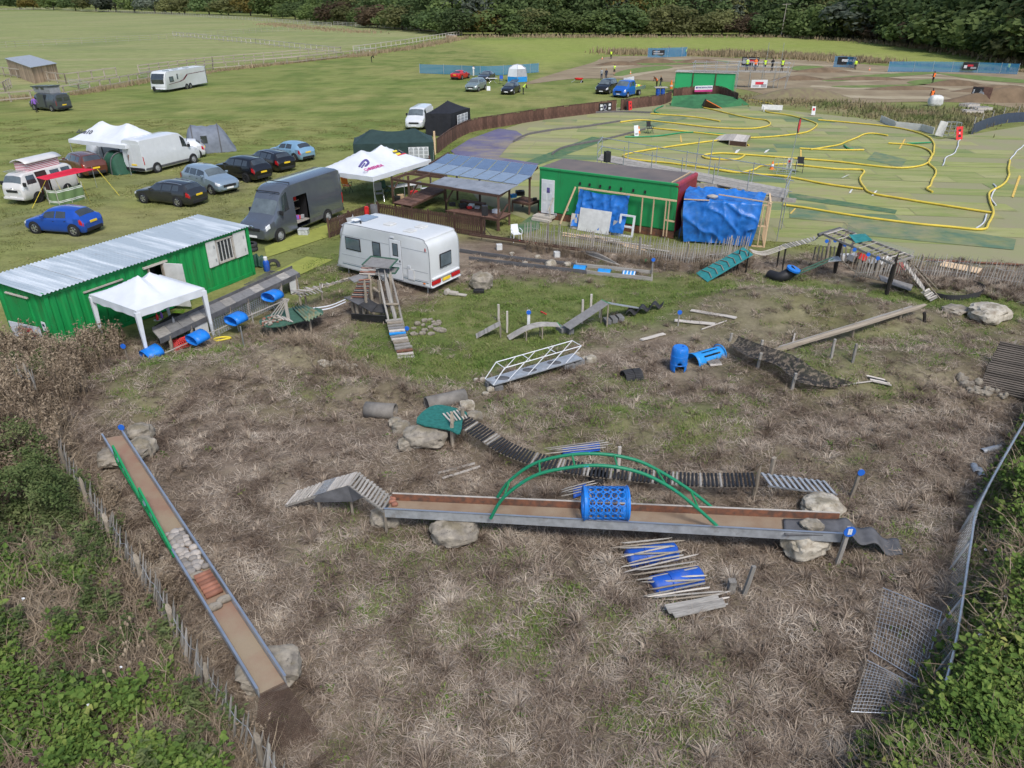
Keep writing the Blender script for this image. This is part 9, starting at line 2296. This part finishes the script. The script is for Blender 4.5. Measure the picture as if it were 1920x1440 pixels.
def scatter(name,label,cat,P,protos,rotx=0.0,smin=.7,smax=1.3,seed=1,real=False):
 r=np.random.default_rng(seed);n=len(P)
 me=bpy.data.meshes.new(name);me.vertices.add(n);me.vertices.foreach_set('co',np.asarray(P,np.float32).ravel())
 rot=np.stack([r.uniform(-rotx,rotx,n),r.uniform(-rotx,rotx,n),r.uniform(0,6.283,n)],1).astype(np.float32)
 a=me.attributes.new('rot','FLOAT_VECTOR','POINT');a.data.foreach_set('vector',rot.ravel())
 a=me.attributes.new('scl','FLOAT','POINT');a.data.foreach_set('value',r.uniform(smin,smax,n).astype(np.float32))
 a=me.attributes.new('idx','INT','POINT');a.data.foreach_set('value',r.integers(0,len(protos),n).astype(np.int32))
 me.update()
 ob=bpy.data.objects.new(name,me);COL.objects.link(ob);tag(ob,label,cat,kind='stuff')
 ng=bpy.data.node_groups.new(name,'GeometryNodeTree');ng.interface.new_socket('Geometry',in_out='INPUT',socket_type='NodeSocketGeometry');ng.interface.new_socket('Geometry',in_out='OUTPUT',socket_type='NodeSocketGeometry')
 N,L=ng.nodes,ng.links;gi,go=N.new('NodeGroupInput'),N.new('NodeGroupOutput');iop=N.new('GeometryNodeInstanceOnPoints');jn=N.new('GeometryNodeJoinGeometry')
 for pr in protos:
  oi=N.new('GeometryNodeObjectInfo');oi.inputs['Object'].default_value=pr;oi.inputs['As Instance'].default_value=True;L.new(oi.outputs['Geometry'],jn.inputs[0])
 iop.inputs['Pick Instance'].default_value=True
 def na(nm,ty):x=N.new('GeometryNodeInputNamedAttribute');x.data_type=ty;x.inputs['Name'].default_value=nm;return x.outputs['Attribute']
 er=N.new('FunctionNodeEulerToRotation');L.new(na('rot','FLOAT_VECTOR'),er.inputs[0])
 L.new(gi.outputs[0],iop.inputs['Points']);L.new(jn.outputs[0],iop.inputs['Instance']);L.new(na('idx','INT'),iop.inputs['Instance Index']);L.new(er.outputs[0],iop.inputs['Rotation']);L.new(na('scl','FLOAT'),iop.inputs['Scale']);rl_=N.new('GeometryNodeRealizeInstances')if real else None
 if real:L.new(iop.outputs[0],rl_.inputs[0]);L.new(rl_.outputs[0],go.inputs[0])
 else:L.new(iop.outputs[0],go.inputs[0])
 md=ob.modifiers.new('scatter','NODES');md.node_group=ng
 return ob
rg=np.random.default_rng(12)
def seen(x,y,m=60):
 dep=y*CT+CAMH*ST;u=960+x/dep*FPX;return(u>-m)&(u<1920+m)
def area_points(x0,x1,y0,y1,dens):
 n=int((x1-x0)*(y1-y0)*dens);return rg.uniform(x0,x1,n),rg.uniform(y0,y1,n)
CLEAR=[[(-12.3,34.2),(-17.2,25.0),(-20,26.3),(-15,36)],[(c.x,c.y)for c in(X(634,499),X(810,542),X(865,515),X(690,475))]]
def lawn_at(x,y):
 g=np.zeros_like(x)
 for p,s in LAWNS:g=np.maximum(g,s*soft(x,y,p,1.3))
 return g
PX,PY=[],[]
for y0,y1,dn in((7,13,32),(13,19,25),(19,26,16),(26,37,9)):
 x,y=area_points(-26,26,y0,y1,dn);PX.append(x);PY.append(y)
x,y=np.concatenate(PX),np.concatenate(PY)
ok=seen(x,y)&inpoly(x,y,PLOT)
for c in CLEAR:ok&=~inpoly(x,y,c)
x,y=x[ok],y[ok];z=terr(x,y);g=lawn_at(x,y)
n2=fbm(x*.35,y*.35,12);n3=fbm(x*1.7,y*1.7,13)
gm_=(g*.95+(n2-.5)*1.2*(g>.02)+(n3-.5)*.8*(g>.02)+(rg.random(len(x))-.5)*.55*(g>.02))>.52
lv=np.maximum(soft(x,y,LEFTVEG,.5),soft(x,y,RIGHTVEG,.5))
P=np.stack([x,y,z-.01],1)
dry=(~gm_)&(rg.random(len(x))<np.where(n2<.40,.55,.97))
scatter('dry_grass','matted dry straw covering the crawler course','grass',P[dry],[blades(s,56,.31,.05,.32,-5,36,.0048,STRAW)for s in range(6)]+[blades(30+s,40,.22,.15,.34,20,70,.006,STRAW,1.0,True)for s in range(2)],.12,.55,1.5,2,True)
near=gm_
scatter('lawn_grass','short green grass in patches on the crawler course','grass',P[near],[blades(50+s,60,.26,.04,.12,25,80,.0068,GREEN,.6)for s in range(4)],.1,.7,1.4,3)
tus=(~gm_)&(rg.random(len(x))<.03)
scatter('grass_tussocks','pale spiky tussocks of dead grass on the crawler course','grass',P[tus],[blades(70+s,90,.12,.22,.5,25,80,.005,STRAW,.9,True)for s in range(3)],.15,.7,1.3,4)
wd=(rg.random(len(x))<.012+.05*(g>.15))&(z<2)
scatter('low_weeds','small leafy weeds dotted over the crawler course','weeds',P[wd]+[0,0,.03],[spray(80+s,26,.16,.05,.10,LEAFG,'slim',.35)for s in range(4)],.2,.6,1.3,5)
x,y=area_points(-62,20,33,84,2.0)
ok=seen(x,y)&~inpoly(x,y,PLOT)&~inpoly(x,y,TURF)&~inpoly(x,y,[(p.x,p.y)for p in pix((496,464),(500,484),(720,410),(790,388),(755,380),(560,440))])
for c in CLEAR:ok&=~inpoly(x,y,c)
x,y=x[ok],y[ok];k=fbm(x*.4,y*.4,31)>.46;x,y=x[k],y[k]
scatter('field_tufts','short grass tufts over the car field','grass',np.stack([x,y,np.zeros_like(x)],1),[blades(90+s,50,.40,.04,.10,10,65,.012,FIELD,.6)for s in range(4)],.05,.7,1.5,6)
#undergrowth outside the fences
def canopy(x,y,base,amp,seed):return base+amp*fbm(x*.55,y*.55,seed,3)
def brush(name,label,poly,dens,base,amp,protos,seed,rotx=.5,layers=2,keep=None,smin=.7,smax=1.3,edge=.6):
 xs=[p.x for p in poly];ys=[p.y for p in poly]
 x,y=area_points(max(min(xs),-30),min(max(xs),30),max(min(ys),5),min(max(ys),40),dens)
 ok=seen(x,y,120)&inpoly(x,y,poly)
 x,y=x[ok],y[ok];h=canopy(x,y,base,amp,seed)*np.clip(polydist(x,y,poly)/edge,.15,1)
 if keep is not None:k=keep(x,y);x,y,h=x[k],y[k],h[k]
 P=[np.stack([x,y,terr(x,y)+h*f],1)for f in np.linspace(1,.45,layers)]
 return scatter(name,label,'undergrowth',np.concatenate(P),protos,rotx,smin,smax,seed)
bind=[spray(100+s,34,.22,.055,.115,LEAFG,'heart',.5)for s in range(4)]
slim=[spray(120+s,40,.20,.05,.10,LEAFS,'slim',.7)for s in range(4)]
twig=[blades(140+s,26,.30,.25,.65,-10,75,.006,WEED,.5,False,'twig')for s in range(4)]
weedb=[tallweed(160+s,16,.95,WEED)for s in range(4)];weedg=[tallweed(180+s,14,.9,LEAFS,True)for s in range(4)]
brush('bindweed_thicket','glossy green bindweed and bramble thicket along the right fence',RIGHTVEG,46,.5,1.3,bind,41,.6,2,None,.5,1.45)
brush('bramble_twigs','dead bramble stems tangled through the right hand thicket',RIGHTVEG,18,.4,.95,twig,42,.5,1)
LV_low=pix((-400,1080),(60,1080),(200,1080),(285,1160),(350,1270),(410,1360),(520,1500),(520,1800),(-400,1800))
LV_mid=pix((-400,880),(90,850),(125,880),(190,1000),(260,1110),(200,1150),(-400,1150))
LV_top=pix((-500,640),(60,652),(235,648),(225,690),(120,800),(80,860),(-500,860))
brush('bramble_thicket','green bramble and bindweed undergrowth in the lower left corner',LV_low,34,.2,.75,bind,43,.6,2,lambda x,y:fbm(x*.8,y*.8,51)>.48,.45,1.45)
brush('leafy_shrubs','dark green leafy shrubs left of the paling fence',LV_mid,40,.5,1.6,slim,44,.6,2,lambda x,y:fbm(x*.6,y*.6,52)>.43)
brush('dead_stems','tangled brown dead stems among the left hand undergrowth',LEFTVEG,30,.05,.45,twig,45,.5,1)
brush('tall_dead_weeds','tall brown dead weeds beside the green cabin end',pix((-500,640),(60,652),(235,648),(225,690),(140,800),(120,900),(60,1000),(-500,1040)),8,.0,.02,weedb,46,.12,1,lambda x,y:fbm(x*.5,y*.5,53)>.40,.7,1.25)
brush('tall_green_weeds','tall green weeds in the left hand undergrowth',LEFTVEG,4.5,.0,.02,weedg,47,.15,1,lambda x,y:fbm(x*.5,y*.5,54)>.46,.6,1.15)
brush('fence_side_weeds','dry brown weeds growing through the left paling fence',pix((110,850),(190,880),(300,1060),(420,1260),(520,1420),(430,1440),(330,1270),(200,1060),(110,920)),6,.0,.02,weedb,55,.25,1,lambda x,y:fbm(x*.7,y*.7,56)>.42,.35,.8)
BR=pix((690,740),(560,690),(480,640),(520,630),(640,680),(760,730),(750,750))
brush('brush_on_ridge','dark dead brush along the crest of the left ridge',BR,16,.02,.12,twig,48,.3,1)
FW=pix((985,462),(1290,502),(1400,488),(1420,500),(1300,516),(980,474))
brush('fence_foot_weeds','brown dead weeds along the foot of the paling fence',FW,7,.0,.02,weedb,49,.15,1,None,.4,.75)
FR=pix((1690,520),(1960,540),(1960,575),(1850,560),(1780,545),(1720,540))
brush('dry_tuft','pale dry grass tuft inside the curved black edging',FR,12,.0,.02,[blades(200+s,80,.15,.3,.6,40,88,.007,STRAW,.8,True)for s in range(2)],50,.15,1,None,.6,1.0)
fl=MB();V,F,T=[],[],[]
n=8;V=[Vector((0,0,-.05))]+[Vector((.045*math.cos(k*6.283/n),.045*math.sin(k*6.283/n),.02))for k in range(n)];F=[(0,1+k,1+(k+1)%n)for k in range(n)]
flower=proto('flower',V,F,[.5]*len(V),M['white'])
fx=rg.uniform(0,1,60);q=[X(1720+220*a,1000+430*b)for a,b in zip(rg.random(26),rg.random(26))]+[X(20+480*a,1150+280*b)for a,b in zip(rg.random(10),rg.random(10))]
q=q[::2];q=[p for p in q if inpoly(p.x,p.y,RIGHTVEG)or inpoly(p.x,p.y,LEFTVEG)]
scatter('bindweed_flowers','white trumpet flowers dotted over the thickets','flowers',[(p.x*.94,p.y*.94+.3,gz(p.x,p.y)+float(canopy(p.x,p.y,.45,1.05,41))*.95)for p in q],[flower],.5,.5,.9,9)
V,F=[],[];b=MB().lathe([(.012,0),(.028,.02),(.030,.05),(.018,.085),(.003,.095)],n=8).tube([(0,0,0),(.01,.01,-.7)],.005,4);teasel=proto('teasel',[tuple(v)for v in b.v],b.f,[.6]*len(b.v),WEED)
tq=[X(195+95*a,1235+100*b2)for a,b2 in zip(rg.random(18),rg.random(18))]
scatter('teasels','brown teasel heads standing in the lower left undergrowth','teasels',[(p.x,p.y,gz(p.x,p.y)+.75+.25*rg.random())for p in tq],[teasel],.25,.7,1.1,10)
